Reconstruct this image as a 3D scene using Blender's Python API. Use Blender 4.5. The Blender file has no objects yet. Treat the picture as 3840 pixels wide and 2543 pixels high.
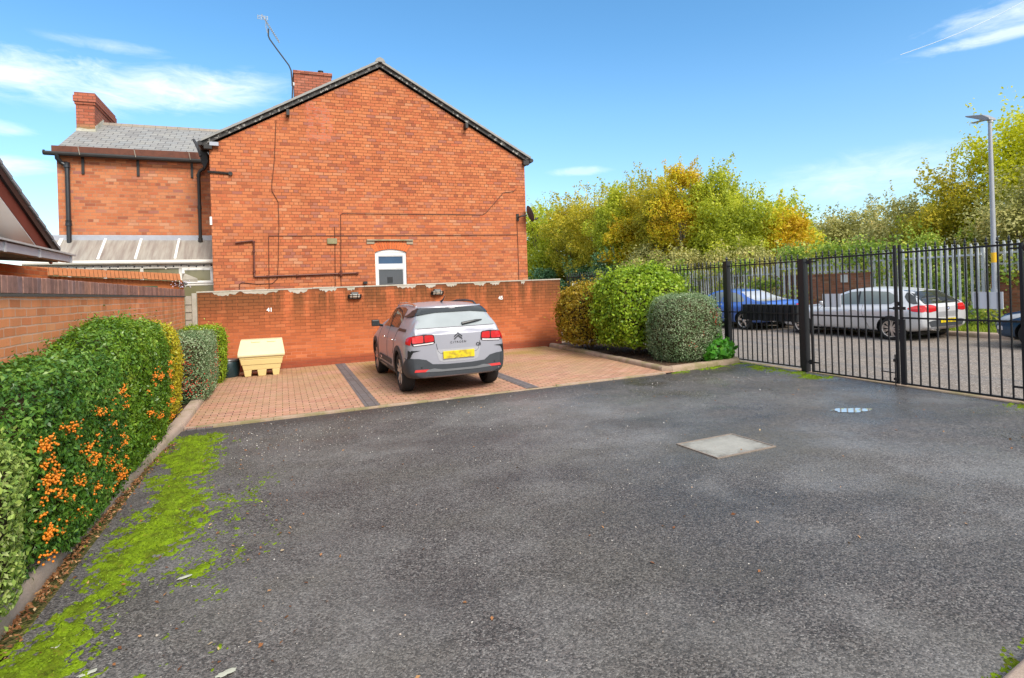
import bpy, bmesh, math, random
import numpy as np
from mathutils import Vector, Matrix
from mathutils.bvhtree import BVHTree
from mathutils.geometry import delaunay_2d_cdt, tessellate_polygon

random.seed(7)
RNG = np.random.default_rng(11)
SC = bpy.context.scene
COL = SC.collection
PI = math.pi
EYE = 1.771


def gz(x, y):
    """height of the gently sloping ground"""
    return 0.016 * max(-40, min(40, x)) + 0.005 * max(-40, min(40, y))


# ------------------------------------------------------------------ materials
class NT:
    def __init__(s, name):
        s.mat = bpy.data.materials.new(name)
        s.mat.use_nodes = True
        s.t = s.mat.node_tree
        s.t.nodes.clear()
        s.out = s.t.nodes.new('ShaderNodeOutputMaterial')

    def set(s, sock, v):
        if v is None:
            return
        if isinstance(v, bpy.types.NodeSocket):
            s.t.links.new(v, sock)
        else:
            if sock.type == 'RGBA' and hasattr(v, '__len__') and len(v) == 3:
                v = (*v, 1)
            sock.default_value = v

    def n(s, typ, ins=None, **attr):
        nd = s.t.nodes.new('ShaderNode' + typ)
        for k, v in attr.items():
            setattr(nd, k, v)
        for k, v in (ins or {}).items():
            s.set(nd.inputs[k], v)
        return nd

    def m(s, op, a, b=None, c=None, clamp=False):
        nd = s.n('Math', operation=op, use_clamp=clamp)
        for i, v in enumerate((a, b, c)):
            if v is not None:
                s.set(nd.inputs[i], v)
        return nd.outputs[0]

    def mix(s, f, a, b, mode='MIX'):
        nd = s.n('Mix', data_type='RGBA', blend_type=mode)
        s.set(nd.inputs[0], f)
        s.set(nd.inputs[6], a)
        s.set(nd.inputs[7], b)
        return nd.outputs[2]

    def ramp(s, f, stops, interp='LINEAR'):
        nd = s.n('ValToRGB')
        e = nd.color_ramp.elements
        nd.color_ramp.interpolation = interp
        while len(e) < len(stops):
            e.new(0.5)
        for el, (p, c) in zip(e, stops):
            el.position = p
            if not hasattr(c, '__len__'):
                c = (c, c, c)
            el.color = (*c, 1)
        s.set(nd.inputs[0], f)
        return nd.outputs[0]

    def pos(s):
        return s.n('NewGeometry').outputs['Position']

    def obj(s):
        return s.n('TexCoord').outputs['Object']

    def isl(s):
        return s.n('NewGeometry').outputs['Random Per Island']

    def sep(s, v):
        nd = s.n('SeparateXYZ', {0: v})
        return nd.outputs[0], nd.outputs[1], nd.outputs[2]

    def comb(s, x, y, z):
        return s.n('CombineXYZ', {0: x, 1: y, 2: z}).outputs[0]

    def vscale(s, v, sc):
        nd = s.n('VectorMath', {0: v, 1: sc}, operation='MULTIPLY')
        return nd.outputs[0]

    def noise(s, v, scale, detail=3, rough=.55, dist=0):
        nd = s.n('TexNoise', {'Vector': v, 'Scale': scale, 'Detail': detail, 'Roughness': rough, 'Distortion': dist})
        return nd.outputs['Fac']

    def map(s, v, a, b, c=0., d=1.):
        nd = s.n('MapRange', {0: v, 1: a, 2: b, 3: c, 4: d})
        return nd.outputs[0]

    def bump(s, h, strength=.3, dist=.01, normal=None):
        nd = s.n('Bump', {'Height': h, 'Strength': strength, 'Distance': dist})
        if normal is not None:
            s.set(nd.inputs['Normal'], normal)
        return nd.outputs[0]

    def bsdf(s, color, rough=.8, metal=0., spec=.4, normal=None, **kw):
        nd = s.n('BsdfPrincipled', {'Base Color': color, 'Roughness': rough, 'Metallic': metal, 'Specular IOR Level': spec})
        if normal is not None:
            s.set(nd.inputs['Normal'], normal)
        for k, v in kw.items():
            s.set(nd.inputs[k.replace('_', ' ')], v)
        return nd.outputs[0]

    def done(s, sh):
        s.t.links.new(sh, s.out.inputs[0])
        return s.mat


def plain(name, col, rough=.6, metal=0., spec=.4, var=.12, scale=6., bump=0., **kw):
    """paint / plastic / metal with soft blotchy wear"""
    t = NT(name)
    p = t.obj()
    f = t.noise(p, scale, 4, .6)
    c = t.mix(f, [x * (1 - var) for x in col], [min(1, x * (1 + var)) for x in col])
    nz = t.bump(t.noise(p, scale * 12, 3), bump, .004) if bump else None
    r = t.map(f, .2, .8, rough * .9, min(1, rough * 1.12))
    return t.done(t.bsdf(c, r, metal, spec, nz, **kw))


def brick_mat(name, ax, stops, mortar, bw=.225, rh=.075, ms=.006, squash=None, extra=None, var=.35, bump=.5, patch=.25):
    t = NT(name)
    P = t.pos()
    x, y, z = t.sep(P)
    u = {'x': x, 'y': y}[ax]
    wob = t.noise(P, 2.2, 2)
    wob2 = t.noise(P, 26, 2)
    zz = t.m('ADD', z, t.m('MULTIPLY', t.m('SUBTRACT', wob, .5), .022))
    zz = t.m('ADD', zz, t.m('MULTIPLY', t.m('SUBTRACT', wob2, .5), .010))
    uu = t.m('ADD', t.m('ADD', u, 60.), t.m('MULTIPLY', t.m('SUBTRACT', wob2, .5), .016))
    v = t.comb(uu, t.m('ADD', zz, 20.), 0.)
    b = t.n('TexBrick', {'Vector': v, 'Color1': (0, 0, 0, 1), 'Color2': (1, 1, 1, 1), 'Mortar': (.5, .5, .5, 1), 'Scale': 1., 'Mortar Size': ms,
                         'Mortar Smooth': .25, 'Bias': 0., 'Brick Width': bw, 'Row Height': rh})
    if squash:
        b.squash, b.squash_frequency = squash
    col = t.ramp(b.outputs['Color'], stops)
    n1 = t.noise(P, 1.1, 5, .6)
    n2 = t.noise(P, 38, 4, .65)
    col = t.mix(t.map(n2, .3, .72, 0, var), col, t.mix(.5, col, (.10, .04, .022)))
    col = t.mix(t.map(n1, .5, .75, 0, patch), col, (.30, .085, .038))
    n3 = t.noise(P, .55, 4, .6)
    mc = t.mix(t.map(n3, .42, .6, 0, 1), mortar[0], mortar[1])
    col = t.mix(b.outputs['Fac'], col, mc)
    if extra:
        col = extra(t, P, (x, y, z), col, b.outputs['Fac'])
    h = t.m('ADD', t.m('MULTIPLY', t.m('SUBTRACT', 1., b.outputs['Fac']), 1.), t.m('MULTIPLY', n2, .35))
    return t.done(t.bsdf(col, .88, 0, .25, t.bump(h, bump, .012)))


def leaf_mat(name, stops, trans=.3, rough=.45, big=None, bigscale=1.2, spec=.35):
    t = NT(name)
    r = t.isl()
    if big is not None:
        f = t.noise(t.pos(), bigscale, 3, .6)
        r = t.m('ADD', t.m('MULTIPLY', r, 1 - big), t.m('MULTIPLY', t.map(f, .32, .68), big))
    c = t.ramp(r, stops)
    a = t.bsdf(c, rough, 0, spec)
    tr = t.n('BsdfTranslucent', {0: t.mix(.35, c, (.30, .38, .03))}).outputs[0]
    mx = t.n('MixShader', {0: trans, 1: a, 2: tr})
    return t.done(mx.outputs[0])


# ------------------------------------------------------------------ mesh builder
OFF = {}


class MB:
    def __init__(s):
        s.v = []
        s.f = []
        s.mi = []
        s.cur = 0

    def add(s, vs, fs):
        o = len(s.v)
        s.v += [tuple(map(float, p)) for p in vs]
        s.f += [tuple(o + i for i in f) for f in fs]
        s.mi += [s.cur] * len(fs)
        return s

    def box(s, x0, x1, y0, y1, z0, z1):
        vs = [(x, y, z) for z in (z0, z1) for x, y in ((x0, y0), (x1, y0), (x1, y1), (x0, y1))]
        return s.add(vs, [(3, 2, 1, 0), (4, 5, 6, 7), (0, 1, 5, 4), (1, 2, 6, 5), (2, 3, 7, 6), (3, 0, 4, 7)])

    def obox(s, c, ux, uy, uz):
        c, ux, uy, uz = map(Vector, (c, ux, uy, uz))
        vs = [c + a * ux + b * uy + d * uz for d in (-1, 1) for a, b in ((-1, -1), (1, -1), (1, 1), (-1, 1))]
        return s.add(vs, [(3, 2, 1, 0), (4, 5, 6, 7), (0, 1, 5, 4), (1, 2, 6, 5), (2, 3, 7, 6), (3, 0, 4, 7)])

    def beam(s, p0, p1, w, h, up=(0, 0, 1)):
        """bar of width w (sideways) and height h between two points"""
        p0, p1 = Vector(p0), Vector(p1)
        d = (p1 - p0)
        t = d.normalized()
        sd = t.cross(Vector(up))
        if sd.length < 1e-4:
            sd = Vector((1, 0, 0))
        sd.normalize()
        u = sd.cross(t)
        return s.obox((p0 + p1) / 2, d / 2, sd * w / 2, u * h / 2)

    def prism(s, poly, a0, a1, ax='y'):
        """extrude a 2-D outline; ax names the extrusion axis"""
        mk = {'y': lambda p, a: (p[0], a, p[1]), 'x': lambda p, a: (a, p[0], p[1]), 'z': lambda p, a: (p[0], p[1], a)}[ax]
        n = len(poly)
        vs = [mk(p, a0) for p in poly] + [mk(p, a1) for p in poly]
        fs = [tuple(range(n)), tuple(range(2 * n - 1, n - 1, -1))]
        fs += [(i, i + n, (i + 1) % n + n, (i + 1) % n) for i in range(n)]
        return s.add(vs, fs)

    def tube(s, path, r, n=8, cap=True):
        path = [Vector(p) for p in path]
        rs = r if hasattr(r, '__len__') else [r] * len(path)
        vs = []
        prev = None
        for i, p in enumerate(path):
            d = path[min(i + 1, len(path) - 1)] - path[max(i - 1, 0)]
            if d.length < 1e-9:
                d = Vector((0, 0, 1))
            d.normalize()
            a = prev if prev is not None else (Vector((0, 0, 1)) if abs(d.z) < .9 else Vector((1, 0, 0)))
            u = a - d * a.dot(d)
            if u.length < 1e-4:
                u = d.orthogonal()
            u.normalize()
            prev = u
            w = d.cross(u)
            vs += [p + (u * math.cos(2 * PI * k / n) + w * math.sin(2 * PI * k / n)) * rs[i] for k in range(n)]
        fs = []
        for i in range(len(path) - 1):
            for k in range(n):
                fs.append((i * n + k, i * n + (k + 1) % n, (i + 1) * n + (k + 1) % n, (i + 1) * n + k))
        if cap:
            fs += [tuple(range(n - 1, -1, -1)), tuple((len(path) - 1) * n + k for k in range(n))]
        return s.add(vs, fs)

    def lathe(s, c, axis, prof, n=24):
        """prof: list of (radius, height along axis)"""
        c, a = Vector(c), Vector(axis).normalized()
        u = a.orthogonal().normalized()
        w = a.cross(u)
        vs = []
        for r, h in prof:
            vs += [c + a * h + (u * math.cos(2 * PI * k / n) + w * math.sin(2 * PI * k / n)) * max(r, 1e-5) for k in range(n)]
        fs = []
        for i in range(len(prof) - 1):
            for k in range(n):
                fs.append((i * n + k, i * n + (k + 1) % n, (i + 1) * n + (k + 1) % n, (i + 1) * n + k))
        return s.add(vs, fs)

    def build(s, name, mat, parent=None, loc=None, smooth=False, sharp=35, recalc=True, bevel=0.):
        me = bpy.data.meshes.new(name)
        off = Vector(OFF[parent.name]) if parent is not None else Vector(loc or (0, 0, 0))
        me.from_pydata([Vector(p) - off for p in s.v], [], s.f)
        mats = mat if isinstance(mat, (list, tuple)) else [mat]
        for m_ in mats:
            me.materials.append(m_)
        if len(mats) > 1:
            me.polygons.foreach_set('material_index', s.mi)
        if recalc:
            bm = bmesh.new()
            bm.from_mesh(me)
            bmesh.ops.recalc_face_normals(bm, faces=bm.faces)
            bm.to_mesh(me)
            bm.free()
        if smooth:
            me.polygons.foreach_set('use_smooth', [True] * len(me.polygons))
            if sharp:
                me.set_sharp_from_angle(angle=math.radians(sharp))
        me.update()
        o = bpy.data.objects.new(name, me)
        COL.objects.link(o)
        if parent is not None:
            o.parent = parent
            OFF[o.name] = tuple(off)
        else:
            o.location = off
            OFF[o.name] = tuple(off)
        if bevel:
            b = o.modifiers.new('bevel', 'BEVEL')
            b.width = bevel
            b.segments = 2
            b.limit_method = 'ANGLE'
            b.angle_limit = math.radians(40)
        return o


def fast_mesh(name, V, F4, mat, parent=None, loc=None, smooth=False):
    """numpy arrays -> object; F4 is (n,3) or (n,4)"""
    off = np.array(OFF[parent.name] if parent is not None else (loc or (0, 0, 0)), float)
    V = np.asarray(V, float) - off
    F4 = np.asarray(F4, np.int32)
    k = F4.shape[1]
    me = bpy.data.meshes.new(name)
    me.vertices.add(len(V))
    me.vertices.foreach_set('co', V.astype(np.float32).ravel())
    me.loops.add(F4.size)
    me.loops.foreach_set('vertex_index', F4.ravel())
    me.polygons.add(len(F4))
    me.polygons.foreach_set('loop_start', np.arange(0, F4.size, k, dtype=np.int32))
    me.polygons.foreach_set('loop_total', np.full(len(F4), k, np.int32))
    if smooth:
        me.polygons.foreach_set('use_smooth', np.ones(len(F4), bool))
    me.materials.append(mat)
    me.update(calc_edges=True)
    me.validate()
    o = bpy.data.objects.new(name, me)
    COL.objects.link(o)
    if parent is not None:
        o.parent = parent
    else:
        o.location = tuple(off)
    OFF[o.name] = tuple(off)
    return o


def tag(o, label=None, cat=None, group=None, kind=None):
    if label:
        o['label'] = label
    if cat:
        o['category'] = cat
    if group:
        o['group'] = group
    if kind:
        o['kind'] = kind
    return o


def thing(name, label, cat, loc, group=None):
    o = bpy.data.objects.new(name, None)
    COL.objects.link(o)
    o.location = loc
    o.empty_display_size = .2
    OFF[o.name] = tuple(loc)
    return tag(o, label, cat, group)


def leaves(P, N, size, aspect=.5, spread=.7, rng=RNG, droop=0.):
    """one rhombic leaf per point, facing roughly along N"""
    n = len(P)
    N = N + rng.normal(0, spread, (n, 3))
    N /= np.linalg.norm(N, axis=1)[:, None] + 1e-9
    R = rng.normal(0, 1, (n, 3))
    R[:, 2] -= droop
    T = R - N * (R * N).sum(1)[:, None]
    T /= np.linalg.norm(T, axis=1)[:, None] + 1e-9
    S = np.cross(N, T)
    L = (size * rng.uniform(.6, 1.25, n))[:, None]
    V = np.empty((n, 4, 3))
    V[:, 0] = P - T * L * .5
    V[:, 1] = P + S * L * aspect * .5 - T * L * .05 + N * L * .08
    V[:, 2] = P + T * L * .5
    V[:, 3] = P - S * L * aspect * .5 - T * L * .05 + N * L * .08
    F = np.arange(n * 4).reshape(n, 4)
    return V.reshape(-1, 3), F


def vnoise(P, scale, seed=0, octaves=3):
    """cheap smooth pseudo-noise for displacing foliage and moss, about -1..1"""
    r = np.random.default_rng(seed)
    out = np.zeros(len(P))
    amp = 1.
    tot = 0.
    for o in range(octaves):
        for k in range(3):
            d = r.normal(0, 1, 3)
            d /= np.linalg.norm(d)
            e = r.normal(0, 1, 3)
            e /= np.linalg.norm(e)
            out += amp * np.sin(P @ d * scale * 2 * PI + r.uniform(0, 6.3) + 1.5 * np.sin(P @ e * scale * 4.1 + r.uniform(0, 6.3)))
        tot += amp * 3 * .6
        scale *= 2.1
        amp *= .55
    return out / tot


# ------------------------------------------------------------------ the sky
def make_world():
    w = bpy.data.worlds.new('World')
    SC.world = w
    w.use_nodes = True
    t = NT.__new__(NT)
    t.t = w.node_tree
    t.t.nodes.clear()
    out = t.n('OutputWorld')
    sky = t.n('TexSky', sky_type='NISHITA', sun_disc=False, sun_elevation=SUN_EL, sun_rotation=SUN_ROT, altitude=0., air_density=1.0, dust_density=.35, ozone_density=2.5)
    d = t.n('TexCoord').outputs['Generated']
    x, y, z = t.sep(d)
    az = t.m('MULTIPLY', t.m('ARCTAN2', x, y), 180 / PI)
    el = t.m('MULTIPLY', t.m('ARCSINE', z), 180 / PI)
    blue = t.n('HueSaturation', {'Color': sky.outputs[0], 'Hue': SKY_HUE, 'Saturation': t.map(el, 2, 22, 1.12, SKY_SAT), 'Value': t.map(el, 0, 16, .80, SKY_VAL)}).outputs[0]
    # streaky high cloud: noise drawn out sideways, kept to a few patches of sky
    v = t.comb(t.m('MULTIPLY', az, .050), t.m('MULTIPLY', el, .19), 1.7)
    v2 = t.comb(t.m('MULTIPLY', az, .16), t.m('MULTIPLY', el, .52), 4.1)
    na = t.noise(v, 1.9, 8, .64, 1.1)
    nb = t.noise(v2, 1.7, 7, .66, .8)
    nn = t.m('ADD', t.m('MULTIPLY', na, .55), t.m('MULTIPLY', nb, .45))

    def patch(a0, e0, ra, re, tilt=0., gain=1., lo=.42, hi=.66):
        da = t.m('DIVIDE', t.m('SUBTRACT', az, a0), ra)
        de = t.m('DIVIDE', t.m('SUBTRACT', t.m('SUBTRACT', el, e0), t.m('MULTIPLY', t.m('SUBTRACT', az, a0), tilt)), re)
        r = t.m('SQRT', t.m('ADD', t.m('MULTIPLY', da, da), t.m('MULTIPLY', de, de)))
        k = t.m('SUBTRACT', 1., r)
        f = t.m('ADD', nn, t.m('MULTIPLY', k, .34))
        f = t.m('MULTIPLY', t.map(f, lo + .12, hi + .12), t.map(r, .75, 1.25, 1, 0))
        return t.m('MULTIPLY', f, gain, clamp=True)
    ps = [patch(-20, 16.9, 14, 2.1, .03, .70, .38, .74), patch(-9, 17.0, 10.5, 2.0, .13, .66, .34, .74), patch(-12, 19.7, 5, .6, 0, .3, .4, .75), patch(-21, 12.9, 4.0, .7, 0, .5, .36, .64),
          patch(-20, 10.3, 5, .9, 0, .5, .36, .64), patch(65, 18.4, 10, 1.2, .0, .55, .36, .70), patch(62, 17.2, 7, .55, .03, .5, .36, .66),
          patch(53, 8.6, 9, 2.0, .03, .30, .30, .66), patch(28, 11, 3, .5, 0, .3, .36, .6)]
    m = ps[0]
    for p in ps[1:]:
        m = t.m('MAXIMUM', m, p)
    # unseen bright cloud added overhead and behind the camera for neutral soft light
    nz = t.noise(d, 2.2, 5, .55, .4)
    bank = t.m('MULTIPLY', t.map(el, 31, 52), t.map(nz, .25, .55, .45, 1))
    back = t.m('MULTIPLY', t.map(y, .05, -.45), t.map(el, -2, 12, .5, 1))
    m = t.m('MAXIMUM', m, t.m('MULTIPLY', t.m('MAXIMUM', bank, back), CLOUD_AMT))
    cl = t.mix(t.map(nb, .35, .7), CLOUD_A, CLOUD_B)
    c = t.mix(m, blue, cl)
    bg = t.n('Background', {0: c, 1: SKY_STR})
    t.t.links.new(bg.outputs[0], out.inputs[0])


SUN_EL = math.radians(42)
SUN_AZ = math.radians(165)          # clockwise from +Y: behind the camera, a little to the right
SUN_ROT = SUN_AZ
SKY_HUE, SKY_SAT, SKY_VAL = .493, 1.22, 1.0
SKY_STR = .118
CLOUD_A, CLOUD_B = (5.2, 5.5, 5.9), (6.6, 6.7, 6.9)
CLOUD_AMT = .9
make_world()
sl = bpy.data.lights.new('sun', 'SUN')
sl.energy = 2.3
sl.angle = math.radians(24)
sl.color = (1., .93, .82)
so = bpy.data.objects.new('sun', sl)
COL.objects.link(so)
so.location = (10, -20, 30)
sd = Vector((math.sin(SUN_AZ) * math.cos(SUN_EL), math.cos(SUN_AZ) * math.cos(SUN_EL), math.sin(SUN_EL)))
so.rotation_euler = sd.to_track_quat('Z', 'Y').to_euler()

cam = bpy.data.cameras.new('camera')
co = bpy.data.objects.new('camera', cam)
COL.objects.link(co)
cam.sensor_width = 36
cam.lens = 36 * 1379 / 2368
cam.shift_y = -.04755
cam.clip_end = 2000
cam.clip_start = .05
YAW = math.atan(534 / 1379)
co.matrix_world = Matrix.Translation((0, 0, EYE)) @ Matrix.Rotation(-YAW, 4, 'Z') @ Matrix.Rotation(PI / 2, 4, 'X') @ Matrix.Rotation(-.0314, 4, 'Z')
SC.camera = co
vs = SC.view_settings
vs.view_transform = 'Standard'
vs.look = 'None'
vs.exposure = EXPO if 'EXPO' in globals() else 1.0
vs.gamma = 1
SC.render.engine = 'CYCLES'
cy = SC.cycles
cy.max_bounces = 6
cy.diffuse_bounces = 3
cy.glossy_bounces = 3
cy.transmission_bounces = 4
cy.transparent_max_bounces = 6
cy.use_denoising = True
cy.sample_clamp_indirect = 6


# ------------------------------------------------------------------ shared materials
def tarmac_mat():
    t = NT('tarmac')
    P = t.pos()
    v1 = t.n('TexVoronoi', {'Vector': P, 'Scale': 112.}, feature='F1')
    v2 = t.n('TexVoronoi', {'Vector': P, 'Scale': 200.}, feature='F1')
    r1 = t.sep(v1.outputs['Color'])[0]
    r2 = t.sep(v1.outputs['Color'])[1]
    base = t.ramp(r1, [(0., (.019, .0175, .0165)), (.3, (.055, .050, .047)), (.55, (.108, .100, .095)), (.72, (.132, .110, .102)), (.86, (.172, .161, .151)), (.95, (.22, .207, .194)), (1., (.28, .262, .243))])
    r3 = t.sep(v2.outputs['Color'])[0]
    base = t.mix(t.map(r3, .1, .9, 0, .5), base, (.028, .027, .029))
    # patchy weathering: pale dusty areas against darker bitumen, plus brownish drift
    big = t.noise(P, .42, 4, .6, .3)
    med = t.noise(P, 1.7, 5, .62)
    w = t.m('ADD', t.m('MULTIPLY', big, .6), t.m('MULTIPLY', med, .4))
    base = t.mix(t.map(w, .46, .62, 0, .6), base, t.mix(r1, (.125, .121, .116), (.265, .256, .245)))
    bro = t.noise(t.vscale(P, (.7, .9, 1)), 1.1, 4, .6)
    x, y, z = t.sep(P)
    dxm = t.m('DIVIDE', t.m('SUBTRACT', x, 4.45), 1.15)
    dym = t.m('DIVIDE', t.m('SUBTRACT', y, 4.95), .85)
    ring = t.m('SUBTRACT', t.m('ADD', t.m('SQRT', t.m('ADD', t.m('MULTIPLY', dxm, dxm), t.m('MULTIPLY', dym, dym))), t.m('MULTIPLY', med, .9)), .45)
    near = t.m('MAXIMUM', t.m('MULTIPLY', t.map(bro, .47, .62), .40), t.map(ring, 1.0, .55, 0, .85))
    base = t.mix(near, base, t.mix(r1, (.045, .041, .034), (.13, .12, .10)))
    edge = t.m('MULTIPLY', t.map(t.m('ADD', y, t.m('MULTIPLY', med, 1.2)), 8.9, 9.5), .6)
    base = t.mix(edge, base, (.022, .02, .019))
    # damp hollows dry out unevenly
    wet = t.noise(t.vscale(P, (.55, 1.0, 1)), .85, 4, .55)
    wetm = t.map(wet, .48, .64)
    base = t.mix(t.m('MULTIPLY', wetm, .34), base, (.026, .025, .025))
    side = t.map(t.m('ADD', x, t.m('MULTIPLY', y, .35)), 3.2, 8.2)
    ro = t.m('SUBTRACT', .72, t.m('MULTIPLY', wetm, .16))
    ro = t.m('SUBTRACT', ro, t.m('MULTIPLY', t.m('MULTIPLY', side, t.map(med, .38, .58)), .36))
    ro = t.m('ADD', ro, t.m('MULTIPLY', t.m('SUBTRACT', r2, .5), .3))
    h = t.m('ADD', t.m('MULTIPLY', t.m('SUBTRACT', 1., v1.outputs['Distance']), 1.), t.m('MULTIPLY', r2, .6))
    nz = t.bump(h, t.m('SUBTRACT', .5, t.m('MULTIPLY', side, .32)), .006)
    nz = t.bump(t.noise(P, 5, 3), .12, .03, nz)
    return t.done(t.bsdf(base, ro, 0, t.map(side, 0, 1, .3, .6), nz))


def road_mat():
    t = NT('worn road')
    P = t.pos()
    v1 = t.n('TexVoronoi', {'Vector': P, 'Scale': 75.}, feature='F1')
    r1 = t.sep(v1.outputs['Color'])[0]
    base = t.ramp(r1, [(0., (.085, .070, .058)), (.5, (.20, .165, .138)), (.85, (.30, .255, .22)), (1., (.42, .38, .34))])
    n = t.noise(t.vscale(P, (2.2, .35, 1)), .9, 5, .6, .5)
    base = t.mix(t.map(n, .48, .66, 0, .62), base, t.mix(r1, (.09, .09, .095), (.17, .17, .175)))
    n2 = t.noise(t.vscale(P, (5, .5, 1)), 1.3, 4, .6, 1.5)
    base = t.mix(t.map(n2, .62, .68, 0, .55), base, (.07, .055, .035))
    x, y, z = t.sep(P)
    gut = t.map(x, 14.6, 15.3)
    base = t.mix(t.m('MULTIPLY', gut, .5), base, (.11, .075, .045))
    return t.done(t.bsdf(base, .8, 0, .35, t.bump(v1.outputs['Distance'], .3, .006)))


def pave_mat():
    t = NT('block paving')
    P = t.pos()
    x, y, z = t.sep(P)
    v = t.comb(t.m('ADD', x, 20.03), t.m('ADD', y, .02), 0.)
    b = t.n('TexBrick', {'Vector': v, 'Color1': (0, 0, 0, 1), 'Color2': (1, 1, 1, 1), 'Mortar': (.5, .5, .5, 1), 'Scale': 1., 'Mortar Size': .0065, 'Mortar Smooth': .3, 'Bias': 0., 'Brick Width': .2, 'Row Height': .1})
    c = t.ramp(b.outputs['Color'], [(0., (.44, .215, .14)), (.3, (.55, .29, .20)), (.5, (.48, .275, .175)), (.7, (.41, .20, .14)), (.85, (.57, .32, .23)), (1., (.40, .235, .145))])
    n = t.noise(P, 1.2, 4, .6)
    n2 = t.noise(P, 60, 3, .6)
    c = t.mix(t.map(n, .45, .7, 0, .5), c, (.40, .28, .16))
    # yellow-green film in the shady far bays
    al = t.m('MULTIPLY', t.m('MULTIPLY', t.map(t.noise(P, .9, 4, .6), .38, .6), t.map(y, 10.5, 14)), t.map(x, -.5, 2.5, .2, .8))
    c = t.mix(al, c, (.33, .235, .055))
    c = t.mix(t.map(n2, .3, .7, 0, .25), c, (.22, .12, .07))
    mo = t.mix(t.map(t.noise(P, 2.6, 3), .4, .6), (.045, .03, .018), (.14, .13, .02))
    c = t.mix(b.outputs['Fac'], c, mo)
    h = t.m('ADD', t.m('SUBTRACT', 1., b.outputs['Fac']), t.m('MULTIPLY', n2, .2))
    h = t.m('ADD', h, t.m('MULTIPLY', b.outputs['Color'], .25))
    return t.done(t.bsdf(c, .78, 0, .35, t.bump(h, .6, .008)))


def strip_mat():
    t = NT('grey blocks')
    P = t.pos()
    x, y, z = t.sep(P)
    b = t.n('TexBrick', {'Vector': t.comb(t.m('ADD', y, 3.), t.m('ADD', x, 1.), 0.), 'Color1': (0, 0, 0, 1), 'Color2': (1, 1, 1, 1), 'Mortar': (0, 0, 0, 1), 'Scale': 1., 'Mortar Size': .005, 'Mortar Smooth': .3, 'Bias': 0., 'Brick Width': .2, 'Row Height': .115})
    c = t.ramp(b.outputs['Color'], [(0., (.12, .105, .105)), (.6, (.165, .15, .155)), (1., (.14, .115, .11))])
    c = t.mix(t.map(t.noise(P, 30, 4), .35, .7, 0, .5), c, (.09, .075, .07))
    c = t.mix(b.outputs['Fac'], c, (.05, .04, .035))
    return t.done(t.bsdf(c, .75, 0, .35, t.bump(t.m('SUBTRACT', 1., b.outputs['Fac']), .5, .006)))


def concrete_mat(name, c0, c1, moss=.0, scale=9.):
    t = NT(name)
    P = t.pos()
    n = t.noise(P, scale, 5, .65)
    n2 = t.noise(P, scale * 14, 3, .6)
    c = t.mix(n, c0, c1)
    c = t.mix(t.map(n2, .35, .75, 0, .45), c, [k * .45 for k in c0])
    if moss:
        c = t.mix(t.m('MULTIPLY', t.map(t.noise(P, 3., 4, .65), .45, .62), moss), c, (.12, .13, .02))
    return t.done(t.bsdf(c, .88, 0, .3, t.bump(n2, .35, .004)))


def soil_mat(name, stops):
    t = NT(name)
    P = t.pos()
    v = t.n('TexVoronoi', {'Vector': P, 'Scale': 60.})
    c = t.ramp(t.sep(v.outputs['Color'])[0], stops)
    c = t.mix(t.map(t.noise(P, 5, 4), .4, .65, 0, .5), c, (.035, .02, .012))
    return t.done(t.bsdf(c, .95, 0, .2, t.bump(v.outputs['Distance'], .7, .02)))


def slate_mat(name, ax, stops, bw=.3, rh=.22, pitch=1.):
    t = NT(name)
    P = t.pos()
    x, y, z = t.sep(P)
    u, s = (x, y) if ax == 'x' else (y, x)
    v = t.comb(t.m('ADD', u, 30.), t.m('ADD', t.m('MULTIPLY', s, pitch), 30.), 0.)
    b = t.n('TexBrick', {'Vector': v, 'Color1': (0, 0, 0, 1), 'Color2': (1, 1, 1, 1), 'Mortar': (0, 0, 0, 1), 'Scale': 1., 'Mortar Size': .008, 'Mortar Smooth': .1, 'Bias': 0., 'Brick Width': bw, 'Row Height': rh})
    c = t.ramp(b.outputs['Color'], stops)
    c = t.mix(t.map(t.noise(P, 3., 5, .65), .5, .72, 0, .6), c, (.30, .29, .25))
    c = t.mix(b.outputs['Fac'], c, (.05, .05, .05))
    return t.done(t.bsdf(c, .7, 0, .4, t.bump(t.m('SUBTRACT', 1., b.outputs['Fac']), .6, .012)))


M = {}
BRICK_OLD = [(0., (0.320, 0.094, 0.049)), (.12, (0.466, 0.138, 0.055)), (.34, (0.543, 0.173, 0.070)), (.52, (0.582, 0.199, 0.080)), (.68, (0.495, 0.131, 0.055)), (.82, (0.582, 0.216, 0.094)), (.93, (0.349, 0.123, 0.087)), (.975, (.56, .225, .11)), (1., (.57, .26, .14))]


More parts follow.
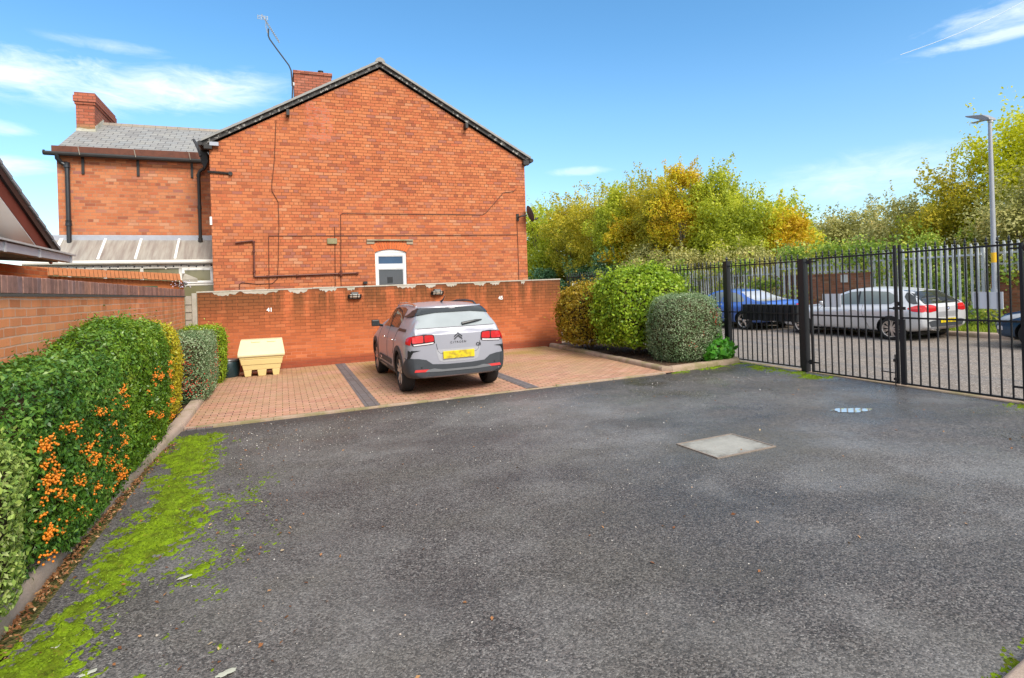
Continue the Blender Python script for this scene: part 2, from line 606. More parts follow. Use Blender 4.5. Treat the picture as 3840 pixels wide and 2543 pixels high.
def house_extra(t, P, xyz, col, fac):
    x, y, z = xyz
    # crisp dark pointing on the upper gable, a rebuilt pinkish patch, dark weather streaks low down
    up = t.m('MULTIPLY', t.map(z, 3.9, 4.8), t.map(x, -.3, 1.2))
    col = t.mix(t.m('MULTIPLY', t.m('MULTIPLY', up, fac), .8), col, (.115, .043, .02))
    w = t.noise(P, 3.4, 2)
    dx = t.m('ABSOLUTE', t.m('SUBTRACT', t.m('ADD', x, t.m('MULTIPLY', w, .4)), 1.25))
    dz = t.m('ABSOLUTE', t.m('SUBTRACT', t.m('ADD', z, t.m('MULTIPLY', w, .6)), 6.62))
    pm = t.m('MULTIPLY', t.m('LESS_THAN', dx, .33), t.m('LESS_THAN', dz, .5))
    n2p = t.noise(P, 7., 3)
    pc = t.mix(fac, (.50, .13, .075), (.56, .35, .27))
    col = t.mix(t.m('MULTIPLY', t.m('MULTIPLY', pm, t.map(n2p, .40, .55)), .55), col, pc)
    st = t.noise(t.vscale(P, (1.3, 1, .5)), 1.5, 5, .7)
    col = t.mix(t.map(st, .58, .8, 0, .35), col, (.20, .07, .032))
    lo = t.m('MULTIPLY', t.map(z, 3.2, 2.0), t.map(t.noise(t.vscale(P, (2.5, 1, 8)), 1.4, 4), .48, .7))
    col = t.mix(t.m('MULTIPLY', lo, .55), col, (.25, .09, .055))
    return col


def wall_extra(t, P, xyz, col, fac):
    x, y, z = xyz
    # sooty algae creeping down from the coping in streaks
    st = t.noise(t.vscale(P, (2.6, 1, .35)), 1.25, 5, .65)
    dm = t.m('MULTIPLY', t.map(st, .34, .52), t.map(z, .85, 1.75, 0, 1))
    dark = t.mix(fac, (.15, .058, .02), (.045, .022, .010))
    col = t.mix(t.m('MULTIPLY', dm, .88), col, dark)
    band = t.m('MULTIPLY', t.map(z, 1.86, 1.97), t.map(t.noise(P, 4, 4), .3, .55))
    col = t.mix(t.m('MULTIPLY', band, .6), col, (.09, .04, .02))
    pal = t.m('MULTIPLY', t.map(z, 1.2, .4), t.map(t.noise(P, .7, 3), .35, .55))
    col = t.mix(t.m('MULTIPLY', t.m('MULTIPLY', pal, fac), .9), col, (.58, .22, .12))
    base = t.map(t.m('SUBTRACT', z, t.m('MULTIPLY', x, .016)), .34, .22)
    col = t.mix(t.m('MULTIPLY', base, .8), col, t.mix(fac, (.24, .055, .03), (.16, .05, .03)))
    return col


def left_extra(t, P, xyz, col, fac):
    x, y, z = xyz
    st = t.noise(t.vscale(P, (1, 3.2, .25)), 1.3, 5, .7)
    g = t.m('MULTIPLY', t.map(st, .45, .66), t.map(y, 6, 13, .3, 1))
    gc = t.mix(t.map(z, 1.2, 1.85), (.42, .27, .10), (.16, .085, .035))
    col = t.mix(t.m('MULTIPLY', g, .6), col, gc)
    return col


M['brick_house'] = brick_mat('old red brick', 'x', BRICK_OLD, ((.28, .105, .052), (.17, .066, .032)), .232, .0805, .0062, (.5, 4), house_extra, var=.45)
M['brick_wing'] = brick_mat('weathered wing brick', 'x', [(p, (c[0] * .97, c[1] * 1.06, c[2] * 1.15)) for p, c in BRICK_OLD], ((.36, .20, .12), (.22, .11, .06)), .232, .0805, .006, (.5, 4),
                           lambda t, P, q, c, f: t.mix(t.map(t.noise(P, 1.2, 5, .7), .55, .78, 0, .35), c, (.24, .10, .06)), var=.4)
M['brick_side'] = brick_mat('old red brick return', 'y', BRICK_OLD, ((.28, .12, .06), (.17, .07, .035)), .232, .0805, .006, (.5, 4))
BRICK_NEW = [(0., (0.388, 0.103, 0.038)), (.3, (0.485, 0.131, 0.046)), (.55, (0.543, 0.152, 0.055)), (.8, (0.456, 0.117, 0.043)), (1., (0.582, 0.181, 0.072))]
M['brick_wall'] = brick_mat('boundary brick', 'x', BRICK_NEW, ((.30, .095, .04), (.16, .055, .025)), .225, .075, .0055, None, wall_extra, var=.3)
M['brick_left'] = brick_mat('side wall brick', 'y', [(p, (min(.82, c[0] * 1.52), c[1] * 1.95, c[2] * 2.15)) for p, c in BRICK_NEW], ((.66, .40, .27), (.62, .33, .21)), .225, .075, .0075, None, left_extra, var=.12, patch=0.)
M['brick_far'] = brick_mat('dull road wall brick', 'y', [(0., (.22, .075, .042)), (.4, (.32, .115, .062)), (.7, (.40, .15, .08)), (.9, (.29, .13, .085)), (1., (.45, .24, .15))], ((.32, .21, .14), (.21, .13, .08)), .225, .075, .008, None,
                          lambda t, P, q, c, f: t.mix(t.map(t.noise(P, .8, 5, .7), .48, .7, 0, .6), c, (.17, .10, .03)), var=.5)
M['brick_bung'] = brick_mat('neighbour brick', 'y', [(0., (.46, .105, .03)), (.5, (.58, .15, .04)), (1., (.64, .20, .06))], ((.42, .19, .09), (.36, .15, .07)), .225, .075, .006)
M['tarmac'] = tarmac_mat()
M['road'] = road_mat()
M['pave'] = pave_mat()
M['strip'] = strip_mat()
M['kerb'] = concrete_mat('kerb concrete', (.37, .27, .205), (.52, .41, .33), .35)
M['edging'] = concrete_mat('edging concrete', (.30, .21, .15), (.43, .32, .24), .55)
M['cap'] = concrete_mat('pale mortar', (.42, .38, .32), (.58, .53, .46), .25)
M['conc'] = concrete_mat('grey concrete', (.34, .31, .26), (.48, .45, .38), .3)
M['soil'] = soil_mat('bed soil', [(0., (.035, .02, .013)), (.5, (.075, .043, .028)), (.8, (.14, .085, .05)), (1., (.30, .20, .13))])
M['verge'] = soil_mat('verge earth', [(0., (.05, .06, .015)), (.5, (.10, .11, .025)), (1., (.22, .17, .07))])
M['black'] = plain('black paint', (.010, .011, .013), .42, 0, .45, .3)
M['blackplastic'] = plain('black plastic', (.016, .018, .020), .4, 0, .5, .3, 9, .1)
M['darkmetal'] = plain('dark iron', (.022, .020, .019), .5, 0, .4, .35)
M['upvc'] = plain('white plastic', (.80, .80, .78), .35, 0, .45, .05)
M['upvc_dirty'] = plain('aged white plastic', (.66, .64, .58), .45, 0, .4, .14)
M['white'] = plain('white sign', (.72, .73, .76), .5, 0, .4, .05)
M['galv'] = plain('galvanised steel', (.52, .55, .56), .5, .05, .4, .2, 14)
M['lamp_grey'] = plain('lamp steel', (.36, .37, .40), .45, .3, .4, .15)
M['yellow'] = plain('yellow sticker', (.80, .46, .02), .5)
M['lead'] = plain('lead flashing', (.36, .38, .43), .6, .1, .4, .25)
M['timber'] = plain('grey timber', (.30, .27, .22), .85, 0, .2, .3, 12, .3)
M['shingle'] = plain('felt shingle', (.36, .135, .055), .85, 0, .2, .3, 8, .3)
M['shedwood'] = plain('stained boards', (.40, .12, .035), .7, 0, .3, .25)
M['maroon'] = plain('maroon boards', (.16, .035, .022), .55, 0, .35, .45, 4)
M['fascia'] = plain('peeling fascia', (.125, .045, .028), .7, 0, .3, .5, 9)
M['slate'] = slate_mat('grey slate', 'x', [(0., (.19, .185, .18)), (.5, (.25, .245, .235)), (1., (.22, .225, .225))], .3, .19)
M['tile'] = slate_mat('dark roof tile', 'y', [(0., (.10, .10, .105)), (1., (.16, .16, .16))], .3, .25)
M['ridge'] = plain('ridge tile', (.27, .23, .19), .8, 0, .3, .3, 7, .2)
M['verge_tile'] = plain('verge tile', (.27, .27, .26), .7, 0, .35, .4, 5)
M['tubmat'] = plain('tub plastic', (.014, .035, .042), .38, 0, .5, .4, 5)
M['cream'] = plain('cream plastic', (.66, .52, .23), .42, 0, .45, .06, 3)
M['cream_lid'] = plain('pale cream plastic', (.64, .56, .34), .42, 0, .45, .06, 3)


def barge_mat():
    t = NT('flaking black paint')
    P = t.pos()
    n = t.noise(P, 9, 5, .7)
    c = t.mix(t.map(n, .54, .62), (.045, .042, .04), (.46, .44, .40))
    return t.done(t.bsdf(c, .6, 0, .35))


M['barge'] = barge_mat()


def glass_mat(name, col, rough=.06):
    t = NT(name)
    P = t.obj()
    n = t.noise(P, 1.6, 3)
    return t.done(t.bsdf(t.mix(n, [c * .7 for c in col], [c * 1.3 for c in col]), rough, 0, .6))


M['glass'] = glass_mat('dark window glass', (.055, .062, .075))
M['glass_tex'] = glass_mat('patterned glass', (.03, .075, .15), .25)
M['glass_green'] = glass_mat('greenish glass', (.20, .185, .105), .12)


def poly_roof_mat():
    t = NT('dirty polycarbonate')
    P = t.pos()
    s = t.noise(t.vscale(P, (9, 1.0, 1)), 1.2, 4, .6)
    c = t.mix(t.map(s, .35, .7), (.33, .31, .27), (.20, .17, .15))
    return t.done(t.bsdf(c, .35, 0, .5))


M['poly'] = poly_roof_mat()


# ------------------------------------------------------------------ ground, road, paving
def sheet(name, poly, dz, mat, kind='structure'):
    o = MB().add([(x, y, gz(x, y) + dz) for x, y in poly], [tuple(range(len(poly)))]).build(name, mat, recalc=False)
    return tag(o, kind=kind)


g = MB()
xs = [-600, -150, -40, 40, 150, 600]
ys = [-600, -150, -40, 40, 150, 600]
vs_ = [(x, y, gz(x, y) - .03) for y in ys for x in xs]
g.add(vs_, [(j * 6 + i, j * 6 + i + 1, j * 6 + i + 7, j * 6 + i + 6) for j in range(5) for i in range(5)])
tag(g.build('ground', M['verge'], recalc=False), kind='structure')
sheet('courtyard', [(-1.40, -16), (8.62, -16), (8.62, 9.9), (8.5, 9.45), (6.4, 9.2), (-1.33, 9.04), (-1.33, 8.4)], 0, M['tarmac'])
sheet('road', [(8.70, -38), (15.47, -38), (15.47, 39), (8.70, 39)], -.002, M['road'])
sheet('paving', [(-1.3, 9.20), (6.75, 9.20), (6.75, 15.1), (-1.8, 15.1), (-1.3, 12)], .018, M['pave'])
sheet('paving_strip', [(1.13, 9.20), (1.36, 9.20), (1.40, 15.07), (1.17, 15.07)], .0225, M['strip'])
sheet('paving_strip', [(3.77, 9.20), (4.0, 9.20), (4.03, 15.07), (3.80, 15.07)], .0225, M['strip'])
sheet('soil_bed', [(-2.1, -4), (-1.5, -4), (-1.5, 5), (-1.42, 8), (-1.36, 14.9), (-2.1, 15)], .035, M['soil'])
sheet('soil_bed', [(6.72, 9.42), (8.6, 9.6), (8.6, 15.3), (6.95, 15.3)], .05, M['soil'])
sheet('grass_verge', [(15.58, -38), (17.6, -38), (17.6, 39), (15.58, 39)], .10, M['verge'])
sheet('footpath', [(-1.9, 15.3), (9.5, 15.3), (9.5, 16.4), (-1.9, 16.4)], .01, M['edging'])


def kerb_run(path, w, h, piece=.914, top=.035, name='kerb', mat=None, side=-1):
    """bullnosed concrete edging laid in pieces along a path; side -1 = body to the left of travel"""
    mb = MB()
    pts = [Vector((x, y, 0)) for x, y in path]
    for a, b in zip(pts[:-1], pts[1:]):
        L = (b - a).length
        k = max(1, round(L / piece))
        d = (b - a) / L
        nrm = Vector((-d.y, d.x, 0)) * (1 if side < 0 else -1)
        for i in range(k):
            s0, s1 = a + d * (L * i / k + .002), a + d * (L * (i + 1) / k - .002)
            jz = random.uniform(-.006, .006)
            jl = random.uniform(-.006, .006)
            prof = [(0, -.08), (0, h * .45), (top * .35, h * .8), (top, h), (w, h), (w, -.08)]
            vs = []
            for e in (s0, s1):
                for u, z in prof:
                    q = e + nrm * (u + jl)
                    vs.append((q.x, q.y, gz(q.x, q.y) + z + jz))
            n = len(prof)
            mb.add(vs, [tuple(range(n)), tuple(range(2 * n - 1, n - 1, -1))] + [(j, (j + 1) % n, (j + 1) % n + n, j + n) for j in range(n)])
    return tag(mb.build(name, mat or M['kerb'], smooth=True, sharp=50), kind='structure')


kerb_run([(-1.50, 1.5), (-1.47, 4.0), (-1.47, 5.2), (-1.42, 6.9), (-1.34, 8.3), (-1.275, 9.2), (-1.27, 13.9)], .16, .095)
kerb_run([(6.86, 15.0), (6.60, 9.42)], .13, .10, mat=M['edging'])
kerb_run([(6.60, 9.42), (6.75, 9.27), (8.45, 9.42), (8.62, 9.62)], .13, .10, mat=M['edging'])
kerb_run([(-1.27, 9.12), (6.55, 9.21)], .075, .02, 1.2, .01, name='edging_strip', mat=M['edging'])
kerb_run([(2.3, 1.518), (3.7, 1.77)], .2, .07, side=1)
kerb_run([(15.47, -30), (15.47, 38)], .13, .12, side=1)
sheet('gate_threshold', [(8.50, 3.6), (8.72, 3.6), (8.72, 9.9), (8.56, 9.9)], .004, M['edging'])


# drain at the paving's near left corner
dr = thing('drain_grate', 'small slotted clay drain at the near left corner of the brick paving', 'drain', (-1.1, 9.0, gz(-1.1, 9)))
m = MB()
m.box(-1.25, -.92, 9.015, 9.022, .03, .05)
m.box(-1.25, -.92, 9.085, 9.092, .03, .05)
m.build('frame', M['strip'], dr)
m = MB()
for i in range(12):
    m.box(-1.245 + i * .027, -1.23 + i * .027, 9.022, 9.085, .03, .046)
m.build('grating', plain('terracotta', (.40, .19, .12), .8), dr)

# inspection cover
mc = thing('manhole_cover', 'pale square concrete-filled inspection cover sunk in the dark tarmac', 'manhole cover', (4.24, 4.98, gz(4.24, 4.98)))


def tilt_rect(cx, cy, ax, ay, rot, z0, z1):
    c, s = math.cos(rot), math.sin(rot)
    pts = [(cx + a * c - b * s, cy + a * s + b * c) for a, b in ((-ax, -ay), (ax, -ay), (ax, ay), (-ax, ay))]
    return MB().add([(x, y, gz(x, y) + z) for z in (z0, z1) for x, y in pts], [(3, 2, 1, 0), (4, 5, 6, 7), (0, 1, 5, 4), (1, 2, 6, 5), (2, 3, 7, 6), (3, 0, 4, 7)])


CR = .05


def cover_mat():
    t = NT('cover concrete')
    P = t.pos()
    x, y, z = t.sep(P)
    b = t.n('TexBrick', {'Vector': t.comb(t.m('ADD', x, t.m('MULTIPLY', y, .05)), t.m('SUBTRACT', y, t.m('MULTIPLY', x, .05)), 0.), 'Color1': (0, 0, 0, 1), 'Color2': (1, 1, 1, 1), 'Scale': 1., 'Mortar Size': .006, 'Brick Width': .055, 'Row Height': .055}, offset=0.)
    c = t.mix(t.noise(P, 7, 5, .65), (.22, .215, .19), (.38, .37, .33))
    c = t.mix(t.m('MULTIPLY', b.outputs['Fac'], .35), c, (.32, .31, .28))
    c = t.mix(t.map(t.noise(P, 50, 3), .45, .7, 0, .4), c, (.20, .19, .165))
    ex = t.map(t.m('ABSOLUTE', t.m('SUBTRACT', x, 4.24)), .22, .37)
    ey = t.map(t.m('ABSOLUTE', t.m('SUBTRACT', y, 4.98)), .16, .29)
    dirt = t.m('MULTIPLY', t.m('MAXIMUM', ex, ey), t.map(t.noise(P, 9, 5, .7), .38, .62))
    c = t.mix(t.m('MULTIPLY', dirt, .8), c, (.085, .075, .06))
    return t.done(t.bsdf(c, .7, 0, .4, t.bump(t.m('SUBTRACT', 1., b.outputs['Fac']), .3, .004)))


tilt_rect(4.24, 4.98, .365, .285, CR, -.02, .006).build('cover', cover_mat(), mc)
rust = plain('rusty rim', (.22, .18, .15), .85, 0, .3, .4, 12)
for sx, sy, ax, ay in ((0, -.295, .385, .009), (0, .295, .385, .009), (-.376, 0, .009, .285), (.376, 0, .009, .285)):
    tilt_rect(4.24 + sx * math.cos(CR) - sy * math.sin(CR), 4.98 + sx * math.sin(CR) + sy * math.cos(CR), ax, ay, CR, -.02, .011).build('rim', rust, mc)

# puddle lying in a hollow
t = NT('puddle water')
pm = t.done(t.bsdf((.36, .355, .34), .02, 0, 1.0, None, Coat_Weight=1., Coat_Roughness=.01))
pts = []
for k in range(60):
    a = 2 * PI * k / 60
    r = 1 + .12 * math.sin(3 * a + 1) + .10 * math.sin(7 * a) + .05 * math.sin(13 * a + 2)
    pts.append((6.62 + .22 * r * math.cos(a) + .05 * math.sin(a), 5.45 + .11 * r * math.sin(a) - .09 * math.cos(a)))
zc = gz(6.62, 5.45) + .005
tag(MB().add([(x, y, zc + .000 + (gz(x, y) - gz(6.62, 5.45)) * .7) for x, y in pts], [tuple(range(60))]).build('puddle', pm, recalc=False), kind='structure')


# ------------------------------------------------------------------ boundary walls
YW = 15.07        # front face of the back wall
bw = thing('boundary_wall', 'long low red brick boundary wall behind the parking bays', 'wall', (2.8, YW, gz(2.8, YW)))


def wtop(x):
    return 1.955 + (x + 1.76) * .0098


m = MB()
xs = [-1.76, 1.2, 4.2, 7.28]
for a, b in zip(xs[:-1], xs[1:]):
    pass
m.prism([(-1.76, -.1), (7.28, -.0), (7.28, wtop(7.28) - .022), (-1.76, wtop(-1.76) - .022)], YW, YW + .22, 'y')
m.build('wall_body', M['brick_wall'], bw)
m = MB()
rr = random.Random(3)
x = -1.78
while x < 7.28:
    L = min(rr.uniform(.5, 1.3), 7.30 - x)
    z = wtop(x)
    jz = rr.uniform(-.004, .004)
    m.add([(xx, yy, wtop(xx) + zz + jz) for zz in (-.022, .010) for xx, yy in ((x + .003, YW - .012), (x + L - .003, YW - .012), (x + L - .003, YW + .235), (x + .003, YW + .235))],
          [(3, 2, 1, 0), (4, 5, 6, 7), (0, 1, 5, 4), (1, 2, 6, 5), (2, 3, 7, 6), (3, 0, 4, 7)])
    x += L
m.build('coping', M['cap'], bw, bevel=.005)
# flaking render smears just under the coping
m = MB()
for x0, L in ((-1.45, .55), (-.85, .8), (.15, .45), (.85, .42), (2.72, .5), (3.45, .28), (4.0, .3), (4.75, .35), (5.2, .3), (6.1, .12), (1.5, .2)):
    pts = []
    k = 14
    top = lambda xx: wtop(xx) - .023
    for i in range(k + 1):
        xx = x0 + L * i / k
        pts.append((xx, top(xx)))
    low = []
    for i in range(k, -1, -1):
        xx = x0 + L * i / k
        e = math.sin(PI * i / k) ** .4
        low.append((xx, top(xx) - .004 - e * rr.uniform(.035, .10)))
    m.prism(pts + low, YW - .005, YW + .002, 'y')
m.build('mortar_smear', M['cap'], bw)

# numbers screwed to the wall
NUMW = plain('white enamel', (.82, .82, .80), .4)


def text_mesh(body, size, mat, name, M4, parent=None, extrude=.004, bold=.0, loc=None, label=None, cat=None):
    cu = bpy.data.curves.new(name, 'FONT')
    cu.body = body
    cu.size = size
    cu.extrude = extrude
    cu.offset = bold
    cu.align_x = 'CENTER'
    cu.align_y = 'CENTER'
    tmp = bpy.data.objects.new(name + '_tmp', cu)
    COL.objects.link(tmp)
    dg = bpy.context.evaluated_depsgraph_get()
    dg.update()
    me = bpy.data.meshes.new_from_object(tmp.evaluated_get(dg))
    bpy.data.objects.remove(tmp)
    me.transform(M4)
    me.materials.clear()
    me.materials.append(mat)
    o = bpy.data.objects.new(name, me)
    COL.objects.link(o)
    if parent is not None:
        me.transform(Matrix.Translation(-Vector(OFF[parent.name])))
        o.parent = parent
    else:
        me.transform(Matrix.Translation(-Vector(loc)))
        o.location = loc
    OFF[o.name] = OFF[parent.name] if parent is not None else tuple(loc)
    return o


FACE_S = Matrix(((1, 0, 0, 0), (0, 0, -1, 0), (0, 1, 0, 0), (0, 0, 0, 1)))     # text plane XY -> wall plane XZ, facing -Y
for body, x, z, lab in (('41', -.26, 1.49, 'white number 41 fixed to the boundary wall above the grit bin'), ('45', 5.5, 1.575, 'white number 45 fixed to the boundary wall near its right end')):
    loc = (x, YW - .006, z)
    o = text_mesh(body, .128, NUMW, 'house_number', Matrix.Translation(loc) @ FACE_S, loc=loc, bold=.004)
    tag(o, lab, 'house number', 'numbers on the parking wall')

# bulkhead lamps on the wall
LENS = plain('frosted lens', (.66, .64, .56), .3, 0, .5, .05)


def bulkhead(x, z, lab):
    t_ = thing('wall_light', lab, 'wall light', (x, YW, z), 'bulkhead lights on the boundary wall')
    m = MB()
    m.prism([(YW, z + .085), (YW - .10, z + .085), (YW - .13, z + .03), (YW, z + .03)], x - .085, x + .085, 'x')
    m.build('hood', M['blackplastic'], t_, bevel=.008)
    prof = [(YW, .03), (YW - .15, .03), (YW - .165, .012), (YW - .15, -.03), (YW - .09, -.07), (YW, -.075)]
    m = MB()
    # curved half-round body: sections across x
    secs = []
    for k in range(9):
        a = -1 + 2 * k / 8
        s = math.sqrt(max(.05, 1 - .75 * a * a))
        secs.append([(x + a * .155, YW - (YW - yy) * s, z + zz * (.6 + .4 * s)) for yy, zz in prof])
    for k in range(8):
        pane = k in (1, 3, 4, 6)
        m.cur = 1 if k not in (0, 7) else 0
        A, B = secs[k], secs[k + 1]
        n = len(prof)
        m.add(A + B, [(i, i + 1, n + i + 1, n + i) for i in range(n - 1)])
    m.cur = 0
    m.add(secs[0], [tuple(range(6))])
    m.add(secs[-1], [tuple(range(6))])
    m.build('diffuser', [M['blackplastic'], LENS], t_)
    m = MB()
    for a in (-.98, -.36, .36, .98):
        s = math.sqrt(max(.05, 1 - .75 * a * a)) * 1.04
        m.tube([(x + a * .158, YW - (YW - yy) * s, z + zz * (.6 + .4 * s)) for yy, zz in prof[1:]], .008, 5)
    m.tube([(x + a / 8 * .16, YW - .172 * math.sqrt(max(.05, 1 - .75 * (a / 8) ** 2)), z + .012 * (.6 + .4 * math.sqrt(max(.05, 1 - .75 * (a / 8) ** 2)))) for a in range(-8, 9)], .009, 5)
    m.tube([(x + a / 8 * .155, YW - .10 * math.sqrt(max(.05, 1 - .75 * (a / 8) ** 2)), z - .075 * (.6 + .4 * math.sqrt(max(.05, 1 - .75 * (a / 8) ** 2)))) for a in range(-8, 9)], .009, 5)
    m.build('guard', M['blackplastic'], t_)
    return t_


bulkhead(1.68, 1.765, 'black and white bulkhead light on the boundary wall, left of the car')
bulkhead(3.75, 1.785, 'black and white bulkhead light on the boundary wall, above the car roof')

# left-hand side wall with brick-on-edge coping over a serrated course
XL = -2.0
lw = thing('garden_wall', 'long brick side wall with dark brick-on-edge coping behind the hedges', 'wall', (XL, 9, 0))
MB().box(XL - .22, XL, -6, 14.93, -.15, 1.845).build('wall_body', M['brick_left'], lw)
m = MB()
y = -6.
while y < 14.9:
    j = rr.uniform(-.003, .003)
    m.box(XL - .225, XL + .012 + j, y + .004, y + .098, 1.872, 2.012 + rr.uniform(-.003, .003))
    y += .104


def coping_mat():
    t = NT('engineering brick')
    c = t.ramp(t.isl(), [(0., (.20, .105, .085)), (.3, (.28, .150, .120)), (.6, (.35, .185, .145)), (.85, (.25, .155, .145)), (1., (.42, .20, .13))])
    c = t.mix(t.map(t.noise(t.pos(), 16, 4, .65), .45, .7, 0, .5), c, (.10, .065, .045))
    return t.done(t.bsdf(c, .72, 0, .35, t.bump(t.noise(t.pos(), 60, 3), .3, .004)))


COPE = coping_mat()
m.build('coping', COPE, lw, bevel=.004)
MB().box(XL - .222, XL + .004, -6, 14.92, 1.845, 2.0).build('coping_mortar', plain('coping mortar', (.33, .25, .19), .9, bump=.3), lw)
m = MB()
y = -6.
while y < 14.9:
    m.prism([(XL - .02, y), (XL + .035, y + .03), (XL - .02, y + .06)], 1.848, 1.868, 'z')
    y += .061
m.build('dogtooth_course', plain('black serrated tile', (.035, .032, .030), .7), lw)

# concrete post and weathered panel closing the corner
fp = thing('fence_post', 'grey concrete fence post where the two brick walls nearly meet', 'post', (-1.81, 15.0, gz(-1.8, 15)))
MB().box(-1.865, -1.765, 14.98, 15.06, -.1, 1.925).build('post', M['conc'], fp, bevel=.01)
fpn = thing('timber_fence', 'narrow weathered timber fence panel beside the concrete post', 'fence', (-1.93, 15.0, gz(-1.9, 15)))
m = MB()
for i in range(10):
    z = .15 + i * .17
    m.add([(-1.995, 15.03, z), (-1.868, 15.03, z), (-1.868, 14.985, z), (-1.995, 14.985, z), (-1.995, 15.03, z + .19), (-1.868, 15.03, z + .19), (-1.868, 15.01, z + .19), (-1.995, 15.01, z + .19)],
          [(0, 1, 2, 3), (7, 6, 5, 4), (3, 2, 6, 7), (0, 4, 5, 1), (0, 3, 7, 4), (1, 5, 6, 2)])
m.build('board', M['timber'], fpn)
MB().box(-1.995, -1.875, 14.99, 15.03, .05, .15).build('gravel_board', M['conc'], fpn)

# ------------------------------------------------------------------ the end-of-terrace house
D = 16.4
YB = 24.6
hs = thing('brick_house', 'tall orange brick end-of-terrace house with plain gable and lower rear wing', 'house', (2.66, D, 0))
XE0, XE1, ZE, XA, ZA = -1.55, 6.87, 5.58, 2.68, 7.90


def holed(outer, hole, y0, y1, depth_hole):
    """front face in the plane y0 with one opening and its reveals"""
    v = [[Vector((a, b, 0)) for a, b in outer], [Vector((a, b, 0)) for a, b in hole]]
    tri = tessellate_polygon(v)
    P = outer + hole
    mb = MB()
    mb.add([(a, y0, b) for a, b in P], [tuple(t_) for t_ in tri])
    n = len(hole)
    mb.add([(a, y0, b) for a, b in hole] + [(a, y0 + depth_hole, b) for a, b in hole], [(i, (i + 1) % n, n + (i + 1) % n, n + i) for i in range(n)])
    n = len(outer)
    mb.add([(a, y0, b) for a, b in outer] + [(a, y1, b) for a, b in outer], [(i, (i + 1) % n, n + (i + 1) % n, n + i) for i in range(n)])
    mb.add([(a, y1, b) for a, b in outer], [tuple(range(n))])
    return mb


WX0, WX1, WZ0, WZ1 = 2.405, 3.255, 1.25, 2.925
arch = [(WX1 - (WX1 - WX0) * i / 12, WZ1 + .075 * math.sin(PI * i / 12)) for i in range(13)]
hole = [(WX0, WZ0), (WX1, WZ0)] + arch
wall = holed([(XE0, -.1), (XE1, -.1), (XE1, ZE), (XA, ZA), (XE0, ZE)], hole, D, YB, .10)
wo = wall.build('wall', [M['brick_house']], hs, recalc=False)
MB().box(XE0 - .002, XE0 + .0, D + .01, YB - .1, 0, ZE - .02).build('return_wall', M['brick_side'], hs)
MB().box(XE1, XE1 + .002, D + .01, YB - .1, 0, ZE - .02).build('return_wall', M['brick_side'], hs)

# window
wf = MB()
y0, y1 = D + .045, D + .11
wf.prism([(WX0, WZ1 - .02), (WX1, WZ1 - .02)] + arch[1:-1] , y0 - .012, y1, 'y')
wf.box(WX0, WX0 + .075, y0, y1, WZ0, WZ1 - .02)
wf.box(WX1 - .075, WX1, y0, y1, WZ0, WZ1 - .02)
wf.box(WX0 + .075, WX1 - .075, y0, y1, WZ1 - .10, WZ1 - .02)
wf.box(WX0 + .075, WX1 - .075, y0, y1, 2.465, 2.585)
wf.box(WX0 + .075, WX1 - .075, y0, y1, WZ0, WZ0 + .07)
fr = wf.build('window_frame', M['upvc'], hs, bevel=.006)
m = MB()
for a0, a1, b0, b1 in ((WX0 + .075, WX1 - .075, 2.585, WZ1 - .10), (WX0 + .075, WX1 - .075, WZ0 + .07, 2.465)):
    for q in ((a0, a0 + .022, b0, b1), (a1 - .022, a1, b0, b1), (a0 + .022, a1 - .022, b0, b0 + .022), (a0 + .022, a1 - .022, b1 - .022, b1)):
        m.box(q[0], q[1], y0 + .012, y1 - .01, q[2], q[3])
m.build('bead', plain('dark gasket', (.55, .56, .58), .4), fr)
MB().box(WX0 + .09, WX1 - .09, D + .075, D + .08, 2.6, WZ1 - .115).build('pane', M['glass_tex'], fr)
MB().box(WX0 + .09, WX1 - .09, D + .075, D + .08, WZ0 + .08, 2.45).build('pane', M['glass'], fr)
MB().box(WX0 + .32, WX0 + .47, D + .070, D + .074, 2.08, 2.24).build('vent', M['blackplastic'], fr)
# rubbed brick arch and stone ledge
m = MB()
n = 15
cx, cz, R0 = (WX0 + WX1) / 2, WZ1 + .075 - 1.19, 1.19
a_ = math.asin(.425 / 1.19)
for i in range(n):
    t0, t1 = -a_ + 2 * a_ * i / n + .006, -a_ + 2 * a_ * (i + 1) / n - .006
    k = 1.10
    m.prism([(cx + R0 * math.sin(t0), cz + R0 * math.cos(t0)), (cx + R0 * math.sin(t1), cz + R0 * math.cos(t1)), (cx + (R0 + .215) * math.sin(t1 * k), cz + (R0 + .215) * math.cos(t1 * k)), (cx + (R0 + .215) * math.sin(t0 * k), cz + (R0 + .215) * math.cos(t0 * k))], D - .004, D + .05, 'y')


def arch_mat():
    t = NT('rubbed arch brick')
    c = t.ramp(t.isl(), [(0., (.55, .13, .04)), (.5, (.62, .16, .05)), (1., (.50, .11, .035))])
    return t.done(t.bsdf(c, .85, 0, .25))


m.build('window_arch', arch_mat(), hs)
m = MB()
m.box(2.19, 3.45, D - .055, D + .02, 3.225, 3.265)
m.box(2.19, 2.40, D - .02, D + .02, 3.14, 3.225)
m.box(3.27, 3.45, D - .02, D + .02, 3.13, 3.225)
m.build('ledge', concrete_mat('weathered stone', (.30, .24, .16), (.45, .38, .28), .5), hs, bevel=.008)

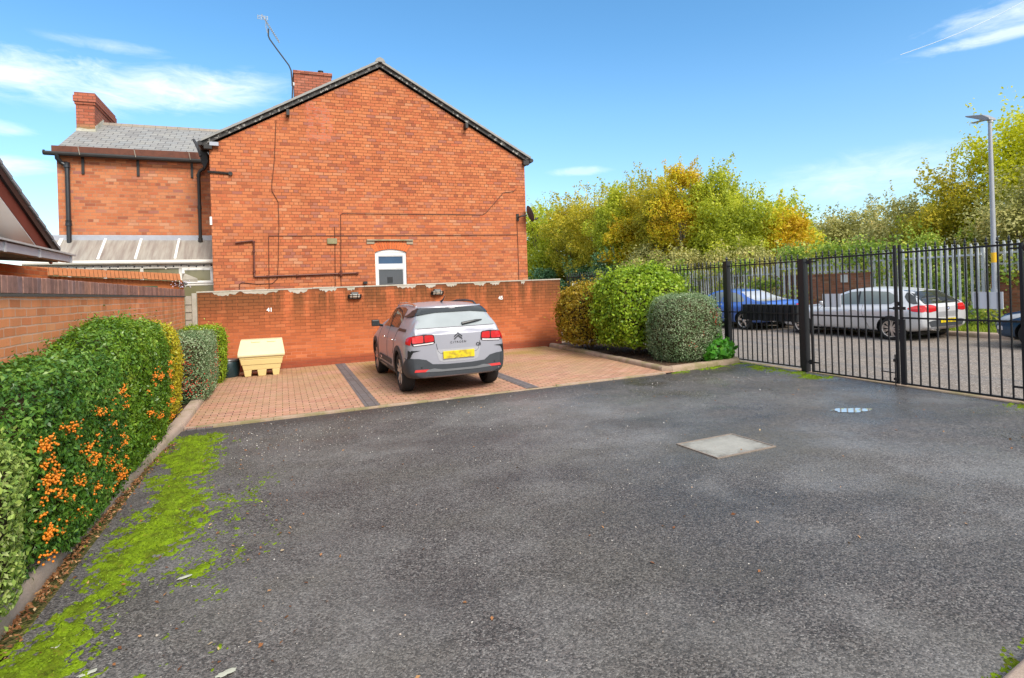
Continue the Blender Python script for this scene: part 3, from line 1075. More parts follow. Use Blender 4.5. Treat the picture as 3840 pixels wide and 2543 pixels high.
# roof: two slabs, verge tiles, flaking bargeboards
sl = (ZA - ZE) / (XA - XE0)
m = MB()
OV = .13
for xe, sgn in ((XE0, 1), (XE1, -1)):
    s = (ZA - ZE) / (XA - xe)
    xo = xe - sgn * .14
    zo = ZE - .14 * abs(s)
    up = .215
    m.prism([(xo, zo + up - .055), (XA, ZA + up - .055), (XA, ZA + up + .0), (xo, zo + up + .0)], D - OV, YB + .1, 'y')
m.build('roof', M['tile'], hs)
m = MB()
for xe, sgn in ((XE0, 1), (XE1, -1)):
    s = (ZA - ZE) / (XA - xe)
    xo = xe - sgn * .15
    zo = ZE - .15 * abs(s)
    m.prism([(xo, zo + .05), (XA, ZA + .05), (XA, ZA + .155), (xo, zo + .155)], D - .085, D - .055, 'y')
m.build('bargeboard', M['barge'], hs)
m = MB()
for xe, sgn in ((XE0, 1), (XE1, -1)):
    s = (ZA - ZE) / (XA - xe)
    L = math.hypot(XA - xe, ZA - ZE)
    k = int(L / .26)
    for i in range(k):
        f0, f1 = i / k - .012, (i + 1) / k - .012
        xa, xb = xe - sgn * .16 + (XA - xe + sgn * .16) * max(f0, 0), xe - sgn * .16 + (XA - xe + sgn * .16) * f1
        za, zb = ZE - .16 * abs(s) + (ZA - ZE + .16 * abs(s)) * max(f0, 0), ZE - .16 * abs(s) + (ZA - ZE + .16 * abs(s)) * f1
        m.prism([(xa, za + .16), (xb, zb + .16), (xb, zb + .218), (xa, za + .226)], D - .155, D - .05, 'y')
m.build('verge', M['verge_tile'], hs)
m = MB()
for i in range(20):
    yy = D - .16 + i * .42
    m.prism([(XA - .14, ZA + .16), (XA - .09, ZA + .245), (XA, ZA + .285), (XA + .09, ZA + .245), (XA + .14, ZA + .16)], yy, yy + .41, 'y')
m.build('ridge', M['verge_tile'], hs)
for x in (.30, 5.06):
    z = 6.50
    m = MB().beam((x, D - .2, z), (x, D + .02, z), .075, .15)
    m.build('purlin_end', M['darkmetal'], hs)
for x, z in ((XE0 - .02, ZE - .03), (XE1 + .02, ZE - .03)):
    MB().box(x - .09, x + .09, D - .12, D + .02, z - .07, z + .05).build('corbel', M['darkmetal'], hs)
MB().box(XE0 + .02, XE0 + .22, D - .13, D - .05, ZE - .02, ZE + .07).build('corbel', M['lead'], hs)
# eaves gutters along both sides of the main roof
for x in (XE0 - .19, XE1 + .19):
    m = MB()
    m.lathe((x, D - .12, ZE + .03), (0, 1, 0), [(0, 0), (.06, 0), (.06, 8.2), (0, 8.2)], 10)
    m.build('gutter', M['darkmetal'], hs, smooth=True)
# hopper and swan-neck at the left corner
m = MB()
m.prism([(-1.86, 5.72), (-1.66, 5.62), (-1.63, 5.30), (-1.72, 5.10), (-1.80, 5.28)], D + .55, D + .72, 'y')
m.build('hopper', M['darkmetal'], hs, bevel=.01)
MB().tube([(-2.02, 17.55, 5.98), (-1.93, 17.3, 5.80), (-1.86, 17.1, 5.62), (-1.80, 16.95, 5.42)], .035, 6).build('valley_gutter', M['darkmetal'], hs)
# wall pipes and cables
PIPE = plain('painted pipe', (.12, .034, .020), .5, 0, .4, .3)
m = MB()
yy = D - .045
m.tube([(-1.03, yy, 3.175), (-.62, yy, 3.225), (-.60, yy, 3.20), (-.615, yy, 2.33), (-.58, yy, 2.315), (1.94, yy, 2.365)], .022, 8)
for x, z in ((-.61, 3.2), (-.61, 2.95), (-.61, 2.45), (-.3, 2.32), (.4, 2.334), (1.45, 2.354), (1.92, 2.364)):
    m.lathe((x, yy, z - .02), (0, 0, 1), [(0, 0), (.036, 0), (.036, .045), (0, .045)], 8)
m.tube([(1.5, yy, 2.44), (1.5, yy, 2.30)], .034, 8)
m.build('waste_pipe', PIPE, hs, smooth=True)
CAB = plain('brown cable', (.085, .028, .014), .6)
for path in ([(-.28, 2.0), (-.255, 3.33), (-.235, 3.352), (3.0, 3.375), (6.57, 3.41)],
             [(1.49, 2.0), (1.535, 3.92), (1.57, 3.955), (3.5, 3.965), (5.5, 3.985), (5.62, 4.05), (6.17, 4.645), (6.5, 4.69), (6.56, 4.76)],
             [(.01, 6.32), (-.02, 5.9), (-.06, 5.3), (-.14, 4.65), (-.14, 4.5), (0., 4.22), (0., 3.6), (-.05, 2.6), (-.08, 2.25), (-.2, 2.14), (-.55, 2.13), (-.9, 2.18), (-.97, 2.14), (-.97, 2.0)],
             [(1.37, 3.6), (1.365, 3.1), (1.34, 2.0)], [(6.57, 3.92), (6.58, 3.0), (6.575, 1.9)]):
    MB().tube([(x, D - .014, z) for x, z in path], .009, 5).build('cable', CAB, hs)
MB().box(1.17, 1.42, D - .05, D + .01, 3.14, 3.29).build('junction_box', concrete_mat('mossy box', (.25, .22, .12), (.38, .34, .22), .5), hs, bevel=.01)
MB().box(-1.585, -1.535, D - .02, D + .01, 3.62, 3.82).build('alarm_box', M['upvc'], hs)
MB().tube([(-1.6, D - .02, 4.93), (-1.3, D - .02, 4.915), (-1.09, D - .02, 4.905)], .03, 5).build('tie_bar', M['darkmetal'], hs)
MB().lathe((-1.09, D - .035, 4.90), (0, -1, 0), [(0, 0), (.055, 0), (.05, .02), (0, .02)], 8).build('tie_plate', M['darkmetal'], hs)
MB().obox((2.12, D - .05, 2.10), (.05, 0, 0), (0, .05, 0), (0, 0, .03)).build('lamp_bracket', M['blackplastic'], hs)

# chimney on the main roof, seen over the verge
CH = brick_mat('chimney brick', 'x', [(0., (.26, .075, .045)), (.5, (.40, .125, .075)), (.8, (.46, .17, .11)), (1., (.32, .11, .07))], ((.15, .075, .05), (.10, .05, .035)), .232, .085, .009, None, None, .5)
CHS = brick_mat('chimney brick side', 'y', [(0., (.30, .085, .05)), (.5, (.44, .14, .08)), (1., (.36, .12, .075))], ((.18, .09, .06), (.12, .06, .04)), .232, .085, .009)
m = MB()
m.box(.58, 1.72, 20.0, 20.95, 6.3, 8.86)
m.box(.555, 1.745, 19.97, 20.98, 8.86, 8.95)
ch = m.build('chimney', CH, hs)
m = MB()
for i in range(7):
    x = .95 + i * .115
    m.prism([(x, 7.55 + i * .115), (x + .15, 7.75 + i * .115), (x + .15, 7.55 + i * .115)], 19.965, 19.985, 'y')
m.build('stepped_flashing', M['lead'], ch)
MB().lathe((1.42, 20.4, 8.95), (0, 0, 1), [(0, 0), (.075, 0), (.075, .16), (.09, .16), (.09, .19), (0, .19)], 10).build('flue_terminal', M['darkmetal'], ch)
MB().lathe((.545, 20.0, 8.45), (0, 0, 1), [(0, 0), (.05, 0), (.05, .1), (0, .1)], 8).build('aerial_bracket', M['galv'], ch)

# TV aerial lashed to that chimney
ae = thing('tv_aerial', 'thin bent television aerial on a long mast lashed to the gable chimney', 'aerial', (.52, 19.93, 8.3))
m = MB()
yv = 19.93
m.tube([(.50, yv, 7.95), (.53, yv, 8.38), (.50, yv, 8.90), (.44, yv, 9.06), (.10, yv, 9.53), (-.10, yv, 9.82), (-.135, yv, 9.92), (-.125, yv, 10.14)], .021, 6)
m.build('mast', M['darkmetal'], ae)
m = MB()
bp0, bp1 = Vector((-.31, yv, 10.56)), Vector((.185, yv, 9.74))
m.tube([bp0, bp1], .016, 5)
m.tube([(-.15, yv, 10.0), (-.20, yv, 10.18), (-.19, yv, 10.36)], .012, 5)
for i in range(12):
    p = bp0.lerp(bp1, .22 + .065 * i)
    m.tube([p + Vector((0, -.13, .0)), p + Vector((0, .13, 0))], .007, 4)
m.build('boom', M['lamp_grey'], ae)
m = MB()
for dz in (-.05, 0, .05):
    m.tube([(-.44, yv - .02, 10.46 + dz), (-.13, yv + .05, 10.47 + dz)], .008, 4)
for x in (-.42, -.32, -.22, -.14):
    m.tube([(x, yv, 10.40), (x, yv, 10.53)], .007, 4)
m.build('reflector', M['galv'], ae)

# satellite dish at the right corner
sd_ = thing('satellite_dish', 'dark grey satellite dish on the right corner of the brick gable', 'satellite dish', (6.6, D, 3.93))
m = MB()
m.box(6.555, 6.635, D - .03, D, 3.83, 4.03)
m.tube([(6.6, D - .03, 3.92), (6.62, D - .20, 3.93), (6.80, D - .24, 3.97)], .022, 6)
m.build('bracket', M['darkmetal'], sd_)
ax = Vector((.62, -.05, .22)).normalized()
m = MB()
m.lathe((6.85, D - .25, 3.99), ax, [(0, 0), (.10, .008), (.20, .034), (.245, .055), (.25, .06), (.243, .064), (.19, .042), (.1, .016), (0, .008)], 26)
m.build('dish', plain('dark mesh dish', (.075, .075, .08), .5, .2, .4, .15), sd_, smooth=True)
m = MB()
c = Vector((6.85, D - .25, 3.99))
m.tube([c + Vector((.04, 0, -.22)), c + Vector((.22, -.03, -.13))], .011, 5)
m.lathe(c + Vector((.20, -.03, -.14)), (.9, 0, .3), [(0, 0), (.03, 0), (.03, .06), (.018, .09), (0, .09)], 8)
m.build('receiver_arm', M['darkmetal'], sd_)

# ------------------------------------------------------------------ rear wing (part of the same house)
YG = 17.9
XW = -5.11
MB().box(XW, XE0 + .0, YG, 22.8, -.1, 5.50).build('wing_wall', M['brick_wing'], hs)
RY, RZ = 20.3, 6.95
m = MB()
m.prism([(YG - .10, 5.66), (RY, RZ), (22.9, 5.66), (22.9, 5.58), (RY, RZ - .08), (YG - .10, 5.58)], XW + .02, -1.3, 'x')
wr = m.build('wing_roof', M['slate'], hs)
m = MB()
for i in range(13):
    x = XW + .05 + i * .29
    m.prism([(RY - .11, RZ - .055), (RY - .06, RZ + .025), (RY, RZ + .05), (RY + .06, RZ + .025), (RY + .11, RZ - .055)], x, x + .283, 'x')
m.build('ridge', M['ridge'], wr)
MB().box(XW - .07, XE0 - .29, YG - .125, YG - .005, 5.505, 5.705).build('fascia', M['fascia'], hs)
MB().box(XW + .0, XE0 - .1, YG - .005, YG + .08, 5.50, 5.58).build('soffit', M['fascia'], hs)
m = MB()
m.tube([(XW - .20, YG - .185, 5.50), (XE0 - .27, YG - .185, 5.46)], .055, 9)
m.tube([(XW - .22, YG - .185, 5.515), (XW - .19, YG - .185, 5.515)], .065, 9)
m.build('gutter', M['darkmetal'], hs, smooth=True)
for x in (-4.56, -3.36, -2.12):
    m = MB()
    m.beam((x - .03, YG - .25, 5.66), (x, YG - .245, 5.47), .045, .012, up=(1, 0, 0))
    m.build('gutter_strap', M['timber'], hs)
    MB().box(x - .03, x + .03, YG - .035, YG + .005, 5.04, 5.49).build('gutter_bracket', M['darkmetal'], hs)
yd = YG - .10
m = MB()
m.tube([(-5.05, yd - .09, 5.48), (-5.05, yd - .07, 5.38), (-4.99, yd, 5.29), (-4.90, yd, 5.24), (-4.87, yd, 5.15), (-4.875, yd, 3.0), (-4.88, yd, 1.2)], .052, 10)
for z in (5.17, 3.72):
    m.lathe((-4.875, yd, z), (0, 0, 1), [(0, 0), (.072, 0), (.072, .03), (.062, .10), (.072, .13), (0, .13)], 10)
m.build('downpipe', plain('blue-black pipe', (.016, .019, .024), .4, 0, .5, .3), hs, smooth=True)
m = MB()
m.tube([(-1.79, yd - .05, 5.46), (-1.78, yd - .05, 5.35), (-1.83, yd, 5.27), (-1.93, yd, 5.20), (-1.955, yd, 5.13), (-1.96, yd, 3.36)], .042, 10)
for z in (5.05, 4.2):
    m.lathe((-1.957, yd, z), (0, 0, 1), [(0, 0), (.052, 0), (.052, .08), (0, .08)], 10)
m.lathe((-1.96, yd, 3.32), (0, 0, 1), [(0, 0), (.055, 0), (.055, .1), (0, .1)], 10)
m.build('downpipe', M['darkmetal'], hs, smooth=True)
# wing chimney
m = MB()
m.box(-5.08, -4.65, 19.44, 21.6, 5.9, 7.24)
m.box(-5.105, -4.625, 19.415, 21.625, 7.24, 7.31)
m.box(-5.13, -4.60, 19.39, 21.65, 7.31, 7.47)
m.box(-5.105, -4.625, 19.415, 21.625, 7.47, 7.56)


def chim_extra(t, P, q, c, f):
    return t.mix(t.m('MULTIPLY', t.map(q[2], 6.75, 6.55), t.map(t.noise(P, 4, 4), .35, .5, .6, 1)), c, (.26, .19, .09))


M['chim2'] = brick_mat('chimney stack brick', 'x', [(0., (.34, .09, .05)), (.5, (.47, .145, .08)), (1., (.40, .13, .085))], ((.19, .08, .05), (.13, .06, .04)), .232, .085, .009, None, chim_extra)
ch = m.build('chimney', M['chim2'], hs)
MB().box(-4.649, -4.646, 19.45, 21.59, 6.0, 7.23).build('chimney_side', CHS, ch)
m = MB()
m.prism([(-5.09, 6.36), (-4.64, 6.36), (-4.64, 6.58), (-4.80, 6.56), (-5.0, 6.59), (-5.09, 6.57)], 19.425, 19.437, 'y')
for i in range(7):
    y = 19.44 + i * .125
    z = 6.60 + i * .063
    m.prism([(y, z - .16), (y, z + .07), (y + .12, z + .08), (y + .12, z - .1)], -4.642, -4.632, 'x')
m.build('flashing', concrete_mat('lime fillet', (.50, .47, .38), (.62, .60, .52), .35), ch)

# ------------------------------------------------------------------ lean-to conservatory
YC = 17.15
cs = thing('conservatory', 'white framed lean-to conservatory with dirty sheet roof against the rear wing', 'conservatory', (-3.3, YC, 0))
XC0, XC1 = -5.6, XE0 - .015
MB().box(XC0, XC1, YG - .03, YG - .003, 3.355, 3.50).build('flashing', M['lead'], cs, bevel=.01)
m = MB()
m.prism([(YC - .03, 2.80), (YG - .01, 3.36), (YG - .01, 3.385), (YC - .03, 2.825)], XC0, XC1, 'x')
m.build('roof_sheet', M['poly'], cs)
for x in (-5.05, -4.12, -3.335, -2.47, XC1 - .03):
    MB().beam((x, YC - .04, 2.835), (x, YG - .02, 3.40), .075 if x < -5 else .055, .045).build('glazing_bar', M['upvc'], cs, bevel=.006)
m = MB()
m.box(XC0, XC1, YC - .04, YC + .0, 2.775, 2.80)
m.box(XC0, XC1, YC - .01, YC + .06, 2.60, 2.775)
m.box(XC0, XC1, YC, YC + .06, 2.15, 2.21)
for x in (-5.56, -4.75, -4.02, -3.25, -2.40, XC1 - .06):
    m.box(x, x + .07, YC + .002, YC + .058, 2.21, 2.60)
m.build('frame', M['upvc_dirty'], cs)
MB().lathe((XC0, YC - .075, 2.755), (1, 0, 0), [(0, 0), (.055, 0), (.055, XC1 - XC0), (0, XC1 - XC0)], 10).build('gutter', M['upvc_dirty'], cs, smooth=True)
for x0, x1 in ((-5.49, -4.75), (-4.68, -4.02), (-3.95, -3.25), (-3.18, -2.40)):
    MB().box(x0, x1, YC + .025, YC + .03, 2.21, 2.60).build('pane', M['glass_green'], cs)
wx0, wx1 = -2.33, XC1 - .06
m = MB()
m.box(wx0, wx1, YC - .02, YC + .0, 2.54, 2.60)
m.box(wx0, wx1, YC - .02, YC + .0, 2.21, 2.27)
m.box(wx0, wx0 + .06, YC - .02, YC + .0, 2.27, 2.54)
m.box(wx1 - .06, wx1, YC - .02, YC + .0, 2.27, 2.54)
ca = m.build('casement', M['upvc'], cs, bevel=.005)
MB().box(wx0 + .06, wx1 - .06, YC - .012, YC - .006, 2.27, 2.54).build('pane', M['glass_green'], ca)
MB().box(XC0, XC1, YC + .01, YC + .05, .3, 2.15).build('lower_panel', M['glass_green'], cs)
MB().tube([(XC1 - .02, YC - .06, 2.72), (XC1 - .02, YC - .06, 1.2)], .022, 6).build('downpipe', M['lead'], cs)

# festoon lights along the conservatory gutter
fl = thing('festoon_lights', 'string of small dark festoon lamps hanging along the conservatory gutter', 'string lights', (-3.4, YC - .14, 2.68))
pts = [(XC0 + .3 + i * .085, YC - .14, 2.665 + .018 * math.cos(i * .9)) for i in range(45)]
MB().tube(pts, .006, 4).build('flex', M['blackplastic'], fl)
WARM = plain('clear bulb', (.75, .70, .60), .2)
for i in range(1, 45, 2):
    p = Vector(pts[i])
    MB().lathe(p + Vector((0, 0, -.045)), (0, 0, 1), [(0, 0), (.016, 0), (.018, .03), (.013, .05), (0, .05)], 6).build('lamp_holder', M['blackplastic'], fl)
    if i % 6 == 1:
        MB().lathe(p + Vector((0, 0, -.085)), (0, 0, 1), [(0, 0), (.014, .008), (.018, .02), (.012, .042), (0, .042)], 6).build('bulb', WARM, fl)

# ------------------------------------------------------------------ shed with shingled roof beyond the side wall
sh = thing('garden_shed', 'orange stained shed with a shingle roof edge showing over the side wall', 'shed', (-3.4, 15.2, 0))
A0, A1 = Vector((-4.75, 14.35, 2.40)), Vector((-2.13, 15.45, 2.235))
dr_ = (A1 - A0)
nr = Vector((-dr_.y, dr_.x, 0)).normalized()
m = MB()
k = 38
for i in range(k):
    p, q = A0 + dr_ * ((i + .06) / k), A0 + dr_ * ((i + .94) / k)
    j = rr.uniform(-.01, .01)
    hh = .155
    vs = [p - nr * .03 + Vector((0, 0, j)), q - nr * .03 + Vector((0, 0, j)), q + nr * .05 + Vector((0, 0, hh)), p + nr * .05 + Vector((0, 0, hh)),
          p + nr * .0 + Vector((0, 0, j - .01)), q + nr * .0 + Vector((0, 0, j - .01)), q + nr * .08 + Vector((0, 0, hh - .01)), p + nr * .08 + Vector((0, 0, hh - .01))]
    m.add(vs, [(0, 1, 2, 3), (7, 6, 5, 4), (0, 4, 5, 1), (1, 5, 6, 2), (2, 6, 7, 3), (3, 7, 4, 0)])
m.build('roof_shingle', M['shingle'], sh)
up = Vector((0, 0, 1))
r0, r1 = A0 + nr * .05 + up * .14, A1 + nr * .05 + up * .14
m = MB()
m.add([r0, r1, r1 + nr * 1.4 + up * .05, r0 + nr * 1.4 + up * .05, r0 - up * .05, r1 - up * .05, r1 + nr * 1.4, r0 + nr * 1.4],
      [(0, 1, 2, 3), (7, 6, 5, 4), (0, 4, 5, 1), (1, 5, 6, 2), (2, 6, 7, 3), (3, 7, 4, 0)])
m.build('roof', M['shingle'], sh)
m = MB()
e1 = A1 + Vector((.03, 0, .02))
m.add([e1, e1 + Vector((.30, .12, .02)), e1 + Vector((.02, .25, .15)), e1 + Vector((0, .02, .14)), e1 - up * .05, e1 + Vector((.30, .12, -.06)), e1 + Vector((.02, .25, .05)), e1 + Vector((0, .02, .0))],
      [(0, 1, 2, 3), (7, 6, 5, 4), (0, 4, 5, 1), (1, 5, 6, 2), (2, 6, 7, 3), (3, 7, 4, 0)])
m.build('roof_corner', M['timber'], sh)
w0, w1 = A0 + nr * .12 - up * .02, A1 + nr * .12 - up * .02
m = MB()
m.add([w0, w1, Vector((w1.x, w1.y, .1)), Vector((w0.x, w0.y, .1)), w0 + nr * .04, w1 + nr * .04, Vector((w1.x, w1.y, .1)) + nr * .04, Vector((w0.x, w0.y, .1)) + nr * .04],
      [(0, 1, 2, 3), (7, 6, 5, 4), (0, 4, 5, 1), (1, 5, 6, 2), (2, 6, 7, 3), (3, 7, 4, 0)])
m.build('wall', M['shedwood'], sh)
pc = A1 + nr * .08 + Vector((.04, .0, 0))
MB().beam((pc.x, pc.y, .1), (pc.x, pc.y, 2.24), .07, .07).build('post', M['shedwood'], sh)
p0, p1 = A0 + dr_ * .55 + nr * .09, A0 + dr_ * .84 + nr * .09
m = MB()
m.add([Vector((p0.x, p0.y, 2.14)), Vector((p1.x, p1.y, 2.12)), Vector((p1.x + .05, p1.y, 1.9)), Vector((p0.x - .3, p0.y - .1, 1.9)), Vector((p0.x, p0.y + .02, 2.14)), Vector((p1.x, p1.y + .02, 2.12)), Vector((p1.x + .05, p1.y + .02, 1.9)), Vector((p0.x - .3, p0.y - .08, 1.9))],
      [(0, 1, 2, 3), (7, 6, 5, 4), (0, 4, 5, 1), (1, 5, 6, 2), (2, 6, 7, 3), (3, 7, 4, 0)])
m.build('green_panel', plain('green felt board', (.05, .085, .045), .8), sh)

# fairy lights bunched at the shed's corner
fy = thing('fairy_lights', 'bunch of fairy lights tangled at the right corner of the shed roof', 'fairy lights', (pc.x, pc.y - .05, 2.15))
m = MB()
rg = random.Random(9)
pth = [(pc.x + rg.uniform(-.17, .17), pc.y - .12 + rg.uniform(-.03, .03), 2.17 + rg.uniform(-.09, .04)) for i in range(26)]
m.tube(pth, .005, 4)
m.build('flex', M['blackplastic'], fy)
m = MB()
for i in range(34):
    c = (pc.x + rg.uniform(-.2, .2), pc.y - .13 + rg.uniform(-.03, .03), 2.15 + rg.uniform(-.09, .07))
    m.lathe(c, (0, 0, 1), [(0, 0), (.012, .006), (.012, .014), (0, .02)], 5)
m.build('bulbs', plain('pale bulb', (.62, .55, .68), .25), fy)

# ------------------------------------------------------------------ neighbouring bungalow gable and canopy at far left
bg_ = thing('bungalow', 'neighbouring gable at the left edge with maroon bargeboards and dark tiled roof', 'house', (-4.1, 11.5, 0))
XV = -3.72            # verge line
S = 1.16 / 2.5        # fall of the verge per metre


def vz(y):
    return 3.635 - (y - 11.0) * .456


y0, y1 = 6.0, 12.95
m = MB()
m.prism([(y0, vz(y0)), (y1, vz(y1)), (y1, vz(y1) - .05), (y0, vz(y0) - .05)], -9, XV - .02, 'x')
m.build('roof', M['tile'], bg_)
m = MB()
y = y0
while y < y1:
    yb = min(y + .345, y1)
    m.prism([(y, vz(y) - .02), (yb, vz(yb) - .005), (yb, vz(yb) + .055), (y, vz(y) + .03)], XV - .2, XV + .04, 'x')
    y += .33
m.build('verge_tiles', plain('pale verge tile', (.26, .26, .27), .75, 0, .3, .25, 5), bg_)
MB().prism([(y0, vz(y0) - .025), (y1, vz(y1) - .025), (y1 - .02, vz(y1) - .15), (y0, vz(y0) - .15)], XV - .04, XV + .02, 'x').build('undercloak', M['black'], bg_)
MB().prism([(y0, vz(y0) - .15), (y1 - .05, vz(y1) - .12), (y1 - .25, vz(y1) - .26), (y1 - .7, vz(y1 - .7) - .41), (y0, vz(y0) - .41)], XV - .05, XV - .02, 'x').build('bargeboard', M['maroon'], bg_)
MB().prism([(y0, vz(y0) - .40), (y1 - .7, vz(y1 - .7) - .40), (y1 - .7, vz(y1 - .7) - .43), (y0, vz(y0) - .43)], XV - .75, XV - .03, 'x').build('soffit', M['upvc'], bg_)
MB().box(XV - .75, XV - .3, 11.2, 12.2, 2.55, 2.8).build('boxed_eave', M['upvc'], bg_)
MB().prism([(y0, 0), (12.1, 0), (12.1, vz(12.1) - .43), (y0, vz(y0) - .43)], -9, XV - .62, 'x').build('wall', M['brick_bung'], bg_)
MB().box(-4.45, -3.78, 10.5, 12.6, 0, 2.40).build('side_wall', M['brick_bung'], bg_)

cp = thing('canopy', 'pale flat canopy roof jutting out at the left edge above the side wall', 'canopy', (-3.3, 9.9, 0))
m = MB()
m.add([(-3.02, 6, 2.60), (-3.02, 11.35, 2.555), (-6.2, 11.35, 2.75), (-6.2, 6, 2.80), (-3.02, 6, 2.575), (-3.02, 11.35, 2.53), (-6.2, 11.35, 2.72), (-6.2, 6, 2.77)],
      [(0, 1, 2, 3), (7, 6, 5, 4), (0, 4, 5, 1), (1, 5, 6, 2), (2, 6, 7, 3), (3, 7, 4, 0)])
m.build('roof_sheet', plain('weathered pale sheet', (.50, .48, .45), .6, 0, .3, .3, 4), cp)
m = MB()
m.box(-3.10, -3.06, 6, 11.30, 2.43, 2.535)
m.box(-3.18, -3.10, 6, 11.30, 2.43, 2.445)
for y in (6.6, 7.7, 8.8, 9.9, 11.2):
    m.box(-3.12, -3.045, y, y + .04, 2.42, 2.54)
m.build('gutter', plain('grey gutter', (.52, .52, .53), .5, 0, .4, .2), cp)
m = MB()
for y in (6.3, 7.5, 8.7, 9.9, 11.1):
    m.beam((-3.2, y, 2.47), (-6.1, y, 2.65), .06, .1)
m.build('rafter', plain('grey rafter', (.36, .35, .34), .7), cp)
for y in (5.0,):
    MB().box(-3.3, -3.22, y, y + .08, 0, 2.5).build('post', M['upvc_dirty'], cp)


# ------------------------------------------------------------------ black railings and double gate (line x = 8.58)
XG = 8.58
BLK = M['black']


def add_finial(mb, x, y, z):
    mb.lathe((x, y, z), (0, 0, 1), [(0, -.012), (.016, -.012), (.020, .0), (.011, .010), (.010, .020), (.022, .030), (.023, .042), (.010, .052), (.007, .062), (.016, .072), (.011, .098), (0, .125)], 6)


def railing_bars(t_, ys, z0, z1, r=.0085, finial=True):
    for y in ys:
        b = MB().box(XG - r, XG + r, y - r, y + r, z0, z1).build('bar', BLK, t_)
        if finial:
            f = MB()
            add_finial(f, XG, y, z1)
            f.build('finial', BLK, b)


def rails(t_, ya, yb, zs, h=.022):
    for z in zs:
        MB().box(XG - .011, XG + .011, ya, yb, z - h / 2, z + h / 2).build('rail', BLK, t_)


def gpost(y, w, top, lab, x=XG, knob=False):
    t_ = thing('gate_post', lab, 'post', (x, y, gz(x, y)), 'square posts of the railings')
    MB().box(x - w / 2, x + w / 2, y - w / 2, y + w / 2, gz(x, y) - .1, top).build('shaft', BLK, t_, bevel=.006)
    m = MB()
    m.box(x - w / 2 - .006, x + w / 2 + .006, y - w / 2 - .006, y + w / 2 + .006, top, top + .012)
    if knob:
        m.lathe((x, y, top + .01), (0, 0, 1), [(0, 0), (.03, 0), (.012, .02), (.03, .045), (.022, .07), (.008, .085), (0, .12)], 8)
    m.build('cap', BLK, t_)
    return t_


gpost(9.86, .10, 2.22, 'black square railing post beside the green trimmed shrub', knob=True)
gpost(7.94, .11, 2.15, 'thick black gate post between the ribbed letterboxes and the gate')
gpost(4.50, .11, 2.20, 'black gate post at the right edge of the photo hanging the gate')
gpost(13.5, .08, 2.2, 'black railing post half hidden behind the trimmed shrubs')

rp = thing('railing_panel', 'black railing panel carrying the row of ribbed letterboxes', 'railing', (XG, 8.9, gz(XG, 8.9)), 'fixed railing panels')
rails(rp, 8.0, 9.81, (2.125, 1.19, .245))
railing_bars(rp, [8.0 + .05 + i * .129 for i in range(14)], .235, 2.135)
rp = thing('railing_panel', 'black railing panel behind the trimmed shrubs and left of the first post', 'railing', (XG, 11.7, gz(XG, 11.7)), 'fixed railing panels')
rails(rp, 9.91, 13.46, (2.12, 1.19, .26))
railing_bars(rp, [9.97 + i * .129 for i in range(27)], .25, 2.13)
rp = thing('railing_panel', 'far black railing panel running past the end of the boundary wall', 'railing', (XG, 15.5, gz(XG, 15.5)), 'fixed railing panels')
rails(rp, 13.54, 17.3, (2.12, 1.19, .3))
railing_bars(rp, [13.6 + i * .15 for i in range(25)], .3, 2.13)

CHROME = plain('worn steel', (.35, .34, .33), .35, .8, .5, .2)


def gate_leaf(ya, yb, lab, lock):
    t_ = thing('gate_leaf', lab, 'gate', (XG, (ya + yb) / 2, gz(XG, ya)), 'leaves of the double gate')
    lo, hi = min(ya, yb), max(ya, yb)
    for y in (lo + .018, hi - .018):
        MB().box(XG - .018, XG + .018, y - .018, y + .018, .19, 2.165 + (.10 if abs(y - 6.2) < .15 else 0)).build('stile', BLK, t_)
    rails(t_, lo + .036, hi - .036, (2.15, 1.18, .205), .026)
    n = 11
    railing_bars(t_, [lo + .018 + (hi - lo - .036) * (i + 1) / (n + 1) for i in range(n)], .20, 2.155, .0085)
    # hinges at the hanging side
    hy = hi if hi > 7 else lo
    sgn = 1 if hi > 7 else -1
    for z in (2.10, .36):
        m = MB()
        m.lathe((XG - .01, hy + sgn * .03, z - .04), (0, 0, 1), [(0, 0), (.022, 0), (.022, .08), (0, .08)], 8)
        m.box(XG - .02, XG + .0, min(hy - sgn * .14, hy + sgn * .07), max(hy - sgn * .14, hy + sgn * .07), z - .012, z + .012)
        m.build('hinge', BLK, t_)
    if lock:
        m = MB()
        m.box(XG - .035, XG - .010, 6.10, 6.28, 1.30, 1.345)
        m.lathe((XG - .03, 6.235, 1.32), (0, 1, 0), [(0, 0), (.013, 0), (.013, .11), (0, .11)], 8)
        m.box(XG - .03, XG - .01, 6.20, 6.23, 1.36, 1.42)
        m.build('latch', M['darkmetal'], t_)
    else:
        m = MB()
        m.lathe((XG - .03, 6.275, .13), (0, 0, 1), [(0, 0), (.009, 0), (.009, .5), (0, .5)], 7)
        m.box(XG - .04, XG - .012, 6.245, 6.30, .52, .56)
        m.box(XG - .04, XG - .012, 6.245, 6.30, .24, .28)
        m.beam((XG - .03, 6.275, .35), (XG - .03, 6.50, .36), .014, .014)
        m.build('drop_bolt', M['darkmetal'], t_)
    return t_


gl1 = gate_leaf(7.80, 6.235, 'left leaf of the black spear-topped gate, before the silver car', False)
gl2 = gate_leaf(6.195, 4.60, 'right leaf of the black spear-topped gate, with the larger white sign', True)
MB().box(XG - .03, XG + .005, 6.12, 6.195, .19, 1.16).build('meeting_stile', BLK, gl2)

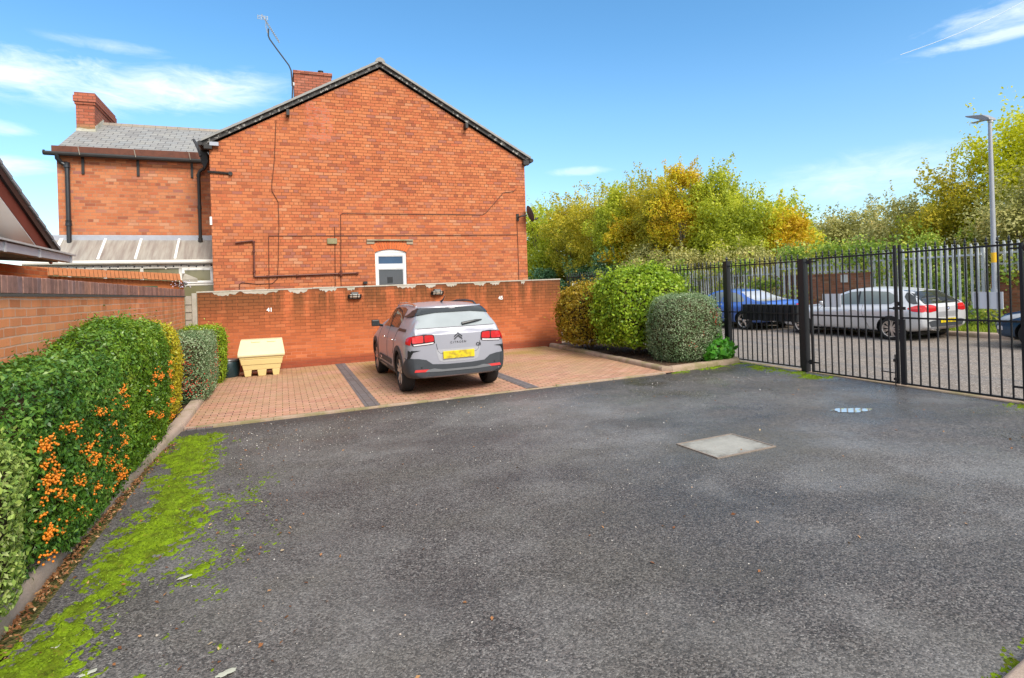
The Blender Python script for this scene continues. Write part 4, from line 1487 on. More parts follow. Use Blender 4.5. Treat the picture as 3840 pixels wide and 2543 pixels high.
# plain backs of two signs, seen through the bars
s1 = MB().box(XG + .014, XG + .020, 7.21, 7.565, 1.32, 1.545).build('sign_board', M['white'], loc=(XG, 7.39, 1.32))
tag(s1, 'blank white back of the smaller sign on the left gate leaf', 'sign', 'sign backs on the gate')
s2 = thing('sign_board', 'wide blank white sign back on the right gate leaf beside the dark blue car', 'sign', (XG, 5.02, 1.34), 'sign backs on the gate')
MB().box(XG + .014, XG + .020, 4.84, 5.20, 1.335, 1.555).build('panel', M['white'], s2)
m = MB()
for y in (4.90, 5.17):
    m.box(XG + .010, XG + .014, y - .012, y + .012, 1.34, 1.55)
m.build('channel', plain('sign channel', (.42, .43, .46), .45), s2)

# bank of ribbed black letterboxes hanging on the outside of the railings
lb = thing('letterbox_bank', 'row of black ribbed letterboxes hung outside the railings, before the blue car', 'letterboxes', (XG + .1, 8.8, 1.02))
n = 8
for i in range(n):
    y0 = 8.13 + i * (1.38 / n)
    w = 1.38 / n - .010
    m = MB()
    pts = []
    for k in range(9):
        a = PI * k / 8
        pts.append((XG + .055 - .035 * math.sin(a), y0 + w / 2 - w / 2 * math.cos(a)))
    pts += [(XG + .26, y0 + w), (XG + .26, y0)]
    m.prism(pts, 1.03 + .01 * (i % 2), 1.335, 'z')
    m.build('box', plain('letterbox black', (.014, .015, .017), .55, 0, .4, .4, 20, .4) if i == 0 else bpy.data.materials['letterbox black'], lb, bevel=.006)
MB().box(XG + .03, XG + .28, 8.125, 9.515, 1.335, 1.345).build('lid', M['blackplastic'], lb)
MB().box(XG + .26, XG + .28, 8.125, 9.515, 1.03, 1.335).build('back_plate', M['blackplastic'], lb)

# ------------------------------------------------------------------ galvanised palisade beyond the road
XP = 17.5


def pale(t_, x, y, z0, z1, w=.068, name='pale'):
    h = w / 2
    # W-section with a splayed triple point
    prof = [(-h, .0), (-h * .55, -.022), (0, -.004), (h * .55, -.022), (h, .0)]
    vs, top = [], []
    hts = (z1 - .07, z1, z1 - .03, z1, z1 - .07)
    for (u, v), ht in zip(prof, hts):
        vs += [(x + v, y + u, z0), (x + v, y + u, ht), (x + v + .006, y + u, z0), (x + v + .006, y + u, ht)]
    fs = []
    for i in range(4):
        a, b = i * 4, (i + 1) * 4
        fs += [(a, b, b + 1, a + 1), (b + 2, a + 2, a + 3, b + 3), (a + 1, b + 1, b + 3, a + 3)]
    return MB().add(vs, fs).build(name, M['galv'], t_)


def palisade(name, lab, ya, yb, z0, z1, pitch, x=XP, w=.068, posts=True):
    t_ = thing(name, lab, 'palisade fence', (x, (ya + yb) / 2, gz(x, (ya + yb) / 2)), 'palisade fence sections')
    n = int((yb - ya) / pitch)
    for i in range(n):
        zt = z1 + random.uniform(-.012, .012)
        pale(t_, x, ya + (i + .5) * pitch, z0, zt, w)
    for z in (z1 - .32, z0 + .32):
        MB().box(x + .008, x + .05, ya, yb, z - .025, z + .025).build('rail', M['galv'], t_)
    if posts:
        k = max(1, round((yb - ya) / 2.75))
        for i in range(k + 1):
            y = ya + (yb - ya) * i / k
            MB().box(x + .05, x + .12, y - .04, y + .04, z0 - .2, z1 - .12).build('post', M['galv'], t_)
    return t_


palisade('palisade_fence', 'tall grey palisade fence behind the silver car, left of the lamp post', 10.35, 13.62, .48, 2.66, .158)
palisade('palisade_fence', 'grey palisade fence behind the blue car, overgrown with creeper', 17.5, 31.3, .55, 2.40, .155, w=.06)
palisade('palisade_gate', 'narrow gate of wide pale palisade bars behind the blue car boot', 16.40, 17.42, .5, 2.56, .25, x=XP - .05, w=.085)
palisade('palisade_fence', 'short palisade run standing on top of the brick wall with the notice', 13.66, 16.36, 1.75, 2.62, .16, x=XP + .12)
palisade('palisade_fence', 'palisade run on top of the brick wall at the right edge', 4.5, 10.1, 1.75, 2.68, .16, x=XP + .12)

rw = thing('road_wall', 'old brown brick wall with a white notice across the road', 'wall', (XP, 15, gz(XP, 15)))
MB().box(XP + .02, XP + .26, 13.62, 17.45, .1, 1.95).build('wall_body', M['brick_far'], rw)
MB().box(XP - .005, XP + .285, 13.60, 17.46, 1.95, 2.0).build('coping', M['brick_far'], rw)
rw2 = thing('road_wall', 'stepped brown brick wall right of the lamp post', 'wall', (XP, 7, gz(XP, 7)))
MB().box(XP - .02, XP + .24, 9.50, 10.12, .1, 1.78).build('wall_body', M['brick_far'], rw2)
MB().box(XP - .025, XP + .245, 9.0, 9.499, .1, 1.85).build('wall_step', M['brick_far'], rw2)
MB().box(XP - .03, XP + .25, 0, 8.999, .1, 1.93).build('wall_step', M['brick_far'], rw2)
m = MB()
m.box(XP - .06, XP + .28, 0, 8.95, 1.93, 1.99)
m.build('coping', M['brick_far'], rw2)

nt = thing('notice', 'small white notice fixed to the brown brick wall', 'sign', (XP, 14.55, 1.7))
MB().box(XP + .0, XP + .018, 14.40, 14.66, 1.69, 1.945).build('panel', M['upvc_dirty'], nt)
m = MB()
for i in range(6):
    m.box(XP - .003, XP + .0, 14.43, 14.63 - (.03 if i % 3 == 2 else 0), 1.91 - i * .036, 1.918 - i * .036)
m.build('print_line', plain('grey print', (.40, .40, .40), .6), nt)

# street lamp
XLp, YLp = 17.35, 9.95
lp = thing('street_lamp', 'slim grey street lamp with flat head and yellow band beyond the gate', 'street lamp', (XLp, YLp, .45))
MB().lathe((XLp, YLp, .35), (0, 0, 1), [(0, 0), (.095, 0), (.095, 1.02), (.065, 1.10), (.062, 2.2), (.045, 5.2), (.04, 5.45), (0, 5.45)], 16).build('column', M['lamp_grey'], lp, smooth=True)
MB().lathe((XLp, YLp, 2.1), (0, 0, 1), [(.064, 0), (.066, .0), (.066, .26), (.064, .26)], 16).build('yellow_band', M['yellow'], lp)
MB().box(XLp - .098, XLp - .09, YLp - .05, YLp + .05, .7, 1.2).build('access_door', M['lamp_grey'], lp)
m = MB()
m.prism([(YLp + .52, 6.06), (YLp + .10, 5.98), (YLp - .06, 5.86), (YLp - .08, 5.80), (YLp + .04, 5.80), (YLp + .50, 6.02)], XLp - .14, XLp + .14, 'x')
m.build('lamp_head', plain('lamp casting', (.28, .28, .29), .5, .2), lp, bevel=.012)
MB().box(XLp - .10, XLp + .10, YLp + .10, YLp + .44, 5.845, 5.852).build('tmp', M['white'], lp).name = 'lamp_glass'
o = bpy.data.objects['lamp_glass']
o.data.transform(Matrix.Translation((0, 0, .0)))
MB().lathe((XLp, YLp - .02, 5.76), (0, 0, 1), [(0, 0), (.05, 0), (.05, .08), (0, .08)], 10).build('spigot', M['white'], lp)

# overhead wire across the sky at top right
ow = MB()
p0, p1 = Vector((20.5, 14.5, 9.6)), Vector((29, 15.0, 13.1))
ow.tube([p0.lerp(p1, i / 10) - Vector((0, 0, .5 * math.sin(PI * i / 10))) * .3 for i in range(11)], .008, 4)

# ------------------------------------------------------------------ grit bin, tub
gb = thing('grit_bin', 'cream plastic grit bin with sloping lid against the boundary wall', 'grit bin', (-.45, 14.45, gz(-.45, 14.45)))
bx0, bx1, by0, by1, bz = -.89, .02, 13.98, 14.66, gz(-.45, 14.3) + .02


def tier(z0, z1, i0, i1, mat=None):
    """tapered ring tier; i = inset from the widest outline"""
    m = MB()
    v = [(bx0 + i0, by0 + i0 * .8, z0), (bx1 - i0, by0 + i0 * .8, z0), (bx1 - i0, by1 - i0 * .5, z0), (bx0 + i0, by1 - i0 * .5, z0),
         (bx0 + i1, by0 + i1 * .8, z1), (bx1 - i1, by0 + i1 * .8, z1), (bx1 - i1, by1 - i1 * .5, z1), (bx0 + i1, by1 - i1 * .5, z1)]
    return m.add(v, [(3, 2, 1, 0), (4, 5, 6, 7), (0, 1, 5, 4), (1, 2, 6, 5), (2, 3, 7, 6), (3, 0, 4, 7)])


b = MB()
for z0, z1, i0, i1 in ((bz + .16, bz + .285, .085, .062), (bz + .285, bz + .425, .048, .024), ):
    q = tier(z0, z1, i0, i1)
    b.add(q.v, q.f)
# three feet below
for a0, a1 in ((0, .20), (.38, .62), (.80, 1.0)):
    W = bx1 - bx0 - .2
    xa, xb = bx0 + .10 + W * a0, bx0 + .10 + W * a1
    b.add([(xa + .01, by0 + .09, bz), (xb - .01, by0 + .09, bz), (xb - .01, by1 - .06, bz), (xa + .01, by1 - .06, bz), (xa - .012, by0 + .072, bz + .162), (xb + .012, by0 + .072, bz + .162), (xb + .012, by1 - .05, bz + .162), (xa - .012, by1 - .05, bz + .162)],
          [(3, 2, 1, 0), (4, 5, 6, 7), (0, 1, 5, 4), (1, 2, 6, 5), (2, 3, 7, 6), (3, 0, 4, 7)])
b.build('bin_body', M['cream'], gb, bevel=.012)
m = MB()
q = tier(bz + .425, bz + .53, .018, .0)
m.add(q.v, q.f)
m.build('upper_tier', M['cream'], gb, bevel=.012)
# lid: sloping front, flat-ish top, low lip
z0 = bz + .53
lid = MB()
e = .018
prof = [(by0 - e, z0 - .045), (by0 - e - .004, z0 + .01), (by0 + .035, z0 + .075), (by0 + .40, z0 + .335), (by0 + .60, z0 + .35), (by1 + .01, z0 + .30), (by1 + .01, z0 - .04)]
vs = []
for x, k in ((bx0 - e, 0), (bx1 + e, 0)):
    for j, (y, z) in enumerate(prof):
        ins = .045 * (1 if x < -.4 else -1) if j in (3, 4, 5) else 0
        vs.append((x + ins, y, z))
n = len(prof)
lid.add(vs, [tuple(range(n)), tuple(range(2 * n - 1, n - 1, -1))] + [(j, (j + 1) % n, (j + 1) % n + n, j + n) for j in range(n)])
lo = lid.build('lid', M['cream_lid'], gb, bevel=.014)
m = MB()
for x in (bx0 + .25, bx0 + .57):
    m.beam((x, by0 + .335, z0 + .297), (x + .17, by0 + .335, z0 + .297), .06, .03, up=(0, -.58, .82))
m.build('hinge', M['cream_lid'], lo, bevel=.006)

gb.scale = (1, 1, .89)
tb = thing('plant_tub', 'black plastic tub between the hedge and the cream grit bin', 'tub', (-1.13, 14.35, gz(-1.1, 14.3)))
zt = gz(-1.1, 14.3) + .02
MB().lathe((-1.12, 14.42, zt), (0, 0, 1), [(0, 0), (.19, 0), (.215, .06), (.235, .18), (.235, .30), (.215, .36), (.20, .375), (0, .385)], 28).build('tub_body', M['tubmat'], tb, smooth=True)
MB().lathe((-1.12, 14.42, zt + .345), (0, 0, 1), [(.18, .0), (.232, .0), (.238, .02), (.225, .045), (.05, .06), (0, .06)], 28).build('lid', plain('tub lid', (.06, .065, .07), .3, 0, .5, .2), tb, smooth=True)


# ------------------------------------------------------------------ cars
def pch(xs, ys, x):
    """monotone cubic interpolation"""
    xs, ys = np.asarray(xs, float), np.asarray(ys, float)
    h = np.diff(xs)
    d = np.diff(ys) / h
    m = np.zeros(len(xs))
    m[0], m[-1] = d[0], d[-1]
    for i in range(1, len(xs) - 1):
        if d[i - 1] * d[i] > 0:
            w1, w2 = 2 * h[i] + h[i - 1], h[i] + 2 * h[i - 1]
            m[i] = (w1 + w2) / (w1 / d[i - 1] + w2 / d[i])
    i = np.clip(np.searchsorted(xs, x) - 1, 0, len(xs) - 2)
    t = (x - xs[i]) / h[i]
    return ys[i] * (1 + 2 * t) * (1 - t) ** 2 + h[i] * m[i] * t * (1 - t) ** 2 + ys[i + 1] * t * t * (3 - 2 * t) - h[i] * m[i + 1] * t * t * (1 - t)


def car_shell(K, ny=110, bulge=(.05, .06)):
    """closed car skin lofted along Y (rear at 0).  K: columns Y zb w zbelt wb zr wr"""
    K = np.array(K, float)
    Y = K[:, 0]
    u = np.linspace(0, 1, ny)
    ys = Y[0] + (Y[-1] - Y[0]) * (u - .16 * np.sin(4 * PI * u) / (2 * PI) * 0)
    ys = np.unique(np.concatenate([ys, np.linspace(Y[0], Y[0] + .5, 26), np.linspace(Y[-1] - .5, Y[-1], 26)]))
    cols = [pch(Y, K[:, c], ys) for c in range(1, 7)]
    rings = []
    for j, y in enumerate(ys):
        zb, w, zbelt, wb, zr, wr = [c[j] for c in cols]
        zr = max(zr, zbelt + .012)
        h = zbelt - zb
        g = zr - zbelt
        wr_ = wr if g > .25 else wb + (wr - wb) * max(0, (g - .02) / .23) if g > .02 else wb
        ctl = [(0, zb), (w * .60, zb), (w * .88, zb + .012), (w * .965, zb + .075), (w * .99, zb + .18), (w, zb + .42 * h), (w * .998, zb + .60 * h), (w * .985, zb + .80 * h), (w * .972 * .5 + wb * .5, zb + .92 * h), (wb, zbelt)]
        for f in (.3, .62, .88):
            bow = .018 * math.sin(PI * f) * min(1, g / .3)
            ctl.append((wb + (wr_ - wb) * f + bow - .004, zbelt + g * f * .93))
        ctl += [(wr_ - .03 * min(1, g / .2), zbelt + g * .97), (wr_ * .86, zr - .0), (wr_ * .5, zr + .022), (0, zr + .03)]
        # one corner-rounding pass with fixed count
        P = [ctl[0]]
        for a, b in zip(ctl[:-1], ctl[1:]):
            P.append((a[0] * .75 + b[0] * .25, a[1] * .75 + b[1] * .25))
            P.append((a[0] * .25 + b[0] * .75, a[1] * .25 + b[1] * .75))
        P.append(ctl[-1])
        rings.append(P)
    n = len(rings[0])
    V = []
    for j, y in enumerate(ys):
        for x, z in rings[j]:
            V.append((x, y, z))
        for x, z in rings[j][1:-1][::-1]:
            V.append((-x, y, z))
    per = 2 * n - 2
    F = []
    for j in range(len(ys) - 1):
        for k in range(per):
            F.append((j * per + k, j * per + (k + 1) % per, (j + 1) * per + (k + 1) % per, (j + 1) * per + k))
    # end caps, bulged grids between mirrored ring points
    NX = 12
    for end, j, sgn in ((0, 0, -1), (1, len(ys) - 1, 1)):
        rows = []
        for k in range(n):
            x, z = rings[j][k]
            if k in (0, n - 1):
                rows.append([j * per + k])
                continue
            L, R = j * per + (per - k), j * per + k
            row = [L]
            vz = math.sin(PI * min(1, max(0, (k / (n - 1))))) ** .6
            for i in range(1, NX):
                f = -1 + 2 * i / NX
                V.append((x * f, ys[j] + sgn * bulge[end] * (1 - f * f) * vz, z))
                row.append(len(V) - 1)
            row.append(R)
            rows.append(row)
        for a, b in zip(rows[:-1], rows[1:]):
            if len(a) == 1:
                F += [(a[0], b[i], b[i + 1]) for i in range(len(b) - 1)]
            elif len(b) == 1:
                F += [(a[i], b[0], a[i + 1]) for i in range(len(a) - 1)]
            else:
                F += [(a[i], b[i], b[i + 1], a[i + 1]) for i in range(len(a) - 1)]
    return V, F


def rounded(poly, r=.03, k=4):
    out = []
    n = len(poly)
    for i in range(n):
        p, a, b = Vector(poly[i]), Vector(poly[i - 1]), Vector(poly[(i + 1) % n])
        da, db = (a - p), (b - p)
        q = min(r, da.length * .45, db.length * .45)
        s, e = p + da.normalized() * q, p + db.normalized() * q
        for j in range(k + 1):
            t_ = j / k
            out.append(tuple(s * (1 - t_) ** 2 + p * 2 * t_ * (1 - t_) + e * t_ * t_))
    return out


class Car:
    def __init__(s, name, label, group, loc, rotz, K, wheels, arch_r, paint, bulge=(.05, .06), arch_w=.27):
        s.t = thing(name, label, 'car', loc, group)
        OFF[s.t.name] = (0, 0, 0)
        s.t.rotation_euler = (math.atan(.005), -math.atan(.016), rotz)
        V, F = car_shell(K, bulge=bulge)
        bm = bmesh.new()
        vv = [bm.verts.new(v) for v in V]
        for f in F:
            try:
                bm.faces.new([vv[i] for i in f])
            except ValueError:
                pass
        bmesh.ops.recalc_face_normals(bm, faces=bm.faces)
        s.bvh = BVHTree.FromBMesh(bm)
        me = bpy.data.meshes.new('body')
        bm.to_mesh(me)
        bm.free()
        me.materials.append(paint)
        me.materials.append(M['blackplastic'])
        tmp = bpy.data.objects.new('body_tmp', me)
        COL.objects.link(tmp)
        cm = MB()
        for y, x in wheels:
            cm.lathe((x - arch_w if x > 0 else x + arch_w, y, arch_r[1]), (1 if x > 0 else -1, 0, 0), [(0, 0), (arch_r[0], 0), (arch_r[0], .6), (0, .6)], 36)
        cut = cm.build('cutter_tmp', [paint, M['blackplastic']])
        md = tmp.modifiers.new('b', 'BOOLEAN')
        md.operation = 'DIFFERENCE'
        md.object = cut
        md.solver = 'EXACT'
        dg = bpy.context.evaluated_depsgraph_get()
        dg.update()
        me2 = bpy.data.meshes.new_from_object(tmp.evaluated_get(dg))
        bpy.data.objects.remove(tmp)
        bpy.data.objects.remove(cut)
        me2.name = 'body'
        for p in me2.polygons:
            c = p.center
            dark = False
            for y, x in wheels:
                if math.hypot(c.y - y, c.z - arch_r[1]) < arch_r[0] + .003 and (abs(c.x) < abs(x) + .05) and c.x * x > 0:
                    if abs(p.normal.x) > .9 and abs(c.x) < abs(x) - arch_w + .02 or abs(math.hypot(c.y - y, c.z - arch_r[1]) - arch_r[0]) < .012:
                        dark = True
            if c.z < .25 and p.normal.z < -.5:
                dark = True
            p.material_index = 1 if dark else 0
            p.use_smooth = True
        if len(me2.materials) < 2:
            me2.materials.clear()
            me2.materials.append(paint)
            me2.materials.append(M['blackplastic'])
        else:
            me2.materials[0], me2.materials[1] = paint, M['blackplastic']
        me2.set_sharp_from_angle(angle=math.radians(42))
        s.body = bpy.data.objects.new('body', me2)
        COL.objects.link(s.body)
        s.body.parent = s.t
        OFF[s.body.name] = (0, 0, 0)

    def hit(s, a, b, face):
        if face in ('L', 'R'):
            sx = -1 if face == 'L' else 1
            h = s.bvh.ray_cast(Vector((2 * sx, a, b)), Vector((-sx, 0, 0)))
        elif face == 'B':
            h = s.bvh.ray_cast(Vector((a, -2, b)), Vector((0, 1, 0)))
        elif face == 'F':
            h = s.bvh.ray_cast(Vector((a, 8, b)), Vector((0, -1, 0)))
        else:
            h = s.bvh.ray_cast(Vector((a, b, 4)), Vector((0, 0, -1)))
        return h[0], h[1]

    def decal(s, name, poly, face, mat, off=.004, step=.05, parent=None, rnd=0., thick=0.):
        if rnd:
            poly = rounded(poly, rnd)
        # densify outline
        out = []
        n = len(poly)
        for i in range(n):
            a, b = Vector(poly[i]), Vector(poly[(i + 1) % n])
            k = max(1, int((b - a).length / step))
            out += [a.lerp(b, j / k) for j in range(k)]
        xs = [p.x for p in out]
        ys = [p.y for p in out]
        pts = [Vector((p.x, p.y)) for p in out]
        edges = [(i, (i + 1) % len(out)) for i in range(len(out))]

        def inside(q):
            c = False
            j = len(out) - 1
            for i in range(len(out)):
                if (out[i].y > q.y) != (out[j].y > q.y) and q.x < (out[j].x - out[i].x) * (q.y - out[i].y) / (out[j].y - out[i].y) + out[i].x:
                    c = not c
                j = i
            return c
        ax = np.arange(min(xs) + step * .5, max(xs), step)
        ay = np.arange(min(ys) + step * .5, max(ys), step)
        for x in ax:
            for y in ay:
                q = Vector((x, y))
                if inside(q) and min((q - p).length for p in pts[:len(out)]) > step * .4:
                    pts.append(q)
        r = delaunay_2d_cdt(pts, edges, [], 1, 1e-6)
        vs, ok = [], []
        last = None
        for v in r[0]:
            h, nrm = s.hit(v.x, v.y, face)
            if h is None:
                h = last or Vector((0, 0, .5))
                nrm = Vector((0, 0, 1))
                ok.append(False)
            else:
                ok.append(True)
                last = h
            vs.append(h + nrm * off)
        fs = [tuple(f) for f in r[2] if all(ok[i] for i in f)]
        mb = MB().add(vs, fs)
        o = mb.build(name, mat, parent or s.t, smooth=True, sharp=60, recalc=False)
        # face outward
        me = o.data
        want = {'L': Vector((-1, 0, .2)), 'R': Vector((1, 0, .2)), 'B': Vector((0, -1, .2)), 'F': Vector((0, 1, .2)), 'T': Vector((0, 0, 1))}[face]
        bm = bmesh.new()
        bm.from_mesh(me)
        for f in bm.faces:
            if f.normal.dot(want) < 0:
                f.normal_flip()
        bm.to_mesh(me)
        bm.free()
        if thick:
            md = o.modifiers.new('thick', 'SOLIDIFY')
            md.thickness = thick
            md.offset = 1
        return o

    def seam(s, pts, face, w=.009, mat=None, name='seam', parent=None):
        out = []
        for a, b in zip(pts[:-1], pts[1:]):
            a, b = Vector(a), Vector(b)
            k = max(1, int((b - a).length / .06))
            out += [a.lerp(b, i / k) for i in range(k)]
        out.append(Vector(pts[-1]))
        path = []
        for p in out:
            h, nrm = s.hit(p.x, p.y, face)
            if h is not None:
                path.append(h + nrm * .0005)
        if len(path) > 1:
            return MB().tube(path, w / 2, 5).build(name, mat or M['blackplastic'], parent or s.t, smooth=True)

    def wheel(s, y, x, R, W, style, rim_mat, rim_r, dark_ring=False):
        sx = 1 if x > 0 else -1
        c = Vector((x, y, R))
        hub = MB().lathe(c - Vector((sx * W * .75, 0, 0)), (sx, 0, 0), [(0, 0), (rim_r * .96, 0), (rim_r * .96, W * .35), (rim_r * .6, W * .40), (0, W * .40)], 28).build('wheel', M['blackplastic'], s.t, smooth=True)
        tyre = [(rim_r * .98, -W), (R * .93, -W), (R * .985, -W * .90), (R, -W * .72), (R, -W * .28), (R * .985, -W * .10), (R * .93, .0), (rim_r * 1.06, .004), (rim_r, -.012), (rim_r * .98, -W)]
        MB().lathe(c, (sx, 0, 0), tyre, 40).build('tyre', TYRE, hub, smooth=True)
        m = MB()
        m.cur = 1 if dark_ring else 0
        m.lathe(c, (sx, 0, 0), [(rim_r * .93, -.06), (rim_r * .96, -.012), (rim_r * 1.0, -.004), (rim_r * 1.0, -.02), (rim_r * .96, -.07)], 36)
        m.lathe(c, (sx, 0, 0), [(0, -.012), (.035, -.012), (.05, -.02), (.06, -.045), (0, -.05)], 18)
        m.cur = 0
        ns, dbl, wd = style
        for i in range(ns):
            for q in ((-dbl, dbl) if dbl else (0,)):
                a = 2 * PI * i / ns + .3
                r0, r1 = .04, rim_r * .95
                a0, a1 = a + q * .9, a + q
                p0 = c + Vector((-sx * .022, math.cos(a0) * r0, math.sin(a0) * r0))
                p1 = c + Vector((-sx * .016, math.cos(a1) * r1, math.sin(a1) * r1))
                m.beam(p0, p1, wd, .022, up=(1, 0, 0))
        m.build('rim', [rim_mat, RIM_D], hub, smooth=True)


TYRE = plain('tyre rubber', (.020, .020, .021), .8, 0, .3, .25, 20, .2)
RIM = plain('machined alloy', (.62, .60, .58), .3, .75, .5, .1)
RIM_D = plain('dark alloy', (.06, .06, .065), .35, .5, .5, .2)


def paint_mat(name, col, rough=.32, metal=.35):
    t = NT(name)
    P = t.obj()
    n = t.noise(P, 2.5, 3)
    d = t.noise(P, 60, 2)
    c = t.mix(n, [k * .93 for k in col], [k * 1.05 for k in col])
    x, y, z = t.sep(P)
    dirt = t.m('MULTIPLY', t.map(z, .62, .2), t.map(d, .3, .7))
    c = t.mix(t.m('MULTIPLY', dirt, .35), c, (.16, .13, .10))
    sh = t.bsdf(c, t.map(n, .2, .8, rough * .9, rough * 1.2), metal, .5, Coat_Weight=.3, Coat_Roughness=.08)
    return t.done(sh)


RED = plain('red lens', (.50, .012, .016), .15, 0, .6, .15, 14)
RED_L = plain('red lens light', (.60, .045, .045), .15, 0, .6, .2, 20)
CLEAR = plain('clear lens', (.70, .66, .66), .12, 0, .6, .1)
PLATE = None


def plate_mat():
    t = NT('smudged yellow plate')
    P = t.obj()
    x, y, z = t.sep(P)
    n = t.noise(t.vscale(P, (13, 1, 16)), 1.1, 1, .4)
    n2 = t.noise(P, 9, 2)
    inside = t.m('MULTIPLY', t.map(t.m('ABSOLUTE', x), .23, .19), 1.)
    f = t.m('MULTIPLY', t.map(n, .42, .66), inside)
    c = t.mix(t.m('MULTIPLY', f, .62), t.mix(n2, (.72, .55, .014), (.62, .46, .012)), (.20, .14, .03))
    return t.done(t.bsdf(c, .4, 0, .4))


PLATE = plate_mat()
CARGLASS = glass_mat('tinted car glass', (.022, .026, .028), .04)
CARGLASS_L = glass_mat('car glass', (.17, .20, .19), .05)
HEATED = glass_mat('rear screen', (.30, .33, .34), .06)
CLAD = plain('charcoal cladding', (.045, .050, .058), .62, 0, .35, .2, 10, .2)
BADGE = plain('chrome badge', (.10, .10, .11), .2, .7, .5)
CHROMEB = plain('bright chrome', (.70, .70, .71), .15, .9, .5, .05)

# ---- grey-lilac crossover hatchback in the middle bay, tail towards us
KC = [  # Y    zb    w     zbelt  wb    zr    wr
    [0.00, .300, .745, .985, .700, 1.000, .62],
    [0.035, .285, .790, 1.00, .725, 1.060, .62],
    [0.09, .275, .825, 1.02, .745, 1.150, .605],
    [0.18, .265, .848, 1.035, .760, 1.265, .59],
    [0.30, .26, .860, 1.045, .770, 1.375, .575],
    [0.42, .255, .865, 1.05, .777, 1.415, .570],
    [0.72, .215, .870, 1.05, .785, 1.442, .578],
    [1.20, .20, .868, 1.04, .790, 1.460, .590],
    [1.80, .20, .866, 1.025, .790, 1.455, .590],
    [2.25, .20, .866, 1.01, .785, 1.430, .575],
    [2.55, .20, .866, 1.00, .780, 1.315, .56],
    [2.85, .20, .866, .985, .775, 1.155, .60],
    [3.10, .205, .866, .965, .770, 1.035, .70],
    [3.31, .21, .864, .945, .760, 1.000, .70],
    [3.65, .22, .855, .895, .735, .940, .66],
    [3.92, .24, .825, .835, .69, .865, .60],
    [4.08, .27, .765, .76, .64, .775, .55],
    [4.17, .32, .66, .66, .56, .68, .5]]
PAINT_G = paint_mat('grey lilac paint', (.33, .33, .375), .36, .2)
ZC = gz(2.70, 11.5)
car = Car('parked_car', 'lilac grey crossover hatchback parked tail out in the middle bay', None, (2.70, 9.50, gz(2.70, 9.5) + .02), 0, KC, [(.72, .86), (.72, -.86), (3.31, .86), (3.31, -.86)], (.375, .335), PAINT_G)
for y in (.72, 3.31):
    for x in (.845, -.845):
        car.wheel(y, x, .335, .205, (5, .20, .042), RIM, .225, True)
# rear screen with its black surround and wiper
scr = car.decal('rear_screen', [(-.69, 1.095), (.69, 1.095), (.60, 1.30), (.525, 1.405), (-.525, 1.405), (-.60, 1.30)], 'B', HEATED, .004, .05, rnd=.03)
car.decal('screen_band', [(-.62, 1.29), (-.585, 1.335), (-.535, 1.41), (.535, 1.41), (.585, 1.335), (.62, 1.29), (.30, 1.325), (-.30, 1.325)], 'B', CARGLASS, .016, .03, parent=scr)
for sx in (-1, 1):
    car.decal('screen_corner', [(sx * .70, 1.24), (sx * .60, 1.36), (sx * .53, 1.41), (sx * .56, 1.37), (sx * .62, 1.29)], 'B', M['blackplastic'], .02, .02, parent=scr)
# roof spoiler lip
m = MB()
pp = []
for i in range(15):
    f = -1 + i / 7
    h, nr_ = car.hit(f * .54, 1.402, 'B')
    pp.append((f * .54, h.y if h else .4, 1.402))
m.tube([(x, y - .01, z + .012) for x, y, z in pp], .020, 8)
m.build('roof_spoiler', PAINT_G, car.t, smooth=True)
MB().tube([(x * .33, y - .034, z - .006) for x, y, z in pp[3:12]], .006, 6).build('high_brake_light', CLEAR, car.t)
wp = MB()
h0, n0 = car.hit(.10, 1.125, 'B')
h1, n1 = car.hit(.46, 1.17, 'B')
wp.tube([h0 + n0 * .02, h0.lerp(h1, .4) + n0 * .028 + Vector((0, 0, -.0)), h0.lerp(h1, .7) + n0 * .03, h1 + n1 * .018], [.026, .022, .020, .008], 8)
wp.build('rear_wiper', M['blackplastic'], car.t, smooth=True)
# tail lamps: dark surround, red upper halves, pale strip below
for sx in (-1, 1):
    fx = lambda pts: [(sx * a, b) for a, b in pts]
    ho = car.decal('tail_light', fx([(.385, .855), (.40, .99), (.56, 1.0), (.74, .985), (.765, .86), (.74, .815), (.56, .825), (.42, .835)]), 'B', plain('lamp surround', (.035, .006, .008), .2, 0, .6), .006, .04, rnd=.03)
    car.decal('lens', fx([(.40, .885), (.415, .98), (.555, .985), (.555, .87)]), 'B', RED, .011, .03, parent=ho, rnd=.025)
    car.decal('lens', fx([(.575, .87), (.575, .985), (.735, .975), (.75, .865)]), 'B', RED_L if sx < 0 else RED, .011, .03, parent=ho, rnd=.025)
    car.decal('clear_strip', fx([(.415, .845), (.41, .868), (.55, .855), (.73, .845), (.73, .825), (.56, .835)]), 'B', CLEAR, .012, .03, parent=ho)
    # lamp wraps round the side of the car
    car.decal('lens', [(.0 + .03, .835), (.03, .975), (.10, .965), (.17, .93), (.15, .85)], 'R' if sx > 0 else 'L', RED, .008, .02, parent=ho)
